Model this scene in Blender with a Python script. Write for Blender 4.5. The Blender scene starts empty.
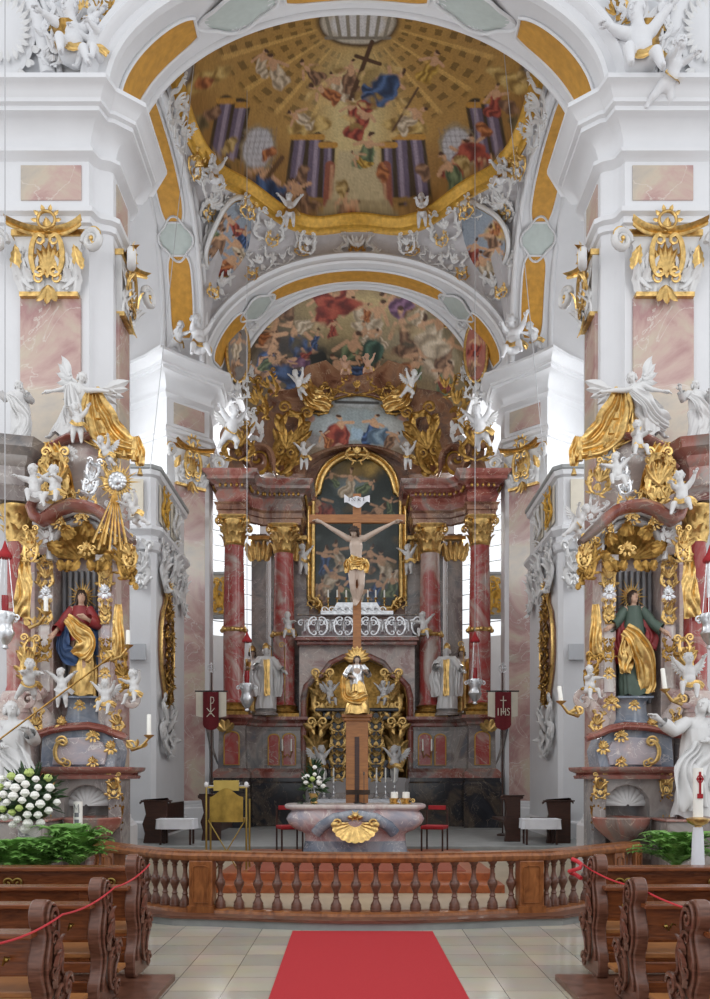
import bpy, math, random
import numpy as np
from mathutils import Vector, Matrix, noise
PI = math.pi
R = random.Random(7)
COL = bpy.context.scene.collection
F, HC, CX, CY = 830.0, 1.75, 357.0, 776.0     # focal length in pixels, eye height, vanishing point
def P(px, py, d): return Vector(((px-CX)*d/F, d, HC+(CY-py)*d/F))
def T(x, y, z): return Matrix.Translation((x, y, z))
def RX(a): return Matrix.Rotation(a, 4, 'X')
def RY(a): return Matrix.Rotation(a, 4, 'Y')
def RZ(a): return Matrix.Rotation(a, 4, 'Z')
def SC(x, y=None, z=None):
    if y is None: y = z = x
    return Matrix.Diagonal((x, y, z, 1))
I4 = Matrix.Identity(4)
MIR = SC(-1, 1, 1)

class MB:
    def __init__(s, M=None):
        s.v = []; s.f = []; s.M = M or I4
    def raw(s, vs, fs, M=None):
        m = s.M @ M if M is not None else s.M
        b = len(s.v); flip = m.determinant() < 0
        s.v += [tuple(m @ Vector(p)) for p in vs]
        for f in fs:
            f = [b+i for i in f]
            if flip: f.reverse()
            s.f.append(f)
        return s
    def box(s, c, d, M=None):
        x, y, z = d[0]/2, d[1]/2, d[2]/2
        vs = [(c[0]+i*x, c[1]+j*y, c[2]+k*z) for k in (-1, 1) for j in (-1, 1) for i in (-1, 1)]
        return s.raw(vs, [(0,2,3,1),(4,5,7,6),(0,1,5,4),(2,6,7,3),(0,4,6,2),(1,3,7,5)], M)
    def box2(s, a, b, M=None):
        return s.box([(p+q)/2 for p, q in zip(a, b)], [abs(p-q) for p, q in zip(a, b)], M)
    def grid(s, fn, nu, nv, cu=False, cv=False, M=None):
        vs = []; U = nu if cu else nu+1; W = nv if cv else nv+1
        for j in range(W):
            for i in range(U): vs.append(fn(i/nu, j/nv))
        fs = []
        for j in range(nv):
            for i in range(nu):
                a = j*U+i; b = j*U+(i+1) % U; j2 = (j+1) % W
                fs.append((a, b, j2*U+(i+1) % U, j2*U+i))
        return s.raw(vs, fs, M)
    def lathe(s, prof, n=16, M=None, fl=None, a0=0, a1=2*PI):
        full = abs(a1-a0-2*PI) < 1e-6; U = n if full else n+1
        vs = []
        for r, z in prof:
            for i in range(U):
                a = a0+(a1-a0)*i/n; k = fl(a, z) if fl else 1
                vs.append((r*k*math.cos(a), r*k*math.sin(a), z))
        fs = []
        for j in range(len(prof)-1):
            for i in range(n):
                i2 = (i+1) % U
                fs.append((j*U+i, j*U+i2, (j+1)*U+i2, (j+1)*U+i))
        if full:
            if prof[0][0] > 1e-4: fs.append(tuple(reversed(range(U))))
            if prof[-1][0] > 1e-4: fs.append(tuple((len(prof)-1)*U+i for i in range(U)))
        return s.raw(vs, fs, M)
    def tube(s, pts, rad, n=6, M=None, cap=True, closed=False, flat=1.0, fn=None):
        pts = [Vector(p) for p in pts]; k = len(pts)
        if not hasattr(rad, '__len__'): rad = [rad]*k
        vs = []; N = None
        for i, p in enumerate(pts):
            if closed: t = pts[(i+1) % k]-pts[i-1]
            else: t = pts[min(i+1, k-1)]-pts[max(i-1, 0)]
            if t.length < 1e-9: t = Vector((0, 0, 1))
            t.normalize()
            if N is None:
                N = Vector(fn) if fn else (Vector((0, 1, 0)) if abs(t.y) < .8 else Vector((1, 0, 0)))
            N = N-t*N.dot(t)
            if N.length < 1e-6: N = t.orthogonal()
            N.normalize(); B = t.cross(N)
            for j in range(n):
                a = 2*PI*j/n
                vs.append(tuple(p+N*(math.cos(a)*rad[i]*flat)+B*(math.sin(a)*rad[i])))
        fs = []
        for i in range(k if closed else k-1):
            i2 = (i+1) % k
            for j in range(n):
                fs.append((i*n+j, i*n+(j+1) % n, i2*n+(j+1) % n, i2*n+j))
        if cap and not closed:
            fs.append(tuple(reversed(range(n)))); fs.append(tuple((k-1)*n+j for j in range(n)))
        return s.raw(vs, fs, M)
    def ball(s, c, r, n=10, m=6, M=None):
        if not hasattr(r, '__len__'): r = (r, r, r)
        vs = [(c[0], c[1], c[2]-r[2])]; fs = []
        for j in range(1, m):
            ph = -PI/2+PI*j/m
            for i in range(n):
                a = 2*PI*i/n
                vs.append((c[0]+r[0]*math.cos(ph)*math.cos(a), c[1]+r[1]*math.cos(ph)*math.sin(a), c[2]+r[2]*math.sin(ph)))
        vs.append((c[0], c[1], c[2]+r[2]))
        for i in range(n):
            fs.append((0, 1+(i+1) % n, 1+i))
            fs.append((1+(m-2)*n+i, 1+(m-2)*n+(i+1) % n, len(vs)-1))
        for j in range(m-2):
            for i in range(n):
                fs.append((1+j*n+i, 1+j*n+(i+1) % n, 1+(j+1)*n+(i+1) % n, 1+(j+1)*n+i))
        return s.raw(vs, fs, M)
    def cap(s, a, b, ra, rb, n=10):            # round-ended tapered limb
        a = Vector(a); b = Vector(b); t = (b-a)
        L = t.length or 1e-4; t = t/L
        pts = []; rr = []
        for k in range(4):
            q = k/4*PI/2
            pts.append(a-t*ra*math.cos(q)); rr.append(max(ra*math.sin(q), ra*.05))
        pts += [a, a+(b-a)*.5, b]; rr += [ra, (ra+rb)/2, rb]
        for k in range(1, 5):
            q = k/4*PI/2
            pts.append(b+t*rb*math.sin(q)); rr.append(max(rb*math.cos(q), rb*.05))
        return s.tube(pts, rr, n)
    def prism(s, out, y0, y1, M=None):         # outline in XZ, extruded along Y
        n = len(out)
        vs = [(x, y0, z) for x, z in out]+[(x, y1, z) for x, z in out]
        area = sum(out[i][0]*out[(i+1) % n][1]-out[(i+1) % n][0]*out[i][1] for i in range(n))
        fs = [tuple(range(n)), tuple(reversed(range(n, 2*n)))]+[(i, i+n, (i+1) % n+n, (i+1) % n) for i in range(n)]
        if area < 0: fs = [tuple(reversed(f)) for f in fs]
        return s.raw(vs, fs, M)
    def sweep(s, path, prof, closed=False, M=None):   # path in XY, profile (outward offset, z); outward = right of travel
        n = len(path); vs = []
        ns = []
        for i in range(n if closed else n-1):
            a, b = path[i], path[(i+1) % n]; dx, dy = b[0]-a[0], b[1]-a[1]; l = math.hypot(dx, dy) or 1e-6
            ns.append((dy/l, -dx/l))
        for i in range(n):
            if closed: n1, n2 = ns[i-1], ns[i]
            else: n1, n2 = ns[max(i-1, 0)], ns[min(i, n-2)]
            mx, my = n1[0]+n2[0], n1[1]+n2[1]; q = (mx*n1[0]+my*n1[1])
            if abs(q) < .25: q = .25
            mx, my = mx/q, my/q
            for o, z in prof: vs.append((path[i][0]+mx*o, path[i][1]+my*o, z))
        k = len(prof); fs = []
        for i in range(n if closed else n-1):
            i2 = (i+1) % n
            for j in range(k-1): fs.append((i*k+j, i2*k+j, i2*k+j+1, i*k+j+1))
        return s.raw(vs, fs, M)
    def leaf(s, M, L=1, W=.4, curl=.5, lobes=4, n=8):   # acanthus leaf: grows along +z in local frame, front is -y
        def fn(u, v):
            w = W*.5*(math.sin(PI*min(v*.93+.07, 1))**.6)*(1+.28*abs(math.sin(v*PI*lobes)))*(1-.3*v)
            x = (u-.5)*2*w
            c = curl*v*v
            return (x, -c*L*.6-(.10*W*math.cos((u-.5)*PI*2))+.02*L, L*(v-.25*curl*v**4))
        s.grid(fn, 6, n, M=M)
        return s
    def scroll(s, M, r=1, turns=1.4, w=.16, tail=.0, n=22, flip=1, flat=.7):  # volute in XZ plane
        pts = []; rr = []
        for i in range(n+1):
            t = i/n; a = turns*2*PI*t
            q = r*(1-.82*t)
            pts.append((flip*(q*math.cos(a)-r), 0, q*math.sin(a))); rr.append(w*r*(.45+.6*math.sin(PI*min(1, t*.8+.15)))*(1-.35*t))
        if tail:
            pts = [(flip*tail*.25, 0, -tail), (flip*tail*.06, 0, -tail*.5)]+pts; rr = [w*r*.1, w*r*.35]+rr
        s.tube(pts, rr, 6, M=M, flat=flat)
        s.ball((pts[-1][0], 0, pts[-1][2]), r*.2, 8, 5, M=M)
        return s
    def cscroll(s, M, h=1, w=.12, n=26, bulge=.35, flip=1, flat=.7):   # C-scroll with curled ends, spans height h
        pts = []; rr = []
        for i in range(n+1):
            t = i/n*2-1; a = t*PI*1.25
            e = max(0, abs(t)-.55)/.45
            q = h*.5*(1-.0*e)
            zz = math.sin(max(-1, min(1, t/.62))*PI/2)*h*.5; xx = math.cos(max(-1, min(1, t/.62))*PI/2)*h*bulge
            if abs(t) > .62:
                g = (abs(t)-.62)/.38; an = g*PI*1.5; rq = h*.13*(1-.45*g)
                xx = -math.sin(an)*rq; zz = (h*.5-h*.13+math.cos(an)*rq)*(1 if t > 0 else -1)
            pts.append((flip*(xx-h*bulge*.5), 0, zz)); rr.append(w*h*(.35+.65*(1-t*t)))
        return s.tube(pts, rr, 6, M=M, flat=flat)
    def shell(s, M, r=1, ribs=9, a0=-.15*PI, a1=1.15*PI, dep=.35, n=5):   # scallop fan, opens upward
        K = ribs*4
        def fn(u, v):
            a = a0+(a1-a0)*u; q = r*(.08+.92*v)*(1+.06*abs(math.sin(u*PI*ribs))*v)
            return (q*math.cos(a), -dep*r*(v**1.5)-.07*r*v*abs(math.sin(u*PI*ribs)), q*math.sin(a))
        s.grid(fn, K, n, M=M)
        s.grid(lambda u, v: tuple(Vector(fn(u, v))+Vector((0, .04*r, 0))), K, n, M=M)
        return s
    def crest(s, M, w=1, h=1, seed=0):      # small shell crest between two scrolls
        q = random.Random(seed)
        for k in range(-3, 4): s.leaf(M @ T(0, -.06*h, -.1*h) @ RY(k*.42), h*(.55-.05*abs(k))*q.uniform(.9, 1.1), h*.2, .35, 1, 4)
        s.ball((0, -.12*h, -.05*h), (h*.12, h*.1, h*.12), 8, 5, M=M)
        for sd in (1, -1):
            Q = M @ SC(sd, 1, 1); s.scroll(Q @ T(w*.40, -.05*h, -.05*h), h*.2, 1.3, .34, flip=1); s.leaf(Q @ T(w*.2, -.05*h, -.2*h) @ RY(2.1), h*.4, h*.2, .5, 2, 5); s.leaf(Q @ T(w*.08, -.05*h, -.25*h) @ RY(2.9), h*.35, h*.18, .5, 2, 5)
        return s
    def rocaille(s, M, w=1, h=1, seed=0, dens=1.0, sym=True):   # ornament cluster in XZ plane: S-scrolls edged with flame leaves
        for sd in ((1, -1) if sym else (1,)):
            st = random.Random(seed+1); Q = M @ SC(sd, 1, 1); u = st.uniform
            cp = [(.02, -.5), (u(.22, .34), u(-.44, -.36)), (u(.34, .48), u(-.2, -.08)), (u(.2, .3), u(.02, .14)), (u(.22, .4), u(.26, .36)), (u(.08, .3), u(.44, .5))]
            pts = []; n = 22
            for i in range(n+1):         # Catmull-Rom through cp
                t = i/n*(len(cp)-1); k = min(int(t), len(cp)-2); f = t-k
                p0, p1, p2, p3 = cp[max(k-1, 0)], cp[k], cp[k+1], cp[min(k+2, len(cp)-1)]
                pts.append(tuple(.5*(2*p1[c]+(p2[c]-p0[c])*f+(2*p0[c]-5*p1[c]+4*p2[c]-p3[c])*f*f+(3*p1[c]-p0[c]-3*p2[c]+p3[c])*f**3) for c in (0, 1)))
            P3 = [(x*w, -.03*h-.03*h*math.sin(i*.5), z*h) for i, (x, z) in enumerate(pts)]
            s.tube(P3, [h*.045*(.35+math.sin(PI*min(1, i/n*.9+.08))) for i in range(n+1)], 6, M=Q, flat=.8)
            for i in range(2, n, 2 if dens >= .8 else 4):
                x, y, z = P3[i]; dx = P3[i+1][0]-P3[i-1][0]; dz = P3[i+1][2]-P3[i-1][2]
                a = math.atan2(dx, dz)+u(.3, 1.3)*(1 if i % 4 else -1)
                s.leaf(Q @ T(x, y, z) @ RY(a), h*u(.12, .28), h*u(.07, .12), u(.2, 1.0), 3, 5)
            s.scroll(Q @ T(pts[-1][0]*w, -.04*h, pts[-1][1]*h), h*.09, 1.3, .34, flip=-1)
            s.scroll(Q @ T(pts[8][0]*w+.04*w, -.04*h, pts[8][1]*h) @ SC(1, 1, -1), h*.08, 1.2, .34)
        q = random.Random(seed+7)
        for k in range(5 if sym else 3): s.leaf(M @ T(0, -.05*h, -.12*h) @ RY((k-2)*.38+q.uniform(-.1, .1)), h*q.uniform(.3, .52), h*.13, .5, 3, 6)
        for k in range(3): s.leaf(M @ T(0, -.05*h, -.18*h) @ RY(PI+(k-1)*.4), h*q.uniform(.2, .34), h*.12, .5, 3, 5)
        return s
    def build(s, name, mat, parent=None, smooth=40, mods=None, bev=0):
        me = bpy.data.meshes.new(name)
        me.from_pydata(s.v, [], s.f); me.update()
        if mat: me.materials.append(mat)
        if smooth:
            me.polygons.foreach_set('use_smooth', [True]*len(me.polygons))
            if smooth < 180 and len(me.polygons): me.set_sharp_from_angle(angle=math.radians(smooth))
        o = bpy.data.objects.new(name, me); COL.objects.link(o)
        if parent: o.parent = parent
        if bev:
            b = o.modifiers.new('b', 'BEVEL'); b.width = bev; b.segments = 2; b.limit_method = 'ANGLE'
        return o

def tag(o, label=None, cat=None, group=None, kind=None):
    if label: o['label'] = label
    if cat: o['category'] = cat
    if group: o['group'] = group
    if kind: o['kind'] = kind
    return o
def thing(name, label, cat, loc=(0, 0, 0), rz=0, group=None, sc=1, rot=None):
    o = bpy.data.objects.new(name, None); COL.objects.link(o); o.empty_display_size = .1
    o.location = loc; o.rotation_euler = rot or (0, 0, rz); o.scale = (sc, sc, sc) if not hasattr(sc, '__len__') else sc
    return tag(o, label, cat, group)
def struct(o): o['kind'] = 'structure'; return o
def dup(root, loc, rz=0, label=None, group=None, sc=None, rot=None, mats=None):
    def cp(o, par):
        c = o.copy(); COL.objects.link(c)
        if par: c.parent = par
        for ch in o.children: cp(ch, c)
        return c
    r = cp(root, None); r.location = loc; r.rotation_euler = rot or (0, 0, rz)
    if sc is not None: r.scale = (sc, sc, sc) if not hasattr(sc, '__len__') else sc
    if label: r['label'] = label
    if group: r['group'] = group
    elif 'group' in r and group is not None: del r['group']
    return r

# ---------------------------------------------------------------- materials
def srgb(h):
    h = h.lstrip('#'); c = [int(h[i:i+2], 16)/255 for i in (0, 2, 4)]
    return tuple(((x+.055)/1.055)**2.4 if x > .04045 else x/12.92 for x in c)
def newmat(name):
    m = bpy.data.materials.new(name); m.use_nodes = True; nt = m.node_tree
    return m, nt, nt.nodes['Principled BSDF']
def node(nt, typ, **kw):
    n = nt.nodes.new(typ)
    for k, v in kw.items():
        if k.startswith('i_'): n.inputs[k[2:].replace('_', ' ')].default_value = v
        else: setattr(n, k, v)
    return n
def solid(name, col, rough=.6, metal=0, var=.0, vs=8, bump=0, bs=30, coat=0):
    m, nt, b = newmat(name); c = srgb(col)
    b.inputs['Roughness'].default_value = rough; b.inputs['Metallic'].default_value = metal
    b.inputs['Coat Weight'].default_value = coat
    tc = node(nt, 'ShaderNodeTexCoord')
    nz = node(nt, 'ShaderNodeTexNoise', i_Scale=vs, i_Detail=5.0); nt.links.new(tc.outputs['Object'], nz.inputs['Vector'])
    cr = node(nt, 'ShaderNodeValToRGB'); nt.links.new(nz.outputs['Fac'], cr.inputs['Fac'])
    cr.color_ramp.elements[0].position = .3; cr.color_ramp.elements[1].position = .7
    cr.color_ramp.elements[0].color = tuple(max(0, x*(1-var)) for x in c)+(1,)
    cr.color_ramp.elements[1].color = tuple(min(1, x*(1+var)) for x in c)+(1,)
    nt.links.new(cr.outputs['Color'], b.inputs['Base Color'])
    if bump:
        n2 = node(nt, 'ShaderNodeTexNoise', i_Scale=bs, i_Detail=4.0); nt.links.new(tc.outputs['Object'], n2.inputs['Vector'])
        bp = node(nt, 'ShaderNodeBump', i_Strength=bump, i_Distance=.02)
        nt.links.new(n2.outputs['Fac'], bp.inputs['Height']); nt.links.new(bp.outputs['Normal'], b.inputs['Normal'])
    return m
def marble(name, cols, scale=1.2, rough=.25, warp=1.6, vein=None, veinw=.035, stretch=(1, 1, 1), rot=.5):
    m, nt, b = newmat(name); b.inputs['Roughness'].default_value = rough
    tc = node(nt, 'ShaderNodeTexCoord')
    mp = node(nt, 'ShaderNodeMapping'); mp.inputs['Scale'].default_value = stretch; mp.inputs['Rotation'].default_value = (.3, rot, .2)
    nt.links.new(tc.outputs['Object'], mp.inputs['Vector'])
    nz = node(nt, 'ShaderNodeTexNoise', i_Scale=scale, i_Detail=9.0, i_Roughness=.62, i_Distortion=warp); nt.links.new(mp.outputs['Vector'], nz.inputs['Vector'])
    cr = node(nt, 'ShaderNodeValToRGB'); nt.links.new(nz.outputs['Fac'], cr.inputs['Fac'])
    el = cr.color_ramp.elements
    n = len(cols)
    el[0].position = .32; el[1].position = .68
    for k in range(1, n-1): el.new(.32+.36*k/(n-1))
    for k in range(n): el[k].color = srgb(cols[k])+(1,)
    out = cr.outputs['Color']
    if vein:
        n2 = node(nt, 'ShaderNodeTexNoise', i_Scale=scale*2.1, i_Detail=6.0, i_Distortion=warp*1.3); nt.links.new(mp.outputs['Vector'], n2.inputs['Vector'])
        c2 = node(nt, 'ShaderNodeValToRGB'); e = c2.color_ramp.elements
        e[0].position = .5-veinw; e[0].color = (0, 0, 0, 1); e[1].position = .5; e[1].color = (1, 1, 1, 1)
        x = e.new(.5+veinw); x.color = (0, 0, 0, 1)
        nt.links.new(n2.outputs['Fac'], c2.inputs['Fac'])
        mx = node(nt, 'ShaderNodeMix', data_type='RGBA')
        nt.links.new(c2.outputs['Color'], mx.inputs[0]); nt.links.new(out, mx.inputs[6]); mx.inputs[7].default_value = srgb(vein)+(1,)
        out = mx.outputs[2]
    nt.links.new(out, b.inputs['Base Color'])
    return m
def vcol(name, rough=.7):
    m, nt, b = newmat(name); b.inputs['Roughness'].default_value = rough
    a = node(nt, 'ShaderNodeAttribute', attribute_name='paint'); nt.links.new(a.outputs['Color'], b.inputs['Base Color'])
    return m
def wood(name, c1, c2, rough=.35, sc=(2, 2, 14)):
    m, nt, b = newmat(name); b.inputs['Roughness'].default_value = rough
    tc = node(nt, 'ShaderNodeTexCoord'); mp = node(nt, 'ShaderNodeMapping'); mp.inputs['Scale'].default_value = sc
    nt.links.new(tc.outputs['Object'], mp.inputs['Vector'])
    nz = node(nt, 'ShaderNodeTexNoise', i_Scale=2.2, i_Detail=7.0, i_Distortion=1.2); nt.links.new(mp.outputs['Vector'], nz.inputs['Vector'])
    cr = node(nt, 'ShaderNodeValToRGB'); nt.links.new(nz.outputs['Fac'], cr.inputs['Fac'])
    cr.color_ramp.elements[0].position = .3; cr.color_ramp.elements[1].position = .72
    cr.color_ramp.elements[0].color = srgb(c1)+(1,); cr.color_ramp.elements[1].color = srgb(c2)+(1,)
    nt.links.new(cr.outputs['Color'], b.inputs['Base Color'])
    bp = node(nt, 'ShaderNodeBump', i_Strength=.15, i_Distance=.01); nt.links.new(nz.outputs['Fac'], bp.inputs['Height']); nt.links.new(bp.outputs['Normal'], b.inputs['Normal'])
    return m
def floor_tiles():
    m, nt, b = newmat('stone_tiles'); b.inputs['Roughness'].default_value = .14
    tc = node(nt, 'ShaderNodeTexCoord'); mp = node(nt, 'ShaderNodeMapping'); mp.inputs['Location'].default_value = (.17, .1, 0)
    nt.links.new(tc.outputs['Object'], mp.inputs['Vector'])
    sw = node(nt, 'ShaderNodeMapping'); sw.inputs['Rotation'].default_value = (0, 0, PI/2); nt.links.new(mp.outputs['Vector'], sw.inputs['Vector'])
    br = node(nt, 'ShaderNodeTexBrick', i_Scale=1.0); br.offset = .0
    br.inputs['Brick Width'].default_value = .457; br.inputs['Row Height'].default_value = .457; br.inputs['Mortar Size'].default_value = .0035
    br.inputs['Color1'].default_value = srgb('#bfb5a3')+(1,); br.inputs['Color2'].default_value = srgb('#a39e92')+(1,)
    br.inputs['Mortar'].default_value = srgb('#565049')+(1,); br.inputs['Bias'].default_value = 0.0
    nt.links.new(sw.outputs['Vector'], br.inputs['Vector'])
    nz = node(nt, 'ShaderNodeTexNoise', i_Scale=3.0, i_Detail=6.0); nt.links.new(tc.outputs['Object'], nz.inputs['Vector'])
    mx = node(nt, 'ShaderNodeMix', data_type='RGBA', blend_type='SOFT_LIGHT'); mx.inputs[0].default_value = .25
    nt.links.new(br.outputs['Color'], mx.inputs[6]); nt.links.new(nz.outputs['Color'], mx.inputs[7])
    nt.links.new(mx.outputs[2], b.inputs['Base Color'])
    return m

W_ = solid('white_stucco', '#d2d2d4', .55, var=.02, vs=3, bump=.12, bs=14)
WG = solid('grey_white_stucco', '#cfd0d3', .6, var=.03, vs=3)
WHITE = solid('polished_white', '#cfcecd', .32, var=.05, vs=6)
GREYP = solid('grey_plaster', '#b9b6b8', .7, var=.05, vs=6, bump=.3, bs=25)
GOLD = solid('gold_leaf', '#d0ad6e', .36, 1, var=.3, vs=14, bump=.35, bs=22)
GOLDD = solid('old_gold', '#a68247', .42, 1, var=.45, vs=12, bump=.5, bs=20)
GOLDM = solid('matt_gold_paint', '#c79a3e', .5, .35, var=.2, vs=10)
SILVER = solid('silver_leaf', '#cfd0d2', .3, .9, var=.2, vs=12, bump=.3, bs=20)
OCHRE = solid('ochre_panel', '#bd8a35', .6, 0, var=.16, vs=7, bump=.2, bs=16)
BRASS = solid('brass', '#a38b4c', .28, 1, var=.15, vs=6)
PINK = marble('pink_marble', ['#99958f', '#b0a69a', '#bcae9c', '#b89c93', '#a37d7b', '#ada093', '#9d9993'], .5, .22, .6, '#c9bfb5', .006)
GREYPINK = marble('greypink_marble', ['#8f8c8c', '#b2a6a2', '#c6b5ad', '#a98985', '#9a9799'], .9, .22, 1.1, '#ded6cc', .01)
RED = marble('red_marble', ['#5e312e', '#83483f', '#9b6a60', '#857a74', '#6b3a34'], .9, .16, 1.0, '#b3a092', .008)
REDCOL = marble('red_column_marble', ['#a0958f', '#b3978e', '#a8736b', '#9c3a37', '#9b5a54', '#a98f87', '#b3a59d'], .62, .12, .9, '#b5a397', .008, rot=1.0)
BROWNM = marble('brown_marble', ['#57382d', '#7b5443', '#99735a', '#7c6357', '#6b4638'], .9, .22, 1.0, '#ab937c', .008)
GREYM = marble('grey_marble', ['#5f6064', '#7b7a7b', '#98918c', '#7a6f6c', '#66676c'], .8, .2, 1.0, '#b3ada6', .008)
BLACKM = marble('black_marble', ['#232428', '#34353a', '#2a2a2f', '#53483e', '#303136'], .8, .12, 1.4, '#756a5d', .008)
BLUEM = marble('blue_grey_marble', ['#5a6472', '#7e8897', '#9ea3ab', '#6f7683'], 1.2, .18, 1.2, '#c8c8ca', .01)
LILAC = marble('lilac_marble', ['#8c90a0', '#a8a3ab', '#c2b0b0', '#b48f90', '#a9b0bd'], 1.1, .18, 1.3, '#e2dcd6', .012)
STONE = solid('grey_stone', '#8f9190', .5, var=.12, vs=5)
WOOD = wood('brown_wood', '#4f3023', '#7d5443', .3)
WOODR = wood('rail_wood', '#6b3c1f', '#a1663a', .28, (5, 5, 2))
WOODH = wood('brown_wood_rail', '#5a3019', '#8c4f2b', .26, (2, 14, 14))
WOODD = wood('dark_wood', '#2b1812', '#47291d', .35)
WOODL = wood('light_wood', '#8a5a33', '#a9713f', .4)
WOODO = wood('orange_boards', '#7e3f20', '#a55a2f', .4, (3, 12, 3))
CARPET = solid('red_carpet', '#b3252c', .95, var=.06, vs=60, bump=.3, bs=200)
BRICKC = solid('rust_carpet', '#8c4630', .9, var=.15, vs=30)
REDF = solid('red_fabric', '#9c1c22', .8, var=.15, vs=12)
BLUEF = solid('blue_robe', '#2f4a72', .5, var=.2, vs=12)
GREENF = solid('green_robe', '#45564b', .5, var=.2, vs=12)
CRIMF = solid('crimson_robe', '#8a2a2c', .5, var=.2, vs=12)
CREAM = solid('cream_fabric', '#c8c0b0', .8, var=.05)
SKIN = solid('painted_skin', '#c9a48c', .5, var=.08, vs=10)
PALESKIN = solid('pale_painted_skin', '#b9a697', .5, var=.1, vs=10)
HAIRB = solid('brown_hair', '#3b2a20', .6, var=.2, vs=20)
CLOTH = solid('white_linen', '#dcdde2', .8, var=.03)
WAX = solid('white_wax', '#eeece4', .45)
LEAFG = solid('green_leaf', '#6c9a48', .5, var=.4, vs=9)
LEAFD = solid('dark_green_leaf', '#27421d', .5, var=.4, vs=9)
PETALW = solid('white_petal', '#f2f1ea', .6, var=.04)
PETALG = solid('pale_green_petal', '#b7c977', .6, var=.1)
BLACK = solid('black_metal', '#151413', .4)
IRON = solid('dark_iron', '#2d2c2b', .4, .8)
REDGL = solid('red_glass', '#8e1218', .15, var=.1)
CORD = solid('grey_cord', '#a9a9ab', .6)
ROPE = solid('red_rope', '#c02a34', .6)
PANELG = solid('grey_panel', '#b4b6ba', .5)
STEEL = solid('dull_steel', '#7f8184', .4, .6)
VASEM = marble('patterned_white', ['#e6e4df', '#d8d6d2', '#5b5d62', '#e4e2dd', '#d8d6d2'], 6.0, .3, 1.0)
LILACW = marble('pale_lilac_marble', ['#b5b2b8', '#cfc6c3', '#d9d2cc', '#c4adab', '#bcbcc4'], 1.1, .18, 1.3, '#e8e2dc', .012)
BRASSO = solid('old_brass', '#94793a', .4, .9, var=.3, vs=9)
NICHEG = solid('niche_grey_marble', '#85868a', .35, var=.15, vs=4)  # mid-grey stone of the niche fluting
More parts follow.
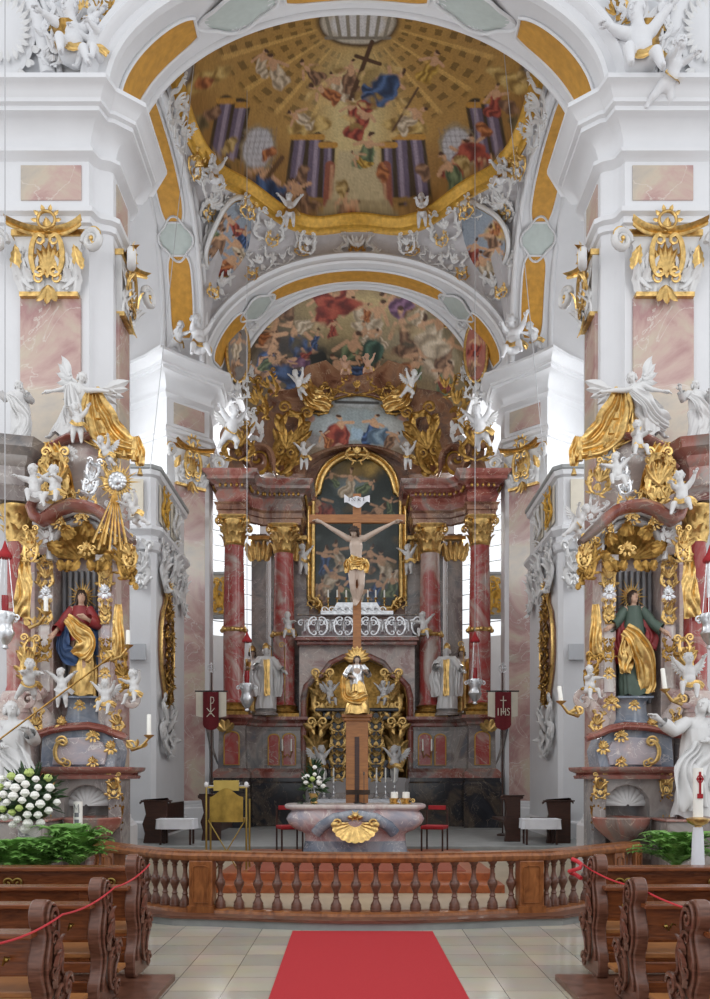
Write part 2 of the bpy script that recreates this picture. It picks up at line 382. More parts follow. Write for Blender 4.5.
# ---------------------------------------------------------------- painting on surfaces (per-vertex colour of the artwork)
class Painter:
    def __init__(s, X, Y, base, seed=1):
        s.X = X; s.Y = Y; s.ps = 1.0; s.r = np.random.RandomState(seed)
        s.C = np.tile(np.array(srgb(base)), (len(X), 1)); s.wx, s.wy = s.warp(.35, 2.2)
    def warp(s, f, amp):
        a = s.r.uniform(0, 6.28, 12); dx = np.zeros_like(s.X); dy = np.zeros_like(s.X)
        for i in range(6):
            g = f*(1.5**(i % 4)); an = a[i]
            q = np.sin((s.X*math.cos(an)+s.Y*math.sin(an))*g+a[i+6]); dx += q/(1+i % 4); dy += np.cos((s.X*math.sin(an)-s.Y*math.cos(an))*g+a[11-i])/(1+i % 4)
        return dx*amp*.4, dy*amp*.4
    def mix(s, m, col, a=1.0):
        c = np.array(srgb(col)) if isinstance(col, str) else np.array(col)
        m = np.clip(m*a, 0, 1)[:, None]; s.C = s.C*(1-m)+c*m
    def blob(s, cx, cy, rx, ry, col, ang=0, soft=.2, a=1.0, w=1.0):
        x = s.X+s.wx*w-cx; y = s.Y+s.wy*w-cy; c, n = math.cos(ang), math.sin(ang)
        u = (x*c+y*n)/rx; v = (-x*n+y*c)/ry
        s.mix((1-np.sqrt(u*u+v*v))/soft, col, a)
        return u, v
    def fold(s, cx, cy, rx, ry, cols, ang=0, k=3.0):       # drapery: stripes of three tones
        u, v = s.blob(cx, cy, rx, ry, cols[0], ang)
        ins = np.clip((1-np.sqrt(u*u+v*v))/.3, 0, 1); p = s.r.uniform(0, 6)
        st = np.sin(u*k*2+v*1.5+p+1.2*np.sin(v*3+p))
        s.mix(ins*np.clip(st, 0, 1), cols[1], .8); s.mix(ins*np.clip(-st, 0, 1), cols[2], .8)
    def poly(s, pts, col, a=1.0, soft=1.0, w=.3):
        x = s.X+s.wx*w; y = s.Y+s.wy*w; m = np.full(len(x), 1e9); n = len(pts)
        ar = sum(pts[i][0]*pts[(i+1) % n][1]-pts[(i+1) % n][0]*pts[i][1] for i in range(n))
        for i in range(n):
            (x0, y0), (x1, y1) = pts[i], pts[(i+1) % n]; l = math.hypot(x1-x0, y1-y0)
            dd = ((x1-x0)*(y-y0)-(y1-y0)*(x-x0))/l*(1 if ar > 0 else -1); m = np.minimum(m, dd)
        s.mix(m/soft+.5, col, a)
    def line(s, x0, y0, x1, y1, wd, col, a=1.0):
        l = math.hypot(x1-x0, y1-y0) or 1; ux, uy = (x1-x0)/l, (y1-y0)/l
        t = np.clip((s.X-x0)*ux+(s.Y-y0)*uy, 0, l); dd = np.hypot(s.X-x0-t*ux, s.Y-y0-t*uy)
        s.mix((wd-dd)/1.0+.5, col, a)
    def person(s, cx, cy, h, ang, robe, skin='#c39a78', hair='#4a3020'):
        h = h*s.ps   # small painted figure; ang = lean
        c, n = math.cos(ang), math.sin(ang)
        def q(x, y): return cx+(x*c-y*n)*h, cy+(x*n+y*c)*h
        s.fold(*q(0, .12), .17*h, .34*h, robe, ang, 3); s.fold(*q(s.r.uniform(-.15, .15), .32), .24*h, .15*h, robe, ang+s.r.uniform(-.4, .4), 4)
        for sd in (-1, 1):
            a1 = q(sd*.13, -.16); a2 = q(sd*s.r.uniform(.24, .34), s.r.uniform(-.25, .1)); s.line(*a1, *a2, .038*h, skin)
        s.blob(*q(0, -.14), .11*h, .13*h, skin, ang); s.blob(*q(0, -.34), .068*h, .085*h, skin, ang, .4); s.blob(*q(.02, -.39), .07*h, .06*h, hair, ang, .4)
    def grain(s, amt=.12):
        n = s.r.normal(0, 1, len(s.X)); g = 1+amt*(.5*np.sin(s.X*1.1+2*np.sin(s.Y*.7))*np.sin(s.Y*.9+1.7*np.sin(s.X*.6))+.5*n*.5)
        s.C = np.clip(s.C*g[:, None], 0, 1)
ROBES = [('#8c3a30', '#b25a45', '#4f1f1c'), ('#2f4468', '#5470a0', '#1b2740'), ('#a8842f', '#cfae58', '#6b4f1c'), ('#7a5a44', '#a07d60', '#4a3528'),
         ('#5a6a4c', '#84916c', '#363f2d'), ('#b7a58c', '#d9cbb4', '#80715c'), ('#6d4a6a', '#94708e', '#432c42'), ('#9a5a32', '#c4824f', '#5f331c')]
def painted(name, fn, nu, nv, paint, parent=None, cu=False, rough=.7, off=None):
    m = MB(); m.grid(fn, nu, nv, cu=cu)
    v = np.array(m.v); X = CX+F*v[:, 0]/v[:, 1]; Y = CY-F*(v[:, 2]-HC)/v[:, 1]
    C = paint(X, Y)
    o = m.build(name, vcol(name+'_paint', rough), parent, smooth=180)
    at = o.data.color_attributes.new('paint', 'FLOAT_COLOR', 'POINT')
    at.data.foreach_set('color', np.hstack([C, np.ones((len(C), 1))]).astype(np.float32).ravel())
    return o

# ---------------------------------------------------------------- floor and steps
m = MB(); m.box2((-9, -2.5, -.1), (9, 30, 0)); struct(m.build('floor', floor_tiles(), smooth=0))
rail_c = [(x, 10.0-.28*math.cos((x-.11)/1.79*PI/2)) for x in [-1.68+3.58*i/16 for i in range(17)]]
right_pts = [(2.27, 10.05), (2.52, 10.24), (2.76, 10.46), (3.02, 10.70), (3.30, 10.94), (3.58, 11.18), (3.80, 11.42)]
left_pts = [(-3.62, 11.6), (-3.38, 11.25), (-3.12, 10.95), (-2.85, 10.68), (-2.58, 10.42), (-2.32, 10.2), (-2.06, 10.05)]
rail_all = left_pts+[(-1.68, 10.0)]+rail_c[1:-1]+[(1.9, 10.0)]+right_pts
rail_ext = [(-9, 12.4), (-3.9, 12.4)]+rail_all+[(3.9, 12.4), (9, 12.4)]
def platform(name, front, yback, z0, z1, mat, off=0):
    # solid slab behind a front line
    m = MB(); fr = []
    t = MB(); t.sweep(front, [(off, 0)]); fr = [(p[0], p[1]) for p in t.v]
    n = len(fr); vs = [(x, y, z) for z in (z0, z1) for x, y in fr]+[(fr[0][0], yback, z0), (fr[-1][0], yback, z0), (fr[0][0], yback, z1), (fr[-1][0], yback, z1)]
    fs = [(i, i+1, n+i+1, n+i) for i in range(n-1)]+[tuple(range(n, 2*n))+(2*n+3, 2*n+2)]
    m.raw(vs, fs); return struct(m.build(name, mat, smooth=0))
platform('trim_1', rail_ext, 13, 0, .085, STONE, .34)
platform('trim_2', rail_ext, 13, .085, .118, WOOD, .37)
CHF = solid('sand_stone_floor', '#b3a48c', .3, var=.1, vs=2)
platform('trim_3', rail_ext, 30, .05, .125, CHF, -.12)
m = MB(); m.box2((-2.05, 11.5, .125), (2.05, 12.0, .24)); struct(m.build('trim_4', WOODO, smooth=0, bev=.01))
m = MB(); m.box2((-2.0, 12.0, .125), (2.0, 15.9, .35)); struct(m.build('trim_5', WOODO, smooth=0, bev=.01))
tag(MB().box2((-1.6, 12.15, .352), (1.6, 14.9, .362)).build('rug', BRICKC, smooth=0), 'rust-coloured rug on the wooden platform under the front altar', 'rug')
m = MB(); m.box2((-8, 16.4, .05), (8, 29, .36)); struct(m.build('trim_6', STONE, smooth=0, bev=.01))

# ---------------------------------------------------------------- crossing piers with entablature
EN = [(0, 10.5), (.05, 10.52), (.05, 10.62), (.12, 10.66), (.12, 10.74), (.03, 10.8), (0, 10.82), (0, 11.52), (.06, 11.56), (.13, 11.6), (.13, 11.66), (.05, 11.7),
      (.06, 11.78), (.10, 11.88), (.18, 11.97), (.28, 12.03), (.36, 12.05), (.36, 12.12), (.42, 12.14), (.42, 12.2), (.47, 12.25), (.55, 12.34), (.6, 12.36), (.6, 12.43), (.1, 12.46), (-.25, 12.46)]
def pier(path, M, name):
    m = MB(M); m.sweep(path, [(.12, 0), (.12, .9), (.04, 1.0), (0, 1.05)]+EN); return struct(m.build(name, W_, smooth=35))
P1 = [(-9, 13.4), (-5.7, 13.4), (-5.7, 13.2), (-4.26, 13.2), (-4.23, 13.3), (-4.14, 13.38), (-4.0, 13.42), (-3.95, 13.46), (-3.95, 14.45), (-4.05, 14.6), (-4.6, 14.6), (-9, 14.6)]
C0 = Vector((-4.905, 21.41)); dR = Vector((.73, .68)).normalized(); dL = Vector((-.81, .58)).normalized()
def q2(*a): return [(p[0], p[1]) for p in a]
P2 = q2(C0+dL*1.9+Vector((-.3, 1.2)), C0+dL*1.9, C0+dL*.12, C0+Vector((0, -.02)), C0+dR*.12, C0+dR*1.28, C0+dR*1.28+Vector((.0, .3)))+[(-4.02, 23.2)]
for M, sd in ((I4, 'left'), (MIR, 'right')):
    pier(P1, M, 'wall_'+sd); pier(P2, M, 'wall_'+sd)
# attic wall over the near piers, pierced by the crossing arch
def ell(a, b, n, z0=12.43, a0=0, a1=PI): return [(a*math.cos(a0+(a1-a0)*i/n), z0+b*math.sin(a0+(a1-a0)*i/n)) for i in range(n+1)]
def sgn(x): return -1 if x < 0 else 1
e = ell(3.95, 2.2, 48)
m = MB(); vs = []; fs = []
for i, (x, z) in enumerate(e):
    t = math.atan2(z-12.43, x); k = min(9/abs(math.cos(t)) if abs(math.cos(t)) > .01 else 99, 7/max(math.sin(t), .01))
    vs += [(x, 13.25, z), (k*math.cos(t), 13.25, 12.43+k*math.sin(t))]
for i in range(len(e)-1): fs.append((2*i, 2*i+1, 2*i+3, 2*i+2))
m.raw(vs, fs); struct(m.build('wall_front', WG, smooth=0))
def soffit(name, f0, f1, segs, off):     # f0,f1: t -> near / far point; ochre panels between stucco borders
    m = MB(); m.grid(lambda u, v: tuple(f0(u).lerp(f1(u), v)), 64, 6); struct(m.build(name, W_, smooth=60))
    for (t0, t1, v0, v1) in segs:
        m = MB()
        def g(u, v):
            t = t0+(t1-t0)*u; w = .06*abs(math.sin(u*PI)) ; edge = min(u, 1-u)
            k = 0.18*math.exp(-edge*14)
            vv = v0+(v1-v0)*(v*(1-2*k)+k)
            p = f0(t).lerp(f1(t), vv); return tuple(p+off(t))
        m.grid(g, 40, 6); struct(m.build('trim_7', OCHRE, smooth=60))
        fr = MB()
        loop = [g(i/30, 0) for i in range(31)]+[g(1, v) for v in (.33, .66)]+[g(1-i/30, 1) for i in range(31)]+[g(0, v) for v in (.66, .33)]
        fr.tube(loop, .03, 5, closed=True); struct(fr.build('trim_8', W_, smooth=60))
def A0(t): a = PI*t; return Vector((-3.85*math.cos(a), 13.0, 12.43+2.05*math.sin(a)))
def A1(t): a = PI*t; return Vector((-4.0*math.cos(a), 14.6, 12.43+2.8*math.sin(a)))
soffit('ceiling', A0, A1, [(.02, .26, .22, .75), (.40, .60, .22, .75), (.74, .98, .22, .75)], lambda t: Vector((math.cos(PI*t), -.3, -math.sin(PI*t)))*.03)
def archB(s, X, b=3.5, half=3.25, yc=18.15):
    c = -math.cos(PI*s); si = math.sin(PI*s); n = 2/2.6
    return Vector((X, yc-half*sgn(c)*abs(c)**n, 12.43+b*abs(si)**n))
for sg in (-1, 1):
    soffit('ceiling', lambda t: archB(t, sg*4.0), lambda t: archB(t, sg*4.98), [(.03, .21, .2, .82), (.29, .6, .2, .82), (.68, .97, .2, .82)], lambda t: Vector((-sg*.3, math.cos(PI*t)*-1, -math.sin(PI*t)))*.03)
def C_0(t): a = PI*t; return Vector((-4.0*math.cos(a), 21.95, 12.43+2.85*math.sin(a)))
def C_1(t): a = PI*t; return Vector((-3.72*math.cos(a), 22.95, 12.43+2.9*math.sin(a)))
soffit('ceiling', C_0, C_1, [(.05, .21, .2, .8), (.29, .71, .2, .8), (.79, .95, .2, .8)], lambda t: Vector((math.cos(PI*t), -.2, -math.sin(PI*t)))*.03)
# archivolt mouldings
def bandtube(f, r, n=60, mat=W_, t0=0, t1=1, off=Vector((0, 0, 0))):
    m = MB(); m.tube([f(t0+(t1-t0)*i/n)+off for i in range(n+1)], r, 8); return struct(m.build('trim_9', mat, smooth=60))
def arch_sweep(fc, prof, n=60, mat=W_):   # fc(t, o, y): point on arch offset o outward
    m = MB(); m.grid(lambda u, v: fc(u, prof[round(v*(len(prof)-1))]), n, len(prof)-1); return struct(m.build('trim_10', mat, smooth=40))
def fA(t, q): a = PI*t; return (-(3.85+q[0])*math.cos(a), 13.0+q[1], 12.43+(2.05+q[0])*math.sin(a))
arch_sweep(fA, [(0, 0), (0, -.12), (.06, -.15), (.1, -.12), (.2, -.12), (.24, -.2), (.3, -.24), (.36, -.2), (.42, -.22), (.48, -.1), (.5, .3)])
def fC(t, q): a = PI*t; return (-(4.0+q[0])*math.cos(a), 21.95+q[1], 12.43+(2.85+q[0])*math.sin(a))
arch_sweep(fC, [(0, 0), (0, -.06), (.05, -.1), (.1, -.06), (.17, -.06), (.22, -.14), (.28, -.1), (.32, .1)])
for sg in (-1, 1):
    bandtube(lambda t: archB(t, sg*4.0), .07); bandtube(lambda t: archB(t, sg*3.93, 3.72, 3.45), .06); bandtube(lambda t: archB(t, sg*4.98), .07)
bandtube(A1, .07)
# side bays: walls, vault
for sg, sd in ((-1, 'left'), (1, 'right')):
    m = MB(); m.grid(lambda u, v: tuple(archB(u, sg*(4.98+3*v), 3.4, 3.25)), 40, 2); struct(m.build('ceiling', W_, smooth=60))
    m = MB(); m.grid(lambda u, v: (sg*8.0, 14.8+7.6*u, 17*v), 1, 1); struct(m.build('wall_'+sd, WG, smooth=0))
    m = MB()
    if sg < 0: m.box2((-9, 22.4, 0), (-5.2, 22.6, 17))
    else:
        for a, b in (((5.2, 0), (9, 8.6)), ((5.2, 12.6), (9, 17)), ((7.6, 8.6), (9, 12.6)), ((5.2, 8.6), (5.35, 12.6))): m.box2((a[0], 22.4, a[1]), (b[0], 22.6, b[1]))
    struct(m.build('wall_'+sd, WG, smooth=0))
# dome: ring cornice, shell with painted architecture, pendentives
DC, DA, DB, DZ = 18.0, 3.9, 4.1, 16.3
def ringpt(th, k=1.0, z=0.0, wav=1.0):
    w = 1-.022*wav*(1-abs(math.cos(th*4))**.7)
    return Vector((DA*k*w*math.cos(th), DC+DB*k*w*math.sin(th), DZ+z+.14*wav*math.cos(th*8)))
m = MB(); prof = [(1.05, -.1), (1.02, -.1), (1.01, -.04), (.99, -.03), (.985, .02), (.965, .05), (.96, .1), (.945, .13), (.945, .17), (.96, .2), (1.0, .21)]
m.grid(lambda u, v: tuple(ringpt(u*2*PI, *prof[round(v*10)])), 192, 10, cu=True); struct(m.build('trim_11', GOLDM, smooth=50))
def dome_paint(X, Y):
    p = Painter(X, Y, '#916c38', 3); p.ps = 1.2
    r = p.r; cx, cy = 358, 110
    # coffered semi-dome arcs radiating from the oculus
    dd = np.hypot((p.X-358)/1.25, p.Y-18); an = np.arctan2(p.Y-18, p.X-358)
    p.mix(np.clip((dd-25)/3, 0, 1)*np.clip((150-dd)/20, 0, 1), '#b08a48', .8)
    st = (np.sin(dd*.52) > .45)*1.0; rad = (np.abs(((an*180/PI) % 9)-4.5) < 1.6)*1.0
    zone = np.clip((dd-34)/4, 0, 1)*np.clip((118-dd)/4, 0, 1)*((np.abs(an-PI/2) > .38)*1.0)
    p.mix(zone*(np.sin(dd*.5) > .15)*(np.sin(an*44) > -.1), '#6a5122', .8); p.mix(zone*(np.abs(np.sin(an*11)) < .22), '#d2ab62', .7)
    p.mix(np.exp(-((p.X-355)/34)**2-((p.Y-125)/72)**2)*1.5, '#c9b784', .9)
    for sx in (-1, 1):       # painted palace: purple columns, windows
        for x0, y0, x1, y1, w in ((58, 92, 70, 150, 7), (43, 92, 50, 150, 7), (30, 100, 34, 150, 5), (118, 60, 138, 112, 8), (132, 56, 152, 108, 7)):
            a = (358+sx*x0, y0+48); b = (358+sx*x1*.93, y1+48)
            p.line(*a, *b, w+2.2, '#3d2f1c', .8) ; p.line(*a, *b, w*.8, '#62566b'); p.line(a[0]-sx*1.5, a[1], b[0]-sx*1.5, b[1], w*.3, '#948799', .8)
            p.line(a[0]-7, a[1]-3, a[0]+7, a[1]-3, 3, '#b4863a'); p.line(b[0]-8, b[1]+2, b[0]+8, b[1]+2, 3, '#8c6c3a')
        p.fold(358+sx*48, 126, 26, 8, ('#b09252', '#d2b878', '#6f5326'), .15*sx, 5); p.fold(358+sx*150, 80, 28, 9, ('#b09252', '#d2b878', '#6f5326'), .5*sx, 5)
        p.line(358+sx*28, 166, 358+sx*30, 205, 5, '#8c5240'); p.line(358+sx*26, 166, 358+sx*28, 205, 1.5, '#b98a6a')
        wx = 358+sx*100; p.fold(358+sx*150, 168, 20, 14, ('#8f7440', '#b5985c', '#5f4a25'), .6*sx, 4); p.fold(358+sx*122, 190, 20, 10, ('#7b633a', '#a3884e', '#4d3b1f'), .4*sx, 4)
        p.blob(wx, 148, 20, 26, '#96876a', -.2*sx, .2); p.blob(wx, 148, 16, 22, '#bdbdc4', -.2*sx, .15, w=.3)
        for k in range(-3, 4): p.line(wx+k*5-4*sx, 128, wx+k*5+3*sx, 170, .5, '#6e6a6c', .5); p.line(wx-16, 148+k*6, wx+16, 148+k*6, .5, '#6e6a6c', .5)
        p.blob(wx+sx*80, 72, 17, 30, '#5a4c3a', -.35*sx, .2); p.blob(wx+sx*80, 72, 13, 26, '#8d8d92', -.35*sx, .15, w=.3); p.line(wx+sx*70, 52, wx+sx*92, 96, 1, '#2d2925'); p.line(wx+sx*90, 55, wx+sx*72, 92, 1, '#2d2925')
        p.fold(358+sx*168, 130, 22, 12, ('#6b5d3f', '#9a8558', '#3d321f'), .6*sx)
    p.poly([(330, 205), (338, 150), (378, 150), (386, 205)], '#b9aa86', .8, 3); p.poly([(322, 212), (328, 200), (388, 200), (394, 212)], '#a39370', .9, 2); p.poly([(314, 224), (320, 210), (396, 210), (402, 224)], '#8c7d5c', .9, 2)
    # oculus with lantern painted beyond it
    p.blob(358, 22, 44, 27, '#57442a', 0, .12, w=.2); p.blob(358, 22, 39, 23, '#bdb5a6', 0, .1, w=.2); p.blob(358, 24, 30, 17, '#d2d2d4', 0, .2, w=.2)
    for k in range(-3, 4): p.line(358+k*11, 12, 358+k*9, 36, 1.8, '#8c8577')
    p.line(326, 38, 390, 38, 1.6, '#80796c')
    # figures
    p.fold(356, 84, 46, 22, ('#b29a66', '#d0bd8c', '#8a7443'), 0, 3)
    for (x, y, h, a, c) in ((338, 86, 34, -.5, 5), (350, 76, 36, .2, 3), (325, 92, 34, -1.1, 7), (362, 120, 40, .4, 0), (352, 112, 30, -.3, 0), (375, 96, 36, .6, 0), (388, 84, 42, .9, 1), (382, 92, 36, 1.2, 1), (310, 72, 28, -.7, 3),
                             (275, 70, 36, -.4, 5), (262, 62, 28, .3, 5), (432, 66, 34, .4, 2), (300, 118, 30, -1.2, 5), (368, 150, 36, .2, 4), (360, 160, 24, -.8, 2), (412, 118, 34, .9, 5),
                             (262, 180, 44, .7, 1), (276, 196, 50, .9, 1), (252, 196, 34, -.2, 7), (300, 196, 40, -.5, 3), (345, 206, 34, .1, 3), (352, 212, 28, .4, 7), (460, 160, 42, .3, 0), (476, 150, 34, -.5, 0), (452, 172, 44, -.6, 4), (486, 168, 34, .5, 3), (496, 100, 34, .1, 0)):
        p.person(x, y, h, a, ROBES[c])
    p.line(372, 42, 352, 96, 2.3, '#4f3520'); p.line(356, 56, 380, 64, 2, '#4f3520'); p.line(418, 88, 392, 132, 1.2, '#5a4028'); p.line(282, 158, 246, 206, 2.6, '#5c4024'); p.line(246, 178, 270, 188, 2.2, '#5c4024')
    p.fold(385, 88, 15, 18, ROBES[1], .6); p.fold(268, 188, 20, 9, ROBES[1], .3); p.fold(470, 152, 17, 10, ROBES[0], -.4)
    for k in range(0, 46, 2):      # cloud putti and onlookers crowding the rim
        a = PI*(.04+.92*k/45); rx_ = 168-6*(k % 3); x = 358+rx_*math.cos(a); y = 62+(128+10*(k % 2)-8*(k % 3))*math.sin(a)
        if k % 4 == 0: p.fold(x, y, 11, 6, [('#a58a55', '#c9b07a', '#6b5326'), ROBES[3], ROBES[7]][k % 3], a)
        elif k % 2: p.person(x, y-6, 20, p.r.uniform(-.6, .6), ROBES[[3, 5, 7, 0, 4, 1][k % 6]])
    for k in range(24):
        x = 358+p.r.uniform(-60, 60); y = 66+p.r.uniform(0, 70); p.blob(x, y, 7, 4, '#c9ad74' if k % 2 else '#8f7442', p.r.uniform(-1, 1), .5, .7)
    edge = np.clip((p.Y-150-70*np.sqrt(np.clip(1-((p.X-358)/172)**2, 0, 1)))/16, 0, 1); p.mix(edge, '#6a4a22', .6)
    p.grain(.22); return p.C
def domept(u, v):
    th = -.45+(PI+.9)*u; r = (1-v*.985)
    q = ringpt(th, .955*r+.0, .2, r); q.z = DZ+.19+.14*r*math.cos(th*8)*r+2.7*(1-r*r)**.55; return tuple(q)
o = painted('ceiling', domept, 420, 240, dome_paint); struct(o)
m = MB(); m.grid(lambda u, v: domept(-.45/(PI+.9)*0+1.0+u*(2*PI/(PI+.9)-1), v), 60, 24); struct(m.build('ceiling', OCHRE, smooth=60))
def rect_pt(th):
    c, s = math.cos(th), math.sin(th); y0 = 21.95 if s > 0 else 14.6
    hx = 4.0/abs(c) if abs(c) > 1e-3 else 1e9; hy = abs(y0-DC)/abs(s) if abs(s) > 1e-3 else 1e9
    k = min(hx, hy); x, y = k*c, DC+k*s
    if hx <= hy:
        q = abs(y-18.15)/3.25; z = 12.43+3.62*max(0, 1-min(q, 1)**2.6)**(1/2.6) if q < 1 else 12.43
    elif s > 0:
        q = abs(x)/4.12; z = 12.43+3.05*math.sqrt(max(0, 1-q*q))
    else: q = abs(x)/4.0; z = 12.43+2.8*math.sqrt(max(0, 1-q*q))
    return Vector((x, y, z+.03))
def pend(th, t, off=0.0):
    a = rect_pt(th); b = ringpt(th, 1.02, -.15); p = a.lerp(b, t)
    n = Vector((p.x, p.y-DC, 0)).normalized(); return p+n*(.35*math.sin(PI*t)*min(1, (b.z-a.z)/2)-off)
m = MB(); m.grid(lambda u, v: tuple(pend(u*2*PI, v)), 240, 10, cu=True); struct(m.build('ceiling', GREYP, smooth=60))
# apse: vault with fresco, lunettes, walls with windows
def apse_paint(X, Y):
    p = Painter(X, Y, '#75644a', 9); p.ps = 1.22
    p.mix(np.clip((p.X-250)/60, 0, 1)*np.clip((p.Y-286)/30, 0, 1), '#8d7c58', .7)
    p.blob(350, 320, 90, 38, '#a5936a', 0, .8); p.blob(365, 306, 46, 18, '#b8a478', 0, .6); p.blob(420, 345, 50, 40, '#9a9888', 0, .8, .6)
    p.blob(280, 350, 50, 50, '#3f3a38', 0, .7, .8); p.blob(345, 365, 45, 30, '#33382e', 0, .6, .9)
    for (x, y, h, a, c) in ((283, 305, 34, -.6, 3), (272, 330, 40, .3, 3), (296, 340, 46, -.3, 1), (268, 356, 40, .5, 1), (285, 372, 44, -.8, 1), (305, 362, 30, .8, 6), (258, 375, 34, .2, 3), (310, 322, 26, 1.0, 5),
                             (333, 305, 44, .5, 0), (345, 298, 40, 1.0, 0), (322, 300, 34, -1.0, 0), (360, 312, 34, -.4, 5), (376, 318, 38, .3, 5), (366, 340, 40, -.2, 4), (350, 352, 44, .4, 4), (342, 372, 40, -.5, 3), (372, 370, 36, .6, 7),
                             (395, 304, 34, -.9, 3), (410, 300, 40, .9, 6), (422, 312, 30, .2, 5), (405, 330, 46, -.3, 3), (420, 338, 44, .2, 3), (436, 332, 46, .4, 5), (428, 358, 48, -.6, 5), (446, 350, 40, .5, 3), (410, 368, 34, 1.0, 7), (400, 380, 30, -.5, 7), (445, 378, 34, .2, 4), (275, 395, 34, .3, 7)):
        p.person(x, y, h, a, ROBES[c])
    for k in range(40):
        x = p.r.uniform(262, 452); y = p.r.uniform(300, 400)
        if abs(x-350) > 30 or y > 350: p.blob(x, y, 8, 5, ['#a08c68', '#57503f', '#b7a47e', '#6c5a44'][k % 4], p.r.uniform(-1, 1), .5, .6)
    for k in range(16): p.person(p.r.uniform(262, 452), p.r.uniform(300, 392), 20, p.r.uniform(-1, 1), ROBES[[3, 5, 7, 0, 4, 1][k % 6]])
    p.fold(338, 308, 26, 9, ROBES[0], -.2); p.fold(324, 300, 16, 7, ROBES[0], .5); p.fold(290, 376, 26, 10, ROBES[1], .4); p.fold(432, 345, 20, 12, ROBES[5], .3)
    p.fold(372, 352, 12, 16, ('#3a5549', '#5c7d6c', '#22332c'), .2); p.blob(318, 360, 12, 14, '#20221e', .5, .4)
    p.grain(.25); return p.C
def vaultpt(u, v):
    a = PI*(1-u); b = v*PI/2
    return (3.45*math.cos(a)*math.cos(b)**.8, 23.2+4.8*math.sin(b), 12.2+(3.22*math.sin(a)*(math.cos(b)**.8)+.0))
struct(painted('ceiling', vaultpt, 300, 150, apse_paint))
m = MB(); m.grid(lambda u, v: tuple(C_1(u).lerp(Vector((-3.45*math.cos(PI*u), 23.2, 12.2+3.22*math.sin(PI*u))), v)), 60, 3); struct(m.build('ceiling', W_, smooth=60))
bandtube(lambda t: Vector((-3.43*math.cos(PI*t), 23.18, 12.2+3.2*math.sin(PI*t))), .06)
bandtube(C_1, .06)
def panel_wall(m, a, b, z0, z1, holes, th=.25):   # wall from a to b (plan), holes = (s0,s1,zb,zt) arched openings
    a = Vector((a[0], a[1], 0)); b = Vector((b[0], b[1], 0)); L = (b-a).length; ang = math.atan2(b.y-a.y, b.x-a.x)
    Q = T(a.x, a.y, 0) @ RZ(ang); x = 0
    for s0, s1, zb, zt in holes:
        m.box2((x, 0, z0), (s0, th, z1), Q); m.box2((s0, 0, z0), (s1, th, zb), Q)
        r = (s1-s0)/2; n = 10
        for i in range(n):
            t0, t1 = PI*i/n, PI*(i+1)/n; xa, xb = s0+r-r*math.cos(t0), s0+r-r*math.cos(t1); za, zz = zt-r+r*math.sin(t0), zt-r+r*math.sin(t1)
            vs = [(xa, 0, za), (xb, 0, zz), (xb, 0, z1), (xa, 0, z1), (xa, th, za), (xb, th, zz), (xb, th, z1), (xa, th, z1)]
            m.raw(vs, [(0, 1, 2, 3), (7, 6, 5, 4), (0, 4, 5, 1), (3, 2, 6, 7)], Q)
        x = s1
    m.box2((x, 0, z0), (L, th, z1), Q)
    return Q, L
for M, sd in ((I4, 'left'), (MIR, 'right')):
    m = MB(M)
    panel_wall(m, (-5.9, 24.6), (-4.2, 23.0), 0, 12.5, [])
    panel_wall(m, (-5.9, 24.5), (-5.5, 27.0), 0, 12.5, [(.4, 2.1, 6.6, 11.6)])
    panel_wall(m, (-5.5, 26.9), (-2.9, 28.6), 0, 12.5, [(.25, 2.6, 6.4, 11.8)])
    struct(m.build('wall_'+sd, WG, smooth=0))
    m = MB(M); m.box2((-6.1, 22.9, 12.3), (-3.2, 28.9, 12.45)); struct(m.build('ceiling', W_, smooth=0))
m = MB(); m.box2((-3, 28.5, 0), (3, 28.7, 12.5)); m.box2((-9, 22.3, 12.45), (-3.9, 22.5, 18)); m.box2((3.9, 22.3, 12.45), (9, 22.5, 18)); struct(m.build('wall_back', WG, smooth=0))

for M in (I4, MIR):       # glazing bars of the windows
    for a, b, s0, s1, zb, zt in (((-5.9, 24.5), (-5.5, 27.0), .4, 2.1, 6.6, 11.6), ((-5.5, 26.9), (-2.9, 28.6), .25, 2.6, 6.4, 11.8), ((5.2, 22.45), (9, 22.45), .15, 2.4, 8.6, 12.6)):
        if b[1] == 22.45 and M is MIR: continue
        ang = math.atan2(b[1]-a[1], b[0]-a[0]); m = MB(M @ T(a[0], a[1], 0) @ RZ(ang)); n = 4
        for i in range(n+1): x = s0+(s1-s0)*i/n; m.box2((x-.015, .08, zb), (x+.015, .12, zt-.35*abs(i-2)))
        k = int((zt-zb)/.5)
        for i in range(k): m.box2((s0, .085, zb+i*.5-.012), (s1, .115, zb+i*.5+.012))
        struct(m.build('window_1', IRON, smooth=0))
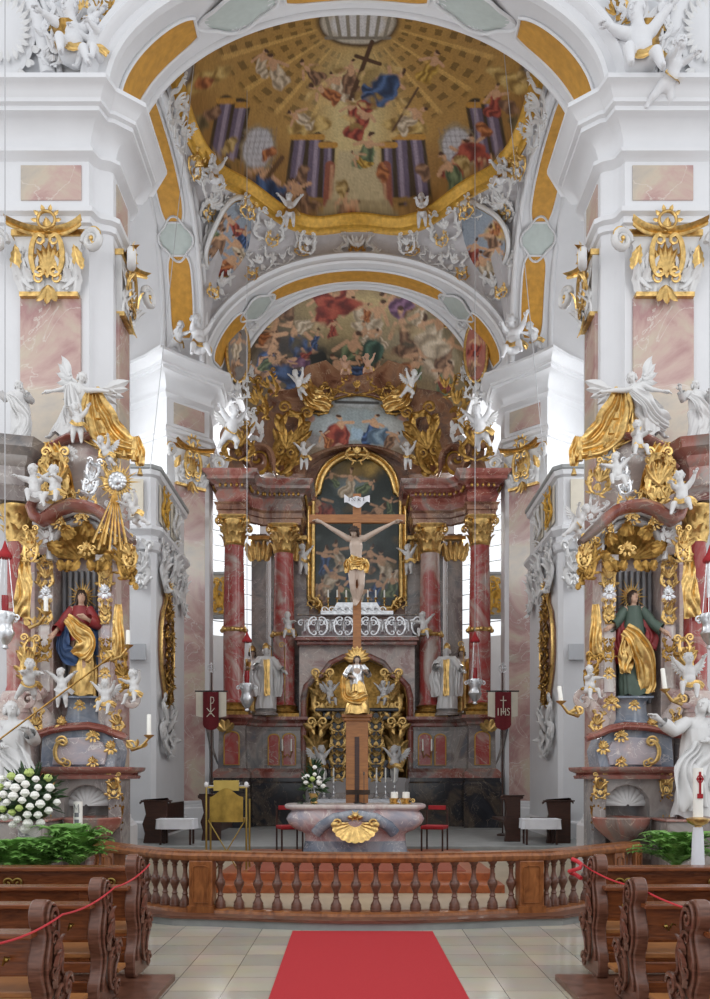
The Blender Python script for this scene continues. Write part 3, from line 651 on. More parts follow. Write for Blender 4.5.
# ---------------------------------------------------------------- figures
DG = bpy.context.evaluated_depsgraph_get
def remesh(mb, vox, smooth=3):
    me = bpy.data.meshes.new('t'); me.from_pydata(mb.v, [], mb.f); o = bpy.data.objects.new('t', me); COL.objects.link(o)
    r = o.modifiers.new('r', 'REMESH'); r.mode = 'VOXEL'; r.voxel_size = vox
    s = o.modifiers.new('s', 'SMOOTH'); s.factor = .5; s.iterations = smooth
    dg = DG(); dg.update(); out = bpy.data.meshes.new_from_object(o.evaluated_get(dg))
    bpy.data.objects.remove(o); bpy.data.meshes.remove(me)
    r = MB(); r.v = [tuple(v.co) for v in out.vertices]; r.f = [list(p.vertices) for p in out.polygons]
    bpy.data.meshes.remove(out); return r
def hand(mb, w, d, up, s):          # palm plus four fingers and a thumb
    d = Vector(d).normalized(); up = Vector(up); sd = d.cross(up).normalized(); up = sd.cross(d)
    w = Vector(w); mb.cap(w, w+d*.045*s, .017*s, .022*s, 7)
    for k, L in enumerate((.036, .044, .040, .030)):
        b = w+d*.055*s+sd*(.018-.012*k)*s
        mb.tube([b, b+d*L*.5*s+up*-.002*s, b+d*L*.9*s-up*.012*s], [.0075*s, .007*s, .005*s], 5)
    b = w+d*.02*s+sd*.018*s; mb.tube([b, b+(d*.6+sd).normalized()*.022*s, b+(d*1.4+sd).normalized()*.042*s], [.009*s, .008*s, .006*s], 5)
def head(mb, c, r, look, post):
    # skull + jaw in mb (remeshed); post collects the small features
    look = Vector(look).normalized(); q = Vector((0, -1, 0)).rotation_difference(look).to_matrix().to_4x4()
    M = T(*c) @ q @ SC(r)
    mb.ball((0, .05, .12), (.74, .88, .86), 14, 10, M=M); mb.ball((0, -.28, -.45), (.5, .5, .48), 12, 8, M=M)
    post.cap(*(M @ Vector(p) for p in ((0, -.80, .10), (0, -.98, -.22))), .07*r, .13*r, 7)
    for sx in (-1, 1):
        post.ball((sx*.27, -.72, .10), (.12, .12, .07), 8, 5, M=M); post.cap(M @ Vector((sx*.14, -.80, .25)), M @ Vector((sx*.42, -.68, .22)), .05*r, .04*r, 6)
        post.ball((sx*.74, .0, -.02), (.09, .16, .24), 7, 5, M=M)
    post.cap(M @ Vector((-.16, -.74, -.50)), M @ Vector((.16, -.74, -.50)), .045*r, .045*r, 6); post.cap(M @ Vector((-.12, -.72, -.60)), M @ Vector((.12, -.72, -.60)), .045*r, .045*r, 6)
    return M
def hairmesh(M, seed=0, long=0, n=26, curl=.16):
    h = MB(); r = random.Random(seed)
    h.ball((0, .12, .22), (.80, .92, .84), 12, 8, M=M)
    for i in range(n):
        a = r.uniform(0, 2*PI); e = r.uniform(-.1, 1.3)
        d = Vector((math.cos(a)*math.cos(e), abs(math.sin(a))*math.cos(e) if e < .75 else math.sin(a)*math.cos(e), math.sin(e)))
        h.ball(d*.85+Vector((0, .12, .14)), curl*r.uniform(.8, 1.3), 7, 5, M=M)
    if long:
        for i in range(9):
            a = -.3+(PI+.6)*i/8; x, y = math.cos(a)*.72, math.sin(a)*.6+.15
            h.tube([(x, y, .2), (x*1.12, y*1.1, -.4), (x*1.05, y, -.4-long*.6), (x*1.2, y*.8, -.5-long)], [.22, .24, .2, .06], 6, M=M)
    return h
BASEJ = dict(pel=(0, 0, .52), chest=(0, 0, .73), neck=(0, 0, .835), head=(0, -.01, .925), shL=(.105, 0, .80), shR=(-.105, 0, .80),
             elL=(.15, 0, .64), elR=(-.15, 0, .64), haL=(.15, -.08, .50), haR=(-.15, -.08, .50), hiL=(.055, 0, .50), hiR=(-.055, 0, .50),
             knL=(.06, -.02, .28), knR=(-.06, -.02, .28), anL=(.06, 0, .045), anR=(-.06, 0, .045), look=(0, -1, 0))
def adult(J, vox=.0105, hs=1.0):
    j = dict(BASEJ); j.update(J); V = {k: Vector(v) for k, v in j.items()}
    m = MB(); post = MB()
    m.cap(V['pel'], V['pel'].lerp(V['chest'], .45), .085, .074); m.cap(V['pel'].lerp(V['chest'], .45), V['chest'], .074, .092)
    m.cap(V['shL'], V['shR'], .045, .045); m.cap(V['chest'], V['neck'], .06, .036); m.cap(V['neck'], V['head'], .034, .036)
    for s in 'LR':
        m.cap(V['sh'+s], V['el'+s], .041, .031); m.cap(V['el'+s], V['ha'+s], .031, .018)
        m.cap(V['pel'].lerp(V['hi'+s], .6), V['hi'+s], .075, .07); m.cap(V['hi'+s], V['kn'+s], .068, .043); m.cap(V['kn'+s], V['an'+s].lerp(V['kn'+s], .7), .042, .044); m.cap(V['kn'+s].lerp(V['an'+s], .3), V['an'+s], .044, .023)
        ft = V.get('ft'+s, V['an'+s]+Vector((0, -.085, -.025))); m.cap(V['an'+s], ft, .024, .018)
        post_d = V.get('hd'+s, V['ha'+s]-V['el'+s]); hand(post, V['ha'+s], post_d, (0, 0, 1) if abs(post_d.normalized().z) < .8 else (0, 1, 0), 1.25)
    HM = head(m, V['head'], .068, V['look'], post)
    r = remesh(m, vox, 3); b = len(r.v); r.v += post.v; r.f += [[i+b for i in f] for f in post.f]
    return r, HM, V
def robe(z0, z1, r0, r1, seed=0, k=9, cx=0, cy=0, sway=.02, amp=.13, ell_=.8, a0=0, a1=2*PI, n=72, m=22, top=None):
    q = random.Random(seed); ph = [q.uniform(0, 6.28) for _ in range(6)]
    mb = MB()
    def fn(u, v):
        a = a0+(a1-a0)*u; z = z1+(z0-z1)*v
        r = r0+(r1-r0)*v**.8; c_ = Vector((math.cos(a)*1.3, math.sin(a)*1.3, 0))
        wd = noise.noise(c_+Vector((ph[0], 0, v*1.6)))*1.5
        e = 1-abs(math.sin(.5*(k*a)+wd*2.2+ph[1]))**.9
        f = amp*((.3+.9*v)*(e*1.1-.35)+.7*noise.noise(c_*1.4+Vector((0, ph[2], v*3.5)))*(.3+v))
        s = sway*math.sin(v*PI)
        return (cx+s+r*(1+f)*math.cos(a), cy+r*ell_*(1+f)*math.sin(a), z+.012*math.sin(a*5+ph[4])*v)
    mb.grid(fn, n, m, cu=abs(a1-a0-2*PI) < 1e-6)
    return mb
def smooth_path(pts, t):
    K = len(pts)-1; t = max(0, min(.99999, t))*K; k = int(t); f = t-k
    p0, p1, p2, p3 = pts[max(k-1, 0)], pts[k], pts[k+1], pts[min(k+2, K)]
    return .5*(2*p1+(p2-p0)*f+(2*p0-5*p1+4*p2-p3)*f*f+(3*p1-p0-3*p2+p3)*f**3)
def drape(pts, w, seed=0, k=5, amp=.25, n=24, m=30, fn=(0, -1, 0)):    # cloth following a line, with wandering folds across
    q = random.Random(seed); ph = q.uniform(0, 50); pts = [Vector(p) for p in pts]; N0 = Vector(fn); L = sum((b-a).length for a, b in zip(pts, pts[1:]))
    ws = [Vector((x, 0, 0)) for x in (w if hasattr(w, '__len__') else [w]*len(pts))]; wm = max(x.x for x in ws)
    mb = MB()
    def f(u, v):
        p = smooth_path(pts, v); d = (smooth_path(pts, v+.02)-smooth_path(pts, v-.02)).normalized()
        sd = d.cross(N0).normalized(); nn = sd.cross(d); ww = smooth_path(ws, v).x
        x = (u-.5)*ww*(1+.16*noise.noise(Vector((v*4, ph, (u > .5)*3))))
        a = u*k*.75+1.1*noise.noise(Vector((u*1.5, v*2.2, ph)))*1.4+ph
        y = (1-abs(math.sin(a*PI))**.8)*amp*ww*.34*(.5+.9*abs(noise.noise(Vector((u*2, v*3+5, ph)))))*1.3+amp*.25*ww*noise.noise(Vector((u*3, v*4, ph+9)))
        return tuple(p+sd*x-nn*y*1.0+d*(.10*ww*noise.noise(Vector((u*3.1, ph, 1)))))
    mb.grid(f, n*2, m)
    return mb
def wing(M, L=1, seed=0, rows=3):
    mb = MB(); r = random.Random(seed)
    mb.tube([(0, 0, 0), (L*.16, .01, L*.28), (L*.42, .0, L*.40)], [.045*L, .05*L, .02*L], 7, M=M)
    for row in range(rows):
        n = 8-row
        for i in range(n):
            t = i/(n-1); b = Vector((L*.42*t**.8, -.02*L*row, L*(.02+.38*math.sin(t*PI*.5))))
            a = -PI*.62+t*PI*.78                  # direction angle in plane
            l = L*(.72-.20*row)*(.62+.38*t)
            Q = M @ T(*b) @ RY(PI/2-a-.25)
            mb.leaf(Q, l*.86, l*.34, -.12, 1, 5)
    return mb
PUT = {}
def putto_mesh(mode, seed):
    if (mode, seed) in PUT: return PUT[(mode, seed)]
    q = random.Random(seed*13+5); m = MB(); post = MB(); u = q.uniform
    if mode == 'sit': pel, ch, hd = Vector((0, 0, .18)), Vector((0, -.03, .42)), Vector((u(-.05, .05), -.06, .68))
    elif mode == 'fly': pel, ch, hd = Vector((0, .12, .30)), Vector((0, -.04, .46)), Vector((u(-.05, .05), -.20, .66))
    else: pel, ch, hd = Vector((0, 0, .42)), Vector((0, -.01, .62)), Vector((u(-.04, .04), -.04, .86))
    m.cap(pel, ch, .125, .115, 12); m.ball(pel.lerp(ch, .4)+Vector((0, -.04, 0)), .12, 12, 8); m.cap(ch, hd, .07, .06)
    for i, s in enumerate((1, -1)):
        sh = ch+Vector((s*.11, 0, .06))
        kind = q.choice(['up', 'out', 'down', 'fwd']) if mode != 'x' else 'out'
        d = {'up': (s*.8, -.2, .9), 'out': (s, -.4, .1), 'down': (s*.6, -.2, -.9), 'fwd': (s*.25, -1, -.05)}[kind]
        d = Vector(d).normalized(); el = sh+d*.13; d2 = (d+Vector((u(-.4, .4), -.3, u(-.2, .5)))).normalized(); ha = el+d2*.11
        m.cap(sh, el, .066, .054); m.cap(el, ha, .054, .036); hand(post, ha, d2, (0, 0, 1) if abs(d2.z) < .8 else (0, 1, 0), 1.5)
        hi = pel+Vector((s*.07, 0, -.03))
        if mode == 'sit': kn = hi+Vector((s*.06, -.18, u(-.02, .07))); an = kn+Vector((s*u(-.02, .06), -.04, -.19))
        elif mode == 'fly': kn = hi+Vector((s*.06, u(-.08, .14), -.12)); an = kn+Vector((s*.03, .16, -.08))
        else: kn = hi+Vector((s*.02, -.05*(i == 0)-.01, -.18)); an = Vector((kn.x+s*.01, kn.y+.04, .05))
        m.cap(hi, kn, .085, .06); m.cap(kn, an, .062, .036); m.cap(an, an+Vector((0, -.07, -.03)), .036, .026)
    look = Vector((u(-.7, .7), -1, u(-.3, .3)))
    HM = head(m, hd, .118, look, post)
    r = remesh(m, .017, 3); b = len(r.v); r.v += post.v; r.f += [[k+b for k in f] for f in post.f]
    hb = hairmesh(HM, seed, 0, 22, .2)
    bo = r.build('putto_body', None, smooth=180); ho = hb.build('hair', None, smooth=180)
    W = []
    for s in (1, -1):
        W.append(wing(T(s*.05, ch.y+.09, ch.z) @ SC(s, 1, 1) @ RZ(.5), .36, seed, 2).build('wing', None, smooth=60))
    cl = drape([(pel.x-.14, -.13+pel.y, pel.z+.06), (pel.x, -.17+pel.y, pel.z-.02), (pel.x+.15, -.12+pel.y, pel.z+.03), (pel.x+.27, -.02+pel.y, pel.z-.06)], .12, seed, 3, .5, 8, 14, fn=(0, -1, .3)).build('sash', None, smooth=180)
    res = [o.data for o in [bo, ho, cl]+W]
    for o in [bo, ho, cl]+W: bpy.data.objects.remove(o)
    PUT[(mode, seed)] = res; return res
def mk(me, name, mat, par):
    me2 = me if len(me.materials) == 0 else me
    o = bpy.data.objects.new(name, me2); COL.objects.link(o); o.parent = par
    if len(me2.materials) == 0: me2.materials.append(mat)
    o.material_slots[0].link = 'OBJECT'; o.material_slots[0].material = mat
    return o
def putto(px, py, d, h, label, mode='sit', seed=1, rz=0, rot=None, wings=False, cloth=None, group=None, body=None, name='putto', off=(0, 0, 0)):
    # px,py = the figure's base; h = height in metres of the full figure
    p = P(px, py, d)+Vector(off)
    t = thing(name, label, 'putto', p, rz, group, h, rot)
    ms = putto_mesh(mode, seed); b = body or WHITE
    mk(ms[0], 'body', b, t); mk(ms[1], 'hair', b, t); mk(ms[2], 'sash', cloth or GOLD, t)
    if wings:
        mk(ms[3], 'wing', WHITE if not wings == 'gold' else GOLD, t); mk(ms[4], 'wing', WHITE if not wings == 'gold' else GOLD, t)
    return t
def figure(name, label, cat, loc, rz, H, J, parts, body=WHITE, hair=None, hseed=1, longhair=.3, rot=None, group=None):
    t = thing(name, label, cat, loc, rz, group, H, rot)
    r, HM, V = adult(J); r.build('body', body, t, smooth=180)
    if hair is not None: hairmesh(HM, hseed, longhair).build('hair', hair, t, smooth=180)
    for nm, mb, mat in parts(HM, V): mb.build(nm, mat, t, smooth=180 if nm not in ('wing', 'halo', 'crown') else 40)
    return t
def rays(mb, c, r0, r1, n=24, y=0, w=.05, M=None, seed=0):
    q = random.Random(seed)
    for i in range(n):
        a = 2*PI*i/n; L = r1*(1 if i % 2 == 0 else .72)*q.uniform(.92, 1.05); wd = w*r1
        d = Vector((math.cos(a), 0, math.sin(a))); s_ = Vector((-d.z, 0, d.x)); c_ = Vector(c)
        vs = [c_+d*r0-s_*wd, c_+d*r0+s_*wd, c_+d*L, c_+d*r0*1.1+Vector((0, -.02*r1-.004, 0)), c_+d*r0+Vector((0, .02*r1+.004, 0))]
        mb.raw([tuple(v) for v in vs], [(0, 3, 2), (3, 1, 2), (0, 2, 4), (4, 2, 1), (0, 4, 1, 3)], M)
    return mb
def sleeve(V, s, w=.06, k=1.0):
    m = MB(); a, b, c = V['sh'+s], V['el'+s], V['ha'+s]
    m.tube([a+(a-b)*.1, a.lerp(b, .5), b, b.lerp(c, .5), b.lerp(c, .82)], [.05, .058, .052, .055, w*k], 10, cap=False); return m
# ---------------------------------------------------------------- pilasters with gilded capitals
def capital_parts(t, w, h, z, mg=GOLD, mw=WHITE, y=0):
    hw = w/2
    m = MB(); m.prism([(-hw*.98, 0), (hw*.98, 0), (hw*1.0, h*.3), (hw*1.12, h*.75), (hw*1.25, h*.9), (-hw*1.25, h*.9), (-hw*1.12, h*.75), (-hw, h*.3)], y-.1, y+.02, M=T(0, 0, z))
    body = m.build('capital', mw, t, smooth=30)
    m = MB()
    for i in range(2):
        sd = 1 if i else -1
        m.rocaille(T(sd*hw*.62, y-.12, z+h*.38) @ RY(.2*sd), w*.42, h*.62, 11+i, .8, False) if sd > 0 else m.rocaille(T(sd*hw*.62, y-.12, z+h*.38) @ RY(.2*sd) @ MIR, w*.42, h*.62, 12, .8, False)
        for k in range(3): m.leaf(T(sd*hw*(.35+.25*k), y-.11, z+h*.02) @ RY(.15*sd*k), h*(.34+.06*k), w*.2, .8, 3, 6)
    m.build('leaves', mw, body, smooth=60)
    m = MB(); n = 24
    def ab(u, v):
        x = (u*2-1)*hw*1.28; c = -.2*(abs(u*2-1)**2.2)*1.0-.1; zz = [0, .0, .03, .06, .09, .12, .12][round(v*6)]*h*.9; o = [0, .03, .05, .03, .08, .11, -.05][round(v*6)]
        return (x*(1+o*.3), y+c-o, z+h*.87+zz+.06*h*abs(u*2-1)**2)
    m.grid(ab, n, 6); m.box2((-hw*1.3, y-.14, z+h*.89), (hw*1.3, y+.02, z+h*.98)); m.build('abacus', mg, body, smooth=50)
    for sd in (-1, 1):
        m = MB(); m.scroll(T(sd*hw*1.28, y-.26, z+h*.70) @ SC(sd, 1, 1) @ RZ(-.3) @ RX(0), h*.17, 1.8, .34, flat=1.3, flip=-1); m.build('volute', mw, body, smooth=60)
        m = MB(); m.scroll(T(sd*hw*1.30, y-.29, z+h*.72) @ SC(sd, 1, 1) @ RZ(-.3), h*.19, 1.0, .14, flip=-1); m.leaf(T(sd*hw*1.15, y-.2, z+h*.34) @ RY(-.2*sd) @ SC(1, 1, 1), h*.36, w*.2, .5); m.build('volute_leaf', mg, body, smooth=60)
    m = MB()      # shell cartouche, ring, pendant
    for k in range(-3, 4): m.leaf(T(0, y-.16, z+h*.28) @ RY(k*.2), h*(.52-.03*abs(k)), w*.16, -.1, 1, 6)
    m.cscroll(T(-w*.2, y-.2, z+h*.55), h*.62, .07, flip=-1, bulge=.2); m.cscroll(T(w*.2, y-.2, z+h*.55), h*.62, .07, bulge=.2)
    m.build('cartouche', mg, body, smooth=60)
    m = MB(); m.tube([(w*.15*math.cos(a), y-.22, z+h*1.07+h*.13*math.sin(a)) for a in [2*PI*i/20 for i in range(20)]], w*.028, 6, closed=True)
    for k in range(6): a = PI*k/5; m.leaf(T(w*.15*math.cos(a), y-.22, z+h*1.07+h*.13*math.sin(a)) @ RY(PI/2-a), h*.11, w*.07, .3, 1, 4)
    m.leaf(T(0, y-.2, z+h*.92) @ RX(0), h*.2, w*.16, .3)
    m.build('ring_ornament', mg, body, smooth=60)
    m = MB(); m.box2((-hw*1.02, y-.13, z-.03), (hw*1.02, y+.02, z+.04))
    m.scroll(T(0, y-.18, z+h*.22), h*.12, 1.2, .2); m.scroll(T(0, y-.18, z+h*.22) @ MIR, h*.12, 1.2, .2)
    for a in (-.5, 0, .5): m.leaf(T(0, y-.16, z+h*.12) @ RY(PI+a), h*.34, w*.13, .3, 2, 6)
    m.build('pendant', mg, body, smooth=60)
def pilaster(loc, rz, w, label, group=None, z0=1.1, z1=9.34, h=1.07, mat=PINK, sc=1):
    t = thing('pilaster', label, 'pilaster', loc, rz, group, (sc, 1, 1))
    m = MB(); m.box2((-w/2, -.05, z0), (w/2, .03, z1)); m.build('shaft', mat, t, smooth=0, bev=.008)
    m = MB(); m.box2((-w/2-.09, -.09, z0-.35), (w/2+.09, .05, z0-.1)); m.box2((-w/2-.05, -.07, z0-.1), (w/2+.05, .04, z0)); m.build('base', W_, t, smooth=0, bev=.02)
    capital_parts(t, w*.94, h*.97, z1)
    m = MB(); m.box2((-w/2, -.02, 10.9), (w/2, .03, 11.45)); m.build('frieze_panel', mat, t, smooth=0)
    return t
angR = math.atan2(dR.y, dR.x)
for sg, sd in ((-1, 'left'), (1, 'right')):
    pilaster((sg*4.86, 13.2, 0), 0, .96, f'wide pink marble pilaster with gilded shell capital on the near {sd} pier, facing the nave')
    pilaster((sg*3.95, 13.92, 0), -sg*PI/2, .62, f'narrow pink marble pilaster on the inner side of the near {sd} pier')
    c = C0+dR*.66; pilaster((c.x if sg < 0 else -c.x, c.y, 0), angR if sg < 0 else -angR, .92, f'pink marble pilaster with gilded capital on the far {sd} pier beside the high altar')
# ---------------------------------------------------------------- high altar
ha = thing('high_altar', 'towering red and grey marble high altar with four columns, gilded capitals and an arched painting', 'altar', (0, 22.6, .36))
HI = ha.matrix_world.copy(); ha_inv = Matrix.Translation((0, -22.6, -.36))
def AB(M=None): return MB(ha_inv @ (M or I4))     # world coordinates into the altar's frame
LP = [(-3.72, 24.5), (-3.72, 22.2), (-2.98, 22.2), (-2.98, 22.6), (-2.6, 22.95), (-1.55, 22.95), (-1.55, 24.4)]
def profs(M, path, prof, name, mat, sm=35): return AB(M).sweep(path, prof).build(name, mat, ha, smooth=sm)
for M, sd in ((I4, 'left'), (MIR, 'right')):
    m = AB(M); m.sweep(LP, [(.14, .36), (.14, 1.55), (.1, 1.6), (.1, 1.7), (0, 1.72)]); m.build('plinth', BLACKM, ha, smooth=0)
    profs(M, LP, [(.0, 1.7), (.12, 1.7), (.12, 1.85), (.05, 1.92), (.0, 1.96)], 'plinth_moulding', RED)
    profs(M, LP, [(0, 1.96), (-.02, 3.0), (0, 3.1)], 'pedestal', GREYM, 0)
    profs(M, LP, [(0, 3.1), (.05, 3.14), (.05, 3.2), (.16, 3.28), (.2, 3.3), (.2, 3.38), (-.6, 3.4)], 'pedestal_cornice', RED)
    for x0, x1, y in ((-3.55, -3.15, 22.2), (-2.45, -2.15, 22.95), (-2.05, -1.7, 22.95)):
        n = 8; r = (x1-x0)/2; out = [(x0, 2.05), (x1, 2.05)]+[(x0+r+r*math.cos(PI*i/n), 2.8+r*.7*math.sin(PI*i/n)) for i in range(n+1)]
        m = AB(M); m.prism(out, y-.035, y+.02); pn = m.build('pedestal_panel', REDCOL, ha, smooth=0)
        m = AB(M); m.tube([(a, y-.04, b) for a, b in out], .018, 5, closed=True); m.build('gilt_rim', GOLDM, pn, smooth=60)
    m = AB(M)   # console volute at the outer side
    m.scroll(T(-3.95, 22.3, 2.95) @ SC(-1, 1, 1), .34, 1.3, .42, flat=1.4, tail=.9, flip=-1); m.build('console', GREYM, ha, smooth=60)
    m = AB(M)
    for k in range(4): m.leaf(T(-3.5, 22.0, 2.95) @ RY(-.9+.6*k), .35, .2, .4)
    m.build('console_leaf', GOLD, ha, smooth=60)
    for cx, cy, r in ((-3.33, 22.5, .29), (-2.05, 23.28, .30)):
        m = AB(M @ T(cx, cy, 0)); m.lathe([(r*1.3, 3.66), (r*1.12, 3.75), (r, 3.82), (r*1.02, 5.2), (r*.97, 6.6), (r*.88, 7.95), (r*.92, 7.98)], 28); c = m.build('column', REDCOL, ha, smooth=60)
        m = AB(M @ T(cx, cy, 0)); m.box2((-r*1.5, -r*1.5, 3.38), (r*1.5, r*1.5, 3.48)); m.lathe([(r*1.45, 3.48), (r*1.55, 3.53), (r*1.45, 3.58), (r*1.25, 3.6), (r*1.25, 3.64), (r*1.35, 3.68), (r*1.2, 3.72), (r, 3.74)], 28); m.build('column_base', GOLDD, c, smooth=40)
        m = AB(M @ T(cx, cy, 0)); m.lathe([(r*.96, 5.62), (r*1.08, 5.66), (r*1.08, 5.72), (r*.96, 5.76)], 24)
        for k in range(8): m.ball((r*1.1*math.cos(k*PI/4), r*1.1*math.sin(k*PI/4), 5.69), .07, 6, 4)
        m.scroll(T(r*1.1, -.05, 5.72), .12, 1.2, .3); m.scroll(T(-r*1.1, -.05, 5.72) @ MIR, .12, 1.2, .3)
        m.build('garland_ring', GOLD, c, smooth=60)
        m = AB(M @ T(cx, cy, 0)); z = 7.96
        m.lathe([(r*.9, z), (r*1.0, z+.04), (r*.9, z+.08), (r*.9, z+.3), (r*1.05, z+.5), (r*1.3, z+.64), (r*1.3, z+.66)], 20)
        for row, (zz, L, rr) in enumerate(((z+.06, .34, .92), (z+.22, .40, .95))):
            for k in range(8):
                a = (k+.5*row)*PI/4; m.leaf(T(r*rr*math.cos(a), r*rr*math.sin(a), zz) @ RZ(a+PI/2), L, .24, .75, 3, 6)
        for k in range(4):
            a = PI/4+k*PI/2
            m.scroll(T(r*1.32*math.cos(a), r*1.32*math.sin(a), z+.58) @ RZ(a) @ T(.02, 0, 0), .11, 1.3, .38, flat=1.3, flip=-1)
            m.leaf(T(r*1.0*math.cos(a), r*1.0*math.sin(a), z+.34) @ RZ(a+PI/2), .28, .12, .9, 1, 5)
        n = 32
        m.grid(lambda u, v: (lambda a, q: (q*math.cos(a), q*math.sin(a), z+.66+[0, .0, .04, .09, .1, .1][round(v*5)]))(u*2*PI, ([0, 1.3, 1.34, 1.5, 1.5, 0][round(v*5)])*r*(1+.13*abs(math.cos(2*(u*2*PI-PI/4)))**3*1.8)), n, 5, cu=True)
        m.build('column_capital', GOLD, c, smooth=50)
    # entablature
    profs(M, [(x, y+.0) for x, y in LP], [(-.1, 8.68), (.0, 8.7), (.0, 8.86), (.04, 8.88), (.04, 9.0), (.1, 9.06)], 'architrave', BROWNM)
    profs(M, LP, [(.1, 9.06), (.0, 9.08), (.06, 9.25), (.0, 9.42)], 'frieze', RED)
    profs(M, LP, [(0, 9.42), (.08, 9.46), (.08, 9.52), (.2, 9.6), (.26, 9.62), (.26, 9.7), (.34, 9.78), (.36, 9.86), (-.6, 9.9)], 'cornice', RED)
    m = AB(M); 
    for i in range(len(LP)-1):
        a = Vector(LP[i]); b = Vector(LP[i+1]); L = (b-a).length; n = max(1, int(L/.13)); dd = (b-a)/L
        for k in range(n):
            p = a+dd*(k+.5)*L/n; m.ball((p.x+dd.y*.12, p.y-dd.x*.12, 9.50), (.04, .04, .06), 6, 4)
    m.build('bead_moulding', GOLDD, ha, smooth=60)
    # rear pilasters and wall behind the columns
    m = AB(M); m.box2((-3.05, 24.0, 3.38), (-2.62, 24.5, 8.75)); m.box2((-2.5, 24.15, 3.38), (-1.4, 24.5, 8.75)); m.build('rear_pilaster', GREYM, ha, smooth=0)
    for x in (-2.83, -1.75):
        m = AB(M)
        for k in range(5): m.leaf(T(x+(k-2)*.1, 23.95, 7.95+.05*(k % 2)) @ RY((k-2)*.15), .6, .22, .5)
        m.box2((x-.3, 23.85, 8.55), (x+.3, 24.1, 8.66)); m.build('rear_capital', GOLD, ha, smooth=50)
    m = AB(M); m.prism([(-3.6, 9.86), (-3.0, 9.86), (-3.05, 10.1), (-3.15, 10.35), (-3.1, 10.7), (-3.0, 10.95), (-3.3, 11.05), (-3.5, 10.8), (-3.45, 10.4)], 22.6, 23.1); m.build('attic_pedestal', BROWNM, ha, smooth=30)
    m = AB(M); m.scroll(T(-3.05, 22.5, 10.9), .32, 1.4, .45, tail=.8, flat=1.3); m.scroll(T(-2.35, 23.1, 10.55), .42, 1.4, .35, tail=.6, flat=1.3); m.build('attic_volute', BROWNM, ha, smooth=60)
    m = AB(M); m.rocaille(T(-3.2, 22.4, 10.75), 1.0, 1.0, 5); m.rocaille(T(-1.95, 23.5, 11.2) @ RY(.25), .8, 1.9, 8); m.rocaille(T(-1.0, 23.75, 12.5) @ RY(.6), .7, .9, 18); m.build('gilt_rocaille', GOLDD, ha, smooth=60)
    m = AB(M @ T(-2.7, 23.2, 10.55)); m.lathe([(.25, -.1), (.3, 0), (.25, .1)], 24, M=RX(PI/2) @ SC(.8, 1.3, 1)); m.build('oval_rim', GOLDM, ha, smooth=60)
    m = AB(M @ T(-2.7, 23.15, 10.55)); m.lathe([(.001, 0), (.26, 0)], 24, M=RX(PI/2) @ SC(.8, 1.3, 1)); m.build('oval_panel', BLUEM, ha, smooth=60)
    # gilded curtain swags beside the gable
    m = AB(M); dm = drape([(-1.5, 23.7, 13.15), (-1.45, 23.65, 12.8), (-1.15, 23.6, 12.45), (-.75, 23.62, 12.3)], [.3, .5, .6, .35], 4, 5, .5); m.raw(dm.v, dm.f); m.build('curtain', GOLD, ha, smooth=180)
# gable wall
def pxo(pts, d): return [((x-CX)*d/F, HC+(CY-y)*d/F) for x, y in pts]
half = [(250, 472), (252, 430), (262, 402), (274, 392), (296, 388), (306, 366), (326, 360), (340, 372), (357, 376)]
arc = [(357+52*math.cos(PI*i/12), 474-28*math.sin(PI*i/12)) for i in range(13)]
out = pxo(half+[(714-x, y) for x, y in reversed(half[:-1])]+arc, 23.9)
m = AB(); m.prism(out, 23.9, 24.6); m.build('gable', BROWNM, ha, smooth=0)
m = AB(); m.box2((-1.6, 24.3, 3.38), (1.6, 24.7, 11.5)); m.build('centre_wall', BROWNM, ha, smooth=0)
def gable_paint(X, Y):
    p = Painter(X, Y, '#8b7a66', 21)
    p.blob(357, 425, 60, 32, '#8f9a9c', 0, .6); p.blob(320, 425, 22, 14, '#a7b0b2', 0, .6); p.blob(392, 430, 26, 16, '#b0b3b0', 0, .6); p.blob(355, 402, 34, 6, '#a7acae', 0, .5)
    for a in (-1, 1):
        for k in range(5): p.blob(357+a*(30+k*7), 440+4*(k % 2), 8, 6, '#b3a293' if k % 2 else '#8f8c8b', 0, .5)
    p.person(342, 430, 40, -.25, ROBES[0]); p.fold(334, 436, 12, 12, ROBES[0], .4); p.person(373, 428, 36, .35, ROBES[1]); p.fold(380, 436, 13, 10, ('#5d7386', '#8ba0ad', '#3a4a5a'), -.2)
    p.person(325, 438, 22, -.6, ROBES[7]); p.person(392, 438, 24, .7, ROBES[3]); p.blob(357, 434, 6, 7, '#9ab0c0', 0, .3)
    for (x, y) in ((338, 448), (350, 451), (360, 452), (372, 449), (312, 420), (402, 418)): p.blob(x, y, 5, 4, '#b98f7c', 0, .4)
    p.line(336, 402, 378, 403, 1.5, '#4b4a48'); p.grain(.25); return p.C
def gpan(u, v):
    x = 292+130*u; top = 396+34*abs(2*u-1)**2.2; bot = min(462, 444+14*(abs(x-357)/52)**2); y = top+(bot-top)*v
    q = P(x, y, 23.86); return (q.x, 23.84-.12*math.sin(PI*v), q.z)
gp = painted('gable_painting', gpan, 180, 90, gable_paint, ha); gp.location = (0, -22.6, -.36)
m = AB(); pts = [(292, 458), (294, 432), (306, 414), (326, 400), (342, 395), (357, 393)]; pts = pts+[(714-x, y) for x, y in reversed(pts[:-1])]
m.tube([P(x, y, 23.8) for x, y in pts], .07, 8); m.build('gable_moulding', BROWNM, ha, smooth=60)
m = AB(); m.tube([P(x, y+2, 23.72) for x, y in pts], .03, 6); m.rocaille(P(357, 391, 23.6) and T(0, 23.6, 12.85), 1.3, .5, 9); m.build('gable_crest', GOLDD, ha, smooth=60)
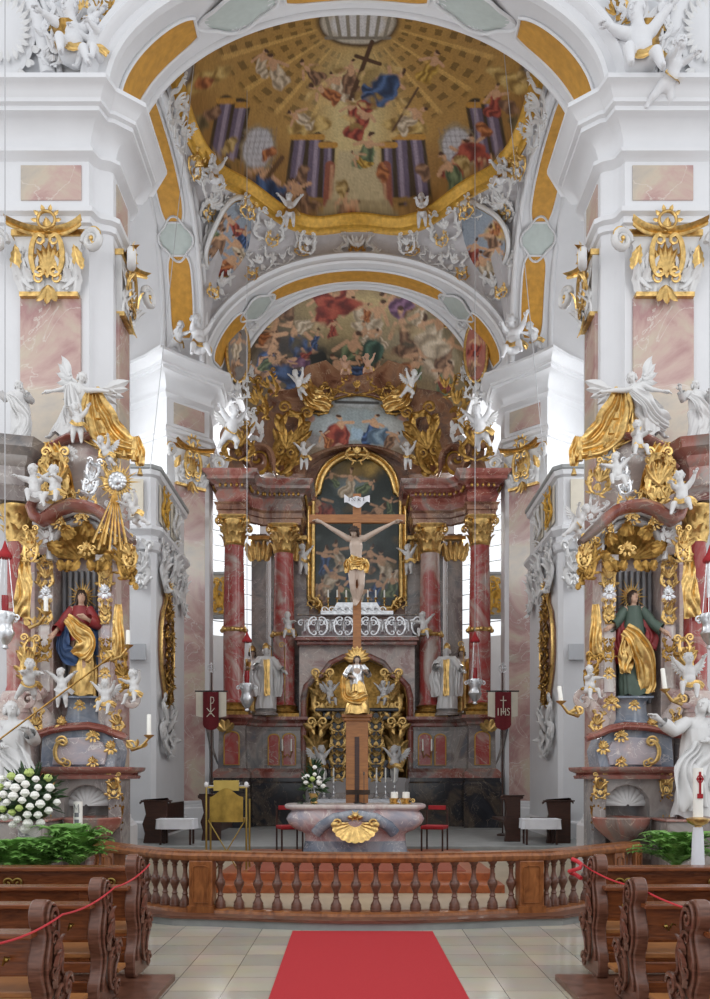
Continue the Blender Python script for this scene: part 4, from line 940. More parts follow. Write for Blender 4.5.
# altar painting and frame
def fr(t):      # outline of the picture, t in 0..1 clockwise from bottom centre
    pts = [(0, 6.62), (-1.0, 6.62), (-1.08, 6.8), (-1.3, 6.95), (-1.3, 9.9), (-1.12, 10.0)]+[(-1.1*math.cos(a), 10.05+1.05*math.sin(a)) for a in [PI*i/16 for i in range(1, 9)]]
    pts = pts+[(-x, z) for x, z in reversed(pts[:-1])]
    return pts
FRP = fr(0)
m = AB(); m.tube([(x, 24.15, z) for x, z in FRP[:-1]], .09, 8, closed=True); m.tube([(x*1.09, 24.1, (z-8.8)*1.04+8.8) for x, z in FRP[:-1]], .05, 6, closed=True)
for x, z, s_ in ((0, 11.15, 1.2), (-1.35, 9.95, .7), (1.35, 9.95, .7), (-1.25, 6.8, .7), (1.25, 6.8, .7)): m.rocaille(T(x, 24.0, z), .7*s_, .5*s_, 31)
m.build('picture_frame', GOLD, ha, smooth=60)
def pic_paint(X, Y):
    p = Painter(X, Y, '#25302c', 5)
    p.blob(357, 470, 30, 18, '#7c6431', 0, .8); p.blob(372, 468, 12, 9, '#a98a45', 0, .8); p.blob(352, 486, 26, 12, '#6e7a7c', 0, .6); p.blob(330, 505, 22, 16, '#3c4a4c', 0, .6); p.blob(385, 515, 18, 26, '#39443f', 0, .7)
    p.blob(357, 545, 44, 16, '#4d5654', 0, .8); p.blob(340, 575, 30, 20, '#4e5656', 0, .6); p.blob(380, 585, 24, 16, '#565b58', 0, .6)
    for (x, y, h, a, c) in ((350, 482, 34, .1, 5), (333, 478, 22, -.7, 4), (368, 486, 24, .8, 4), (322, 506, 34, -.6, 0), (318, 512, 26, -1.0, 0), (376, 512, 28, .9, 3), (390, 505, 24, .2, 4),
                             (325, 560, 34, .2, 1), (338, 556, 36, -.3, 5), (330, 580, 40, .5, 5), (352, 572, 38, 0, 1), (368, 558, 34, .3, 3), (384, 566, 40, -.3, 5), (376, 588, 36, .6, 1), (392, 584, 30, 0, 4), (345, 592, 34, -.7, 4), (320, 590, 30, .1, 3), (362, 596, 28, .9, 5)):
        p.person(x, y, h, a, ROBES[c])
    for k in range(30): p.blob(357+p.r.uniform(-42, 42), 465+p.r.uniform(0, 135), 9, 5, ['#5a6360', '#1c2422', '#6d5b3a', '#454f52'][k % 4], p.r.uniform(-1, 1), .6, .45)
    p.C *= .85; p.grain(.25); return p.C
def picpt(u, v):
    z = 6.62+4.48*v
    hw = 1.3
    if z > 9.95: hw = 1.12*math.sqrt(max(0, 1-((z-10.0)/1.12)**2)) if z > 10 else 1.12
    if z < 6.95: hw = 1.05+.25*(z-6.62)/.33
    return ((2*u-1)*hw, 24.2, z)
o = painted('altar_painting', picpt, 130, 200, pic_paint, ha, rough=.35); o.location = (0, -22.6, -.36)
# centre: parapet, cornice, niche wall
m = AB(); n = 14
oute = [(-1.6, 1.7), (-1.42, 1.7), (-1.42, 3.9), (-1.35, 4.2), (-1.15, 4.42), (-.95, 4.5), (-.7, 4.85), (-.35, 5.02), (0, 5.07)]
inn = oute[1:]; full = inn+[(-x, z) for x, z in reversed(inn[:-1])]
wall = [(-1.6, 1.7)]+full+[(1.6, 1.7), (1.6, 5.35), (-1.6, 5.35)]
m.prism(wall, 23.05, 23.6); m.build('niche_wall', GREYPINK, ha, smooth=0)
m = AB(); m.tube([(x*1.04, 23.0, z+.03) for x, z in full], .09, 8); m.build('niche_arch_moulding', RED, ha, smooth=60)
m = AB(); m.tube([(x*.97, 22.97, z-.02) for x, z in full], .03, 6); m.build('niche_gilt_edge', GOLD, ha, smooth=60)
m = AB(); m.grid(lambda u, v: (-1.4*math.cos(PI*u), 23.5+.55*math.sin(PI*u), 1.7+3.35*v), 24, 6); m.build('niche_back', GOLDD, ha, smooth=60)
m = AB(); m.box2((-1.65, 22.75, 5.35), (1.65, 23.6, 5.45)); m.box2((-1.7, 22.65, 5.45), (1.7, 23.6, 5.56)); m.build('niche_cornice', RED, ha, smooth=0, bev=.02)
m = AB(); m.box2((-1.55, 23.2, 5.56), (1.55, 24.2, 6.15)); m.build('parapet_wall', LILAC, ha, smooth=0)
m = AB()
for i in range(9):
    x = -1.45+i*.36
    m.scroll(T(x, 22.95, 5.98), .1, 1.4, .25, tail=.3); m.scroll(T(x, 22.95, 5.98) @ MIR, .1, 1.4, .25, tail=.3); m.leaf(T(x, 22.93, 5.75), .35, .14, .3, 3, 6); m.cscroll(T(x+.18, 22.95, 5.9), .5, .07, flip=(1 if i % 2 else -1))
m.tube([(-1.65, 22.95, 6.2), (1.65, 22.95, 6.2)], .03, 6); m.tube([(-1.65, 22.95, 5.6), (1.65, 22.95, 5.6)], .025, 6)
m.build('silver_lattice', SILVER, ha, smooth=60)
m = AB(); m.box2((-1.0, 22.85, 6.2), (1.0, 23.3, 6.3))
for i in range(9): m.scroll(T(-.8+.2*i, 22.85, 6.32), .1, 1.2, .25)
m.prism([(-.7, 6.3), (.7, 6.3), (.55, 6.55), (-.55, 6.55)], 22.95, 23.2); m.build('silver_gradin', SILVER, ha, smooth=50)
# tabernacle in the niche
m = AB(); m.box2((-1.1, 22.9, 1.7), (1.1, 23.6, 2.2)); m.box2((-.75, 23.0, 2.2), (.75, 23.6, 3.5)); m.box2((-1.15, 22.75, 3.52), (1.15, 23.5, 3.62)); m.box2((-.95, 22.85, 3.3), (.95, 23.5, 3.52)); m.build('tabernacle', BLACKM, ha, smooth=0, bev=.03)
for sx in (-1, 1):
    m = AB()
    for k in range(4): m.rocaille(T(sx*.52, 22.85, 1.9+.45*k), .5, .55, 50+k, 1, True)
    m.rocaille(T(sx*.95, 22.95, 4.0), .55, 1.3, 60); m.rocaille(T(sx*1.1, 22.9, 2.6), .4, 1.3, 61)
    m.build('tabernacle_ornament', GOLD, ha, smooth=60)
for sx in (-1, 1):      # little candle sconces on the pedestals
    m = AB(); 
    for q, x in enumerate((-.12, .12)): m.tube([(sx*1.92, 22.85, 2.35), (sx*1.92+x*.7, 22.75, 2.25), (sx*1.92+x, 22.72, 2.4)], .015, 5); m.lathe([(.03, 0), (.05, .03)], 8, M=T(sx*1.92+x, 22.72, 2.4))
    b = m.build('sconce', GOLD, ha, smooth=60); m = AB()
    for x in (-.12, .12): m.lathe([(.022, 0), (.02, .32), (.002, .34)], 8, M=T(sx*1.92+x, 22.72, 2.43))
    m.build('sconce_candle', WAX, b, smooth=60)
# front altar table of the high altar
at_ = thing('altar_table', 'low rear altar table under a white cloth behind the wooden pedestal', 'altar table', (0, 21.3, .36))
m = MB(); m.box2((-1.05, -.3, 0), (1.05, .4, .72)); m.build('body', BLACKM, at_, smooth=0, bev=.01)
m = MB(); m.box2((-1.15, -.38, .72), (1.15, .45, .8)); m.grid(lambda u, v: (-1.15+2.3*u, -.385-.01*math.sin(u*60), .78-.33*v), 60, 3); m.build('altar_cloth', CLOTH, at_, smooth=30)
m = MB(); m.box2((-1.0, .1, .8), (1.0, .4, .95)); m.build('gradin', GREYM, at_, smooth=0)
# big step blocks under the altar
struct(MB().box2((-4.2, 21.6, .3), (4.2, 24.8, .37)).build('trim_12', STONE, smooth=0))

# candlesticks
def candlestick_mesh(h):
    m = MB(); m.lathe([(.09, 0), (.1, .02), (.05, .05), (.03, .1), (.045, .13), (.02, .17), (.018, .3*h/.5), (.04, .34*h/.5), (.02, .38*h/.5), (.02, .44*h/.5), (.055, h), (.05, h+.01), (.015, h+.012)], 12)
    return m
def candlestick(loc, h, ch, label, group, mat=GOLD):
    t = thing('candlestick', label, 'candlestick', loc, 0, group)
    candlestick_mesh(h).build('stand', mat, t, smooth=50); MB().lathe([(.022, h), (.02, h+ch), (.003, h+ch+.015)], 8).build('candle', WAX, t, smooth=60); return t
c0 = candlestick((-.8, 23.05, 6.31), .38, .22, 'gilt candlestick on the silver ledge below the altar painting', 'six candlesticks under the altar painting')
for x in (-.55, -.3, .3, .52, .76): dup(c0, (x, 23.05, 6.31))
c0 = candlestick((-1.08+.0, 21.2, 1.17), .42, .36, 'silver candlestick on the rear altar table by the tabernacle', 'six candlesticks on the rear altar table', SILVER)
for x in (-.84, -.6, .5, .73, .96): dup(c0, (x, 21.2, 1.17))

# ---------------------------------------------------------------- crucifix with figure of Christ
D = 15.0
ped = thing('pedestal', 'tall narrow brown wooden pedestal behind the front altar carrying a gilded figure', 'pedestal', (0, D, .35))
m = MB(); m.box2((-.2, -.2, .5), (.2, .2, 2.42)); m.build('shaft', WOODL, ped, smooth=0, bev=.01)
m = MB(); m.prism([(-.36, 0), (.36, 0), (.34, .12), (.26, .5), (-.26, .5), (-.34, .12)], -.3, .3); m.build('base', WOODL, ped, smooth=0, bev=.01)
m = MB(); m.box2((-.24, -.24, 2.38), (.24, .24, 2.44)); m.box2((-.27, -.27, 2.44), (.27, .27, 2.5)); m.build('top_moulding', WOODL, ped, smooth=0, bev=.012)
m = MB(); m.box2((-.04, -.215, .7), (.04, -.2, 2.1)); m.build('slot', WOODD, ped, smooth=0)
cr = thing('crucifix', 'large plain wooden cross with painted figure of Christ in gilded loincloth before the altar painting', 'crucifix', (0, D+.02, 2.85))
m = MB(); m.box2((-.075, -.04, 0), (.075, .04, 4.0)); m.build('upright', WOODL, cr, smooth=0, bev=.008)
m = MB(); m.box2((-.87, -.05, 3.47), (.87, .03, 3.62)); m.build('crossbar', WOODL, cr, smooth=0, bev=.008)
m = MB(); m.grid(lambda u, v: ((u-.5)*.46, -.07-.03*math.cos(u*14), 3.86+.13*(v-.5)*(1.2-.4*math.sin(u*9))+.03*math.cos(u*PI*2)), 30, 4); m.build('title_scroll', CLOTH, cr, smooth=60)
m = MB()
for st in ([(-.14, 1), (-.14, -1)], [(-.09, -1), (-.09, 1), (-.035, -1), (-.035, 1)], [(.02, -1), (.02, 1), (.06, .6), (.055, .1), (.02, 0), (.065, -1)], [(.12, 1), (.12, -1)]): m.tube([(x, -.125, 3.865+.032*z) for x, z in st], .006, 4)
m.build('lettering', BLACK, cr, smooth=60)
Hc = 1.36
def sc_(px, py, dy=0.0): q = P(px, py, D-.12); return ((q.x)/Hc, (q.y-(D-.06)+dy)/Hc, (q.z-(P(0, 604, D-.12).z))/Hc)
J = dict(pel=sc_(356.5, 564), chest=sc_(356, 546), neck=sc_(356, 538.5), head=sc_(354, 533.5, -.1), shL=sc_(364, 538.5), shR=sc_(348, 538.5), elL=sc_(379, 530), elR=sc_(334, 530), haL=sc_(394, 521.5, .06), haR=sc_(321, 521, .06),
         hiL=sc_(360.5, 569), hiR=sc_(352.5, 569), knL=sc_(361.5, 586, -.08), knR=sc_(352.5, 586, -.10), anL=sc_(358, 601, .0), anR=sc_(354.5, 600, -.03), look=(-.35, -.8, -.5), hdL=(1, 0, .3), hdR=(-1, 0, .3))
J['ftL'] = sc_(355.5, 606, -.08); J['ftR'] = sc_(354.5, 606, -.1)
def cp(HM, V):
    c = V['pel']; o = [('hair', hairmesh(HM, 3, .5, 26, .18), HAIRB)]
    m = MB(); m.tube([HM @ Vector((.86*math.cos(a), .05+.9*math.sin(a), .42)) for a in [2*PI*i/16 for i in range(16)]], .013, 5, closed=True)
    for i in range(14): a = i*.45; b = HM @ Vector((.9*math.cos(a), .05+.95*math.sin(a), .45)); m.tube([b, b+Vector((math.cos(a), math.sin(a), .6))*.02], [.005, .001], 4)
    o.append(('thorn_crown', m, HAIRB))
    a = robe(c.z-.095, c.z+.065, .105, .12, 3, 7, c.x, c.y, .0, .14, .85); dm = drape([(c.x-.09, c.y-.11, c.z+.06), (c.x, c.y-.13, c.z+.0), (c.x+.10, c.y-.09, c.z+.03)], [.10, .13, .08], 5, 4, .6); b = len(a.v); a.v += dm.v; a.f += [[q+b for q in f] for f in dm.f]
    for sx in (1, -1):
        dm = drape([(c.x+sx*.10, c.y-.06, c.z+.05), (c.x+sx*.13, c.y-.07, c.z-.03), (c.x+sx*.12, c.y-.05, c.z-.13)], [.05, .08, .06], 6, 3, .7); b = len(a.v); a.v += dm.v; a.f += [[q+b for q in f] for f in dm.f]
    o.append(('loincloth', a, GOLD)); return o
r, HM, V = adult(J, .0085)
fg = bpy.data.objects.new('christ_figure', None); COL.objects.link(fg); fg.parent = cr
base = P(357, 604, D-.12); fg.location = (base.x-0, D-.06-(D+.02), base.z-2.85); fg.scale = (Hc,)*3; Hc_ = Hc
r.build('body', PALESKIN, fg, smooth=180)
for nm, mb, mt in cp(HM, V): mb.build(nm, mt, fg, smooth=180)
# ---------------------------------------------------------------- front altar (mensa)
fa = thing('front_altar', 'lilac and grey marble front altar with bulging body and gilded shell relief', 'altar', (-.03, 14.4, .35))
PR = [(0, 1.0), (.04, 1.0), (.06, .98), (.08, .90), (.30, .86), (.42, .86), (.46, .92), (.50, 1.02), (.58, 1.12), (.68, 1.17), (.76, 1.13), (.81, 1.08), (.84, 1.12)]
def mens(prof, sc=1.0):
    def fn(u, v):
        z, hw = prof[round(v*(len(prof)-1))]; a = u*2*PI; c, s_ = math.cos(a), math.sin(a); k = .35
        x = hw*sgn(c)*abs(c)**k; y = .52*(hw/1.1)*sgn(s_)*abs(s_)**k
        y -= (.10*math.cos(x/1.2*PI*1.0)**2*(1 if s_ < 0 else 0))*min(1, z*3)
        return (x, y, z)
    m = MB(); m.grid(fn, 96, len(prof)-1, cu=True); return m
mens([(z, w) for z, w in PR[:5]]).build('base', BLUEM, fa, smooth=50)
mens([(z, w) for z, w in PR[4:]]).build('body', LILAC, fa, smooth=60)
mens([(.84, 1.12), (.85, 1.17), (.87, 1.19), (.895, 1.2), (.92, 1.19), (.92, .01)]).build('mensa_slab', LILACW, fa, smooth=50)
m = MB(); m.tube([(-.66, -.46, .44), (-.56, -.53, .56), (-.34, -.59, .69), (0, -.62, .75), (.34, -.59, .69), (.56, -.53, .56), (.66, -.46, .44)], .10, 10, flat=.7); m.build('arched_moulding', BLUEM, fa, smooth=60)
m = MB(); m.shell(T(0, -.60, .62) @ SC(1.15, 1, -.95), .33, 11, -.02*PI, 1.02*PI, .35); m.scroll(T(.36, -.68, .62), .07, 1.3, .35); m.scroll(T(-.36, -.68, .62) @ MIR, .07, 1.3, .35); m.build('gilded_shell', GOLD, fa, smooth=50)
m = MB(); m.ball((0, -.70, .74), (.05, .03, .05), 8, 6); rays(m, (0, -.69, .74), .03, .12, 12, w=.14); m.leaf(T(0, -.68, .70) @ RY(1.4), .15, .07); m.leaf(T(0, -.68, .70) @ RY(-1.4), .15, .07); m.build('gilded_emblem', GOLD, fa, smooth=50)
# things on the front altar
ZT = 1.273
def blossom(m, c, r, n=3, seed=0):
    q = random.Random(seed); m.ball(c, r*.72, 8, 6)
    for ring, (k, el) in enumerate(((9, .1), (7, .75), (4, 1.25))):
        for i in range(k):
            a = 2*PI*i/k+ring; d = Vector((math.cos(a)*math.cos(el), math.sin(a)*math.cos(el), math.sin(el))); m.ball(Vector(c)+d*r*.6, r*.36, 6, 4)
def foliage(m, c, rad, n, L, seed=0, up=.2, wid=.3, zs=1.0):
    q = random.Random(seed)
    for i in range(n):
        a = q.uniform(0, 2*PI); e = q.uniform(-.6, 1.4); d = Vector((math.cos(a)*math.cos(e), math.sin(a)*math.cos(e), math.sin(e)*zs+up)).normalized()
        b = Vector(c)+Vector((d.x*rad[0], d.y*rad[1], d.z*rad[2]))*q.uniform(.4, .95)
        Q = T(*b) @ Vector((0, 0, 1)).rotation_difference(d).to_matrix().to_4x4() @ RZ(q.uniform(0, 6)); m.leaf(Q, L*q.uniform(.7, 1.3), L*wid, q.uniform(-.3, .6), 1, 3)
bq = P(314, 803, 14.25); bo = thing('altar_bouquet', 'bouquet of white and pale green flowers on the left end of the front altar', 'flowers', (bq.x, 14.25, ZT))
m = MB(); m.lathe([(.05, 0), (.07, .02), (.05, .06), (.08, .15), (.1, .18)], 12); m.build('vase', GOLD, bo, smooth=50)
m = MB(); foliage(m, (0, -.02, .28), (.22, .18, .26), 110, .15, 3); foliage(m, (0, 0, .55), (.08, .08, .16), 24, .13, 4, .8); foliage(m, (-.12, -.1, .02), (.16, .12, .16), 30, .12, 5, -.8); m.build('foliage', LEAFD, bo, smooth=60)
for k, (x, z, r, g) in enumerate(((-.11, .46, .055, 0), (.02, .62, .045, 0), (-.02, .42, .055, 1), (.09, .36, .06, 0), (-.13, .36, .05, 0), (-.05, .30, .05, 1), (.09, .44, .045, 0), (.02, .50, .04, 0), (.16, .30, .05, 0), (-.17, .44, .04, 0))):
    m = MB(); blossom(m, (x, -.17+abs(x)*.2, z), r, seed=k); m.build('blossom', PETALG if g else PETALW, bo, smooth=60)
for k, px in enumerate((394.5, 406)):
    q = P(px, 803, 14.2); t = thing('altar_candle', ['squat white candle in a gilded holder, left of the pair on the front altar', 'squat white candle in a gilded holder, right of the pair on the front altar'][k], 'candle', (q.x, 14.2, ZT))
    m = MB(); m.lathe([(.085, 0), (.09, .015), (.05, .03), (.06, .07), (.085, .09), (.09, .1)], 14)
    for j in range(3): a = j*2.1; m.scroll(T(.08*math.cos(a), .08*math.sin(a), .05) @ RZ(a), .04, 1.2, .3, flip=-1)
    m.build('holder', GOLD, t, smooth=50); MB().lathe([(.062, .1), (.062, .2), (.05, .205), (.002, .2)], 16).build('candle', WAX, t, smooth=40)
t = thing('missal_stand', 'dark reading stand lying on the front altar before the pedestal', 'book stand', (P(358, 803, 14.5).x, 14.5, ZT))
m = MB(); m.box((0, 0, .20), (.42, .26, .015), T(0, 0, .0) @ RX(.25)); m.build('desk', BLACK, t, smooth=0); m = MB(); m.tube([(0, .0, 0), (0, .02, .2)], .012, 6); m.lathe([(.08, 0), (.08, .012), (.01, .02)], 14); m.build('foot', BLACK, t, smooth=40)
t = thing('microphone', 'thin black gooseneck microphone on the front altar', 'microphone', (P(364, 803, 14.05).x, 14.05, ZT))
m = MB(); m.tube([(0, 0, .01), (0, -.0, .3), (.0, .03, .42), (0, .08, .5)], .006, 6); m.build('gooseneck', BLACK, t, smooth=60); MB().cap((0, .08, .5), (0, .12, .54), .013, .013, 8).build('capsule', BLACK, t, smooth=60); MB().lathe([(.045, 0), (.045, .012), (.01, .02)], 14).build('foot', BLACK, t, smooth=50)

# ---------------------------------------------------------------- gilded woman in front of the cross
def virgin(HM, V):
    a = robe(.0, .60, .085, .20, 12, 8, 0, -.01, .02, .16, .75)
    top = robe(.50, .83, .088, .125, 5, 6, 0, 0, 0, .08, .75); cl = drape([(-.13, -.03, .78), (-.2, -.06, .58), (-.17, -.12, .32), (.02, -.19, .26), (.16, -.12, .34)], [.1, .16, .2, .22, .12], 4, 4, .6)
    h = MB()
    for k in range(-4, 5): h.leaf(T(0, .04, .93) @ RY(k*.36), .24, .1, .0, 1, 5)
    return [('robe', a, GOLD), ('bodice', top, SILVER), ('cloak', cl, GOLD), ('halo', h, GOLD), ('sleeve', sleeve(V, 'L'), SILVER), ('sleeve', sleeve(V, 'R'), SILVER)]
figure('female_saint_figure', 'gilded figure of a woman with shell halo standing on the wooden pedestal before the cross', 'statue', (0, 14.72, 2.85), 0, 1.04, dict(elL=(.2, -.04, .66), haL=(.16, -.17, .70), elR=(-.2, -.03, .66), haR=(-.1, -.18, .62)), virgin, PALESKIN, HAIRB, 2, .4)

# ---------------------------------------------------------------- lectern, chairs
q = P(231, 850, 12.9)
t = thing('lectern', 'brass-fronted lectern on crossed metal legs at the left of the front altar', 'lectern', (q.x, 12.6, .125), sc=(1, 1, 1.3))
m = MB(); m.grid(lambda u, v: ((u-.5)*.50, -.16-.06*math.cos((u-.5)*PI), .72+.34*v+.05*math.cos((u-.5)*PI*2)*v), 20, 6); m.box2((-.27, -.12, .72), (.27, .2, .76)); m.build('front_panel', BRASSO, t, smooth=60)
m = MB(); m.box((0, .05, 1.12), (.56, .42, .02), RX(.0)); m.box2((-.19, -.18, 1.08), (.19, -.14, 1.2)); m.build('desk', BRASS, t, smooth=0)
MB().box2((-.30, -.1, 1.131), (.30, .22, 1.14)).build('desk_cloth', CLOTH, t, smooth=0)
for x in (-.30, .30):
    for y in (-.16, .2):
        m = MB(); m.tube([(x, y, 0), (x, y, 1.12 if y < 0 else .98)], .016, 8); m.build('leg', BRASS, t, smooth=60)
    m = MB(); m.ball((x, -.16, 1.15), .035, 10, 8); m.build('knob', WHITE, t, smooth=180)
for s_ in (1, -1): m = MB(); m.tube([(-.28*s_, -.14, .02), (.28*s_, -.13, .74)], .009, 6); m.build('cross_brace', BRASS, t, smooth=60)
t = thing('closed_book', 'dark closed book lying on the brass lectern', 'book', (q.x, 12.66, .127+1.142*1.3))
m = MB(); m.box2((-.2, -.12, 0), (.2, .14, .05)); m.build('cover', BLACK, t, smooth=0, bev=.008); MB().box2((-.19, -.125, .01), (.19, -.119, .04)).build('pages', CREAM, t, smooth=0)
ch = thing('red_chair', 'dark framed chair with red upholstered seat left of the front altar', 'chair', (P(291, 836, 15.9).x, 15.6, .35), .35)
m = MB(); m.box((0, 0, .44), (.44, .42, .07)); m.build('seat', REDF, ch, smooth=30, bev=.02)
m = MB(); m.box((0, .2, .80), (.34, .04, .08)); m.build('backrest', REDF, ch, smooth=0, bev=.01)
for x in (-.2, .2):
    for y in (-.18, .2):
        m = MB(); m.tube([(x, y, 0), (x, y, .42 if y < 0 else .8)], .018, 6); m.build('leg', WOODD, ch, smooth=60)
dup(ch, (P(433, 836, 15.9).x, 15.6, .35), -.35, 'dark framed chair with red upholstered seat right of the front altar')

# ---------------------------------------------------------------- communion rail
rl = thing('communion_rail', 'curved brown wooden communion rail with turned balusters across the steps', 'balustrade', (0, 9.9, .118))
RI = Matrix.Translation((0, -9.9, 0))
m = MB(RI); m.sweep(rail_all, [(-.12, .60+.02), (.10, .62), (.12, .64), (.13, .68), (.10, .71), (.10, .73), (-.12, .73), (-.14, .70), (-.14, .66), (-.12, .62)]); m.build('handrail', WOODR, rl, smooth=40)
m = MB(RI); m.sweep(rail_all, [(-.13, 0), (-.13, .03), (-.1, .045), (.08, .045), (.11, .03), (.12, 0)]); m.build('bottom_rail', WOODR, rl, smooth=40)
bprof = [(.052, .045), (.055, .085), (.05, .10), (.052, .12), (.038, .155), (.026, .19), (.034, .205), (.026, .22), (.022, .245), (.036, .29), (.052, .33), (.056, .355), (.046, .385), (.034, .40), (.03, .42), (.022, .47), (.024, .53), (.034, .55), (.026, .565), (.036, .58), (.048, .60), (.05, .62)]
bm = MB(); bm.lathe([(r_*1.14, z_) for r_, z_ in bprof], 12, fl=lambda a, z: 1.0+(.08*abs(math.cos(a*3)) if z < .13 else 0)); b0 = bm.build('baluster', WOOD, rl, smooth=50)
cxs = [219.5+i*19.5 for i in range(16)]
first = True
def place_b(x, y):
    global first
    o = b0 if first else b0.copy()
    if not first: COL.objects.link(o); o.parent = rl
    first = False; o.location = (x, y-9.9, 0)
for px in cxs:
    x = (px-357)*9.93/F; y = 10.0-.28*math.cos((x-.11)/1.79*PI/2); place_b(x, y)
def along(t, left_pts=left_pts):
    L = [0]; 
    for a, b in zip(left_pts, left_pts[1:]): L.append(L[-1]+math.dist(a, b))
    s_ = t*L[-1]
    for i in range(len(L)-1):
        if s_ <= L[i+1]: f = (s_-L[i])/(L[i+1]-L[i]); return tuple(left_pts[i][k]+(left_pts[i+1][k]-left_pts[i][k])*f for k in (0, 1))
    return left_pts[-1]
for px_ in (101, 107, 140, 147, 155.5, 165.5, 175.5, 185):
    k = min(range(80), key=lambda i: abs(CX+F*along(i/80)[0]/along(i/80)[1]-px_)); place_b(*along(k/80))
for px_ in (547, 554, 563, 573.5, 585, 596):
    d_ = 10.0+(px_-547)*.0225; xx_ = (px_-357)*(d_+.25)/F
    k = min(range(60), key=lambda i: abs(CX+F*along(1-i/60, list(reversed(right_pts)))[0]/along(1-i/60, list(reversed(right_pts)))[1]-px_)); place_b(*along(1-k/60, list(reversed(right_pts))))
for t_ in (.05, .14): x, y = along(t_, list(reversed(right_pts))); place_b(x, y)
def post(x, y, rz, w=.36):
    m = MB(RI @ T(x, y, 0) @ RZ(rz)); m.box2((-w/2, -.09, .0), (w/2, .1, .62)); p_ = m.build('post', WOODR, rl, smooth=0, bev=.01)
    m = MB(RI @ T(x, y, 0) @ RZ(rz)); m.tube([(-w/2+.05, -.1, .12), (w/2-.05, -.1, .12), (w/2-.05, -.1, .54), (w/2-.09, -.1, .56), (-w/2+.09, -.1, .56), (-w/2+.05, -.1, .54)], .008, 5, closed=True); m.box2((-w/2-.02, -.11, 0), (w/2+.02, .11, .08)); m.build('post_moulding', WOODR, p_, smooth=30)
post(-1.86, 10.0, -.1, .29); post(2.08, 10.0, .1, .30)
for t_ in (.27,):
    x, y = along(t_); post(x, y, -.75, .3); x, y = along(.26, list(reversed(right_pts))); post(x, y, .75, .24)
post(-3.62, 11.75, -.9, .22); post(3.80, 11.42, .8, .2)

# ---------------------------------------------------------------- carpet, pews, ropes
def fl(px, py): d = HC*F/(py-CY); return ((px-CX)*d/F, d)
cA, cB = fl(292.5, 931.8), fl(432.5, 932.2); cC, cD = fl(467, 996), fl(270, 996)
k_ = 3.2
ex = lambda a, b: (a[0]+(b[0]-a[0])*k_, a[1]+(b[1]-a[1])*k_)
c4 = [cA, cB, ex(cB, cC), ex(cA, cD)]
m = MB(); m.raw([(x, y, z) for z in (.002, .012) for x, y in c4], [(0, 3, 2, 1), (4, 5, 6, 7), (0, 1, 5, 4), (1, 2, 6, 5), (2, 3, 7, 6), (3, 0, 4, 7)])
tag(m.build('carpet_runner', CARPET, smooth=0), 'bright red carpet runner leading to the communion rail', 'carpet')
m = MB(); 
for x0 in (-7, 2.05): m.box2((x0, 1.5, 0), (x0+4.95, 8.0, .06))
tag(m.build('trim_13', WOODD, smooth=0), kind='structure') if False else None
for x0, x1 in ((-7, -1.56), (1.70, 7)): struct(MB().box2((x0, 1.5, 0), (x1, 7.12, .05)).build('trim_13', WOOD, smooth=0))
END = [(.10, 0), (.42, 0), (.46, .06), (.40, .12), (.33, .15), (.36, .24), (.44, .30), (.47, .38), (.42, .46), (.33, .47), (.28, .53), (.30, .62), (.27, .70), (.20, .76), (.21, .86), (.17, .95), (.10, 1.0), (.02, 1.0), (-.03, .94), (-.02, .86), (.02, .80), (0, .72), (-.04, .62), (-.03, .5), (.02, .4), (.0, .28), (-.05, .2), (-.06, .08), (-.02, 0)]
def bez(pts, n=4):
    o = []; k = len(pts)
    for i in range(k):
        p0, p1, p2, p3 = pts[i-1], pts[i], pts[(i+1) % k], pts[(i+2) % k]
        for j in range(n):
            f = j/n; o.append(tuple(.5*(2*p1[c]+(p2[c]-p0[c])*f+(2*p0[c]-5*p1[c]+4*p2[c]-p3[c])*f*f+(3*p1[c]-p0[c]-3*p2[c]+p3[c])*f**3) for c in (0, 1)))
    return o
ENDS = bez(END, 3)
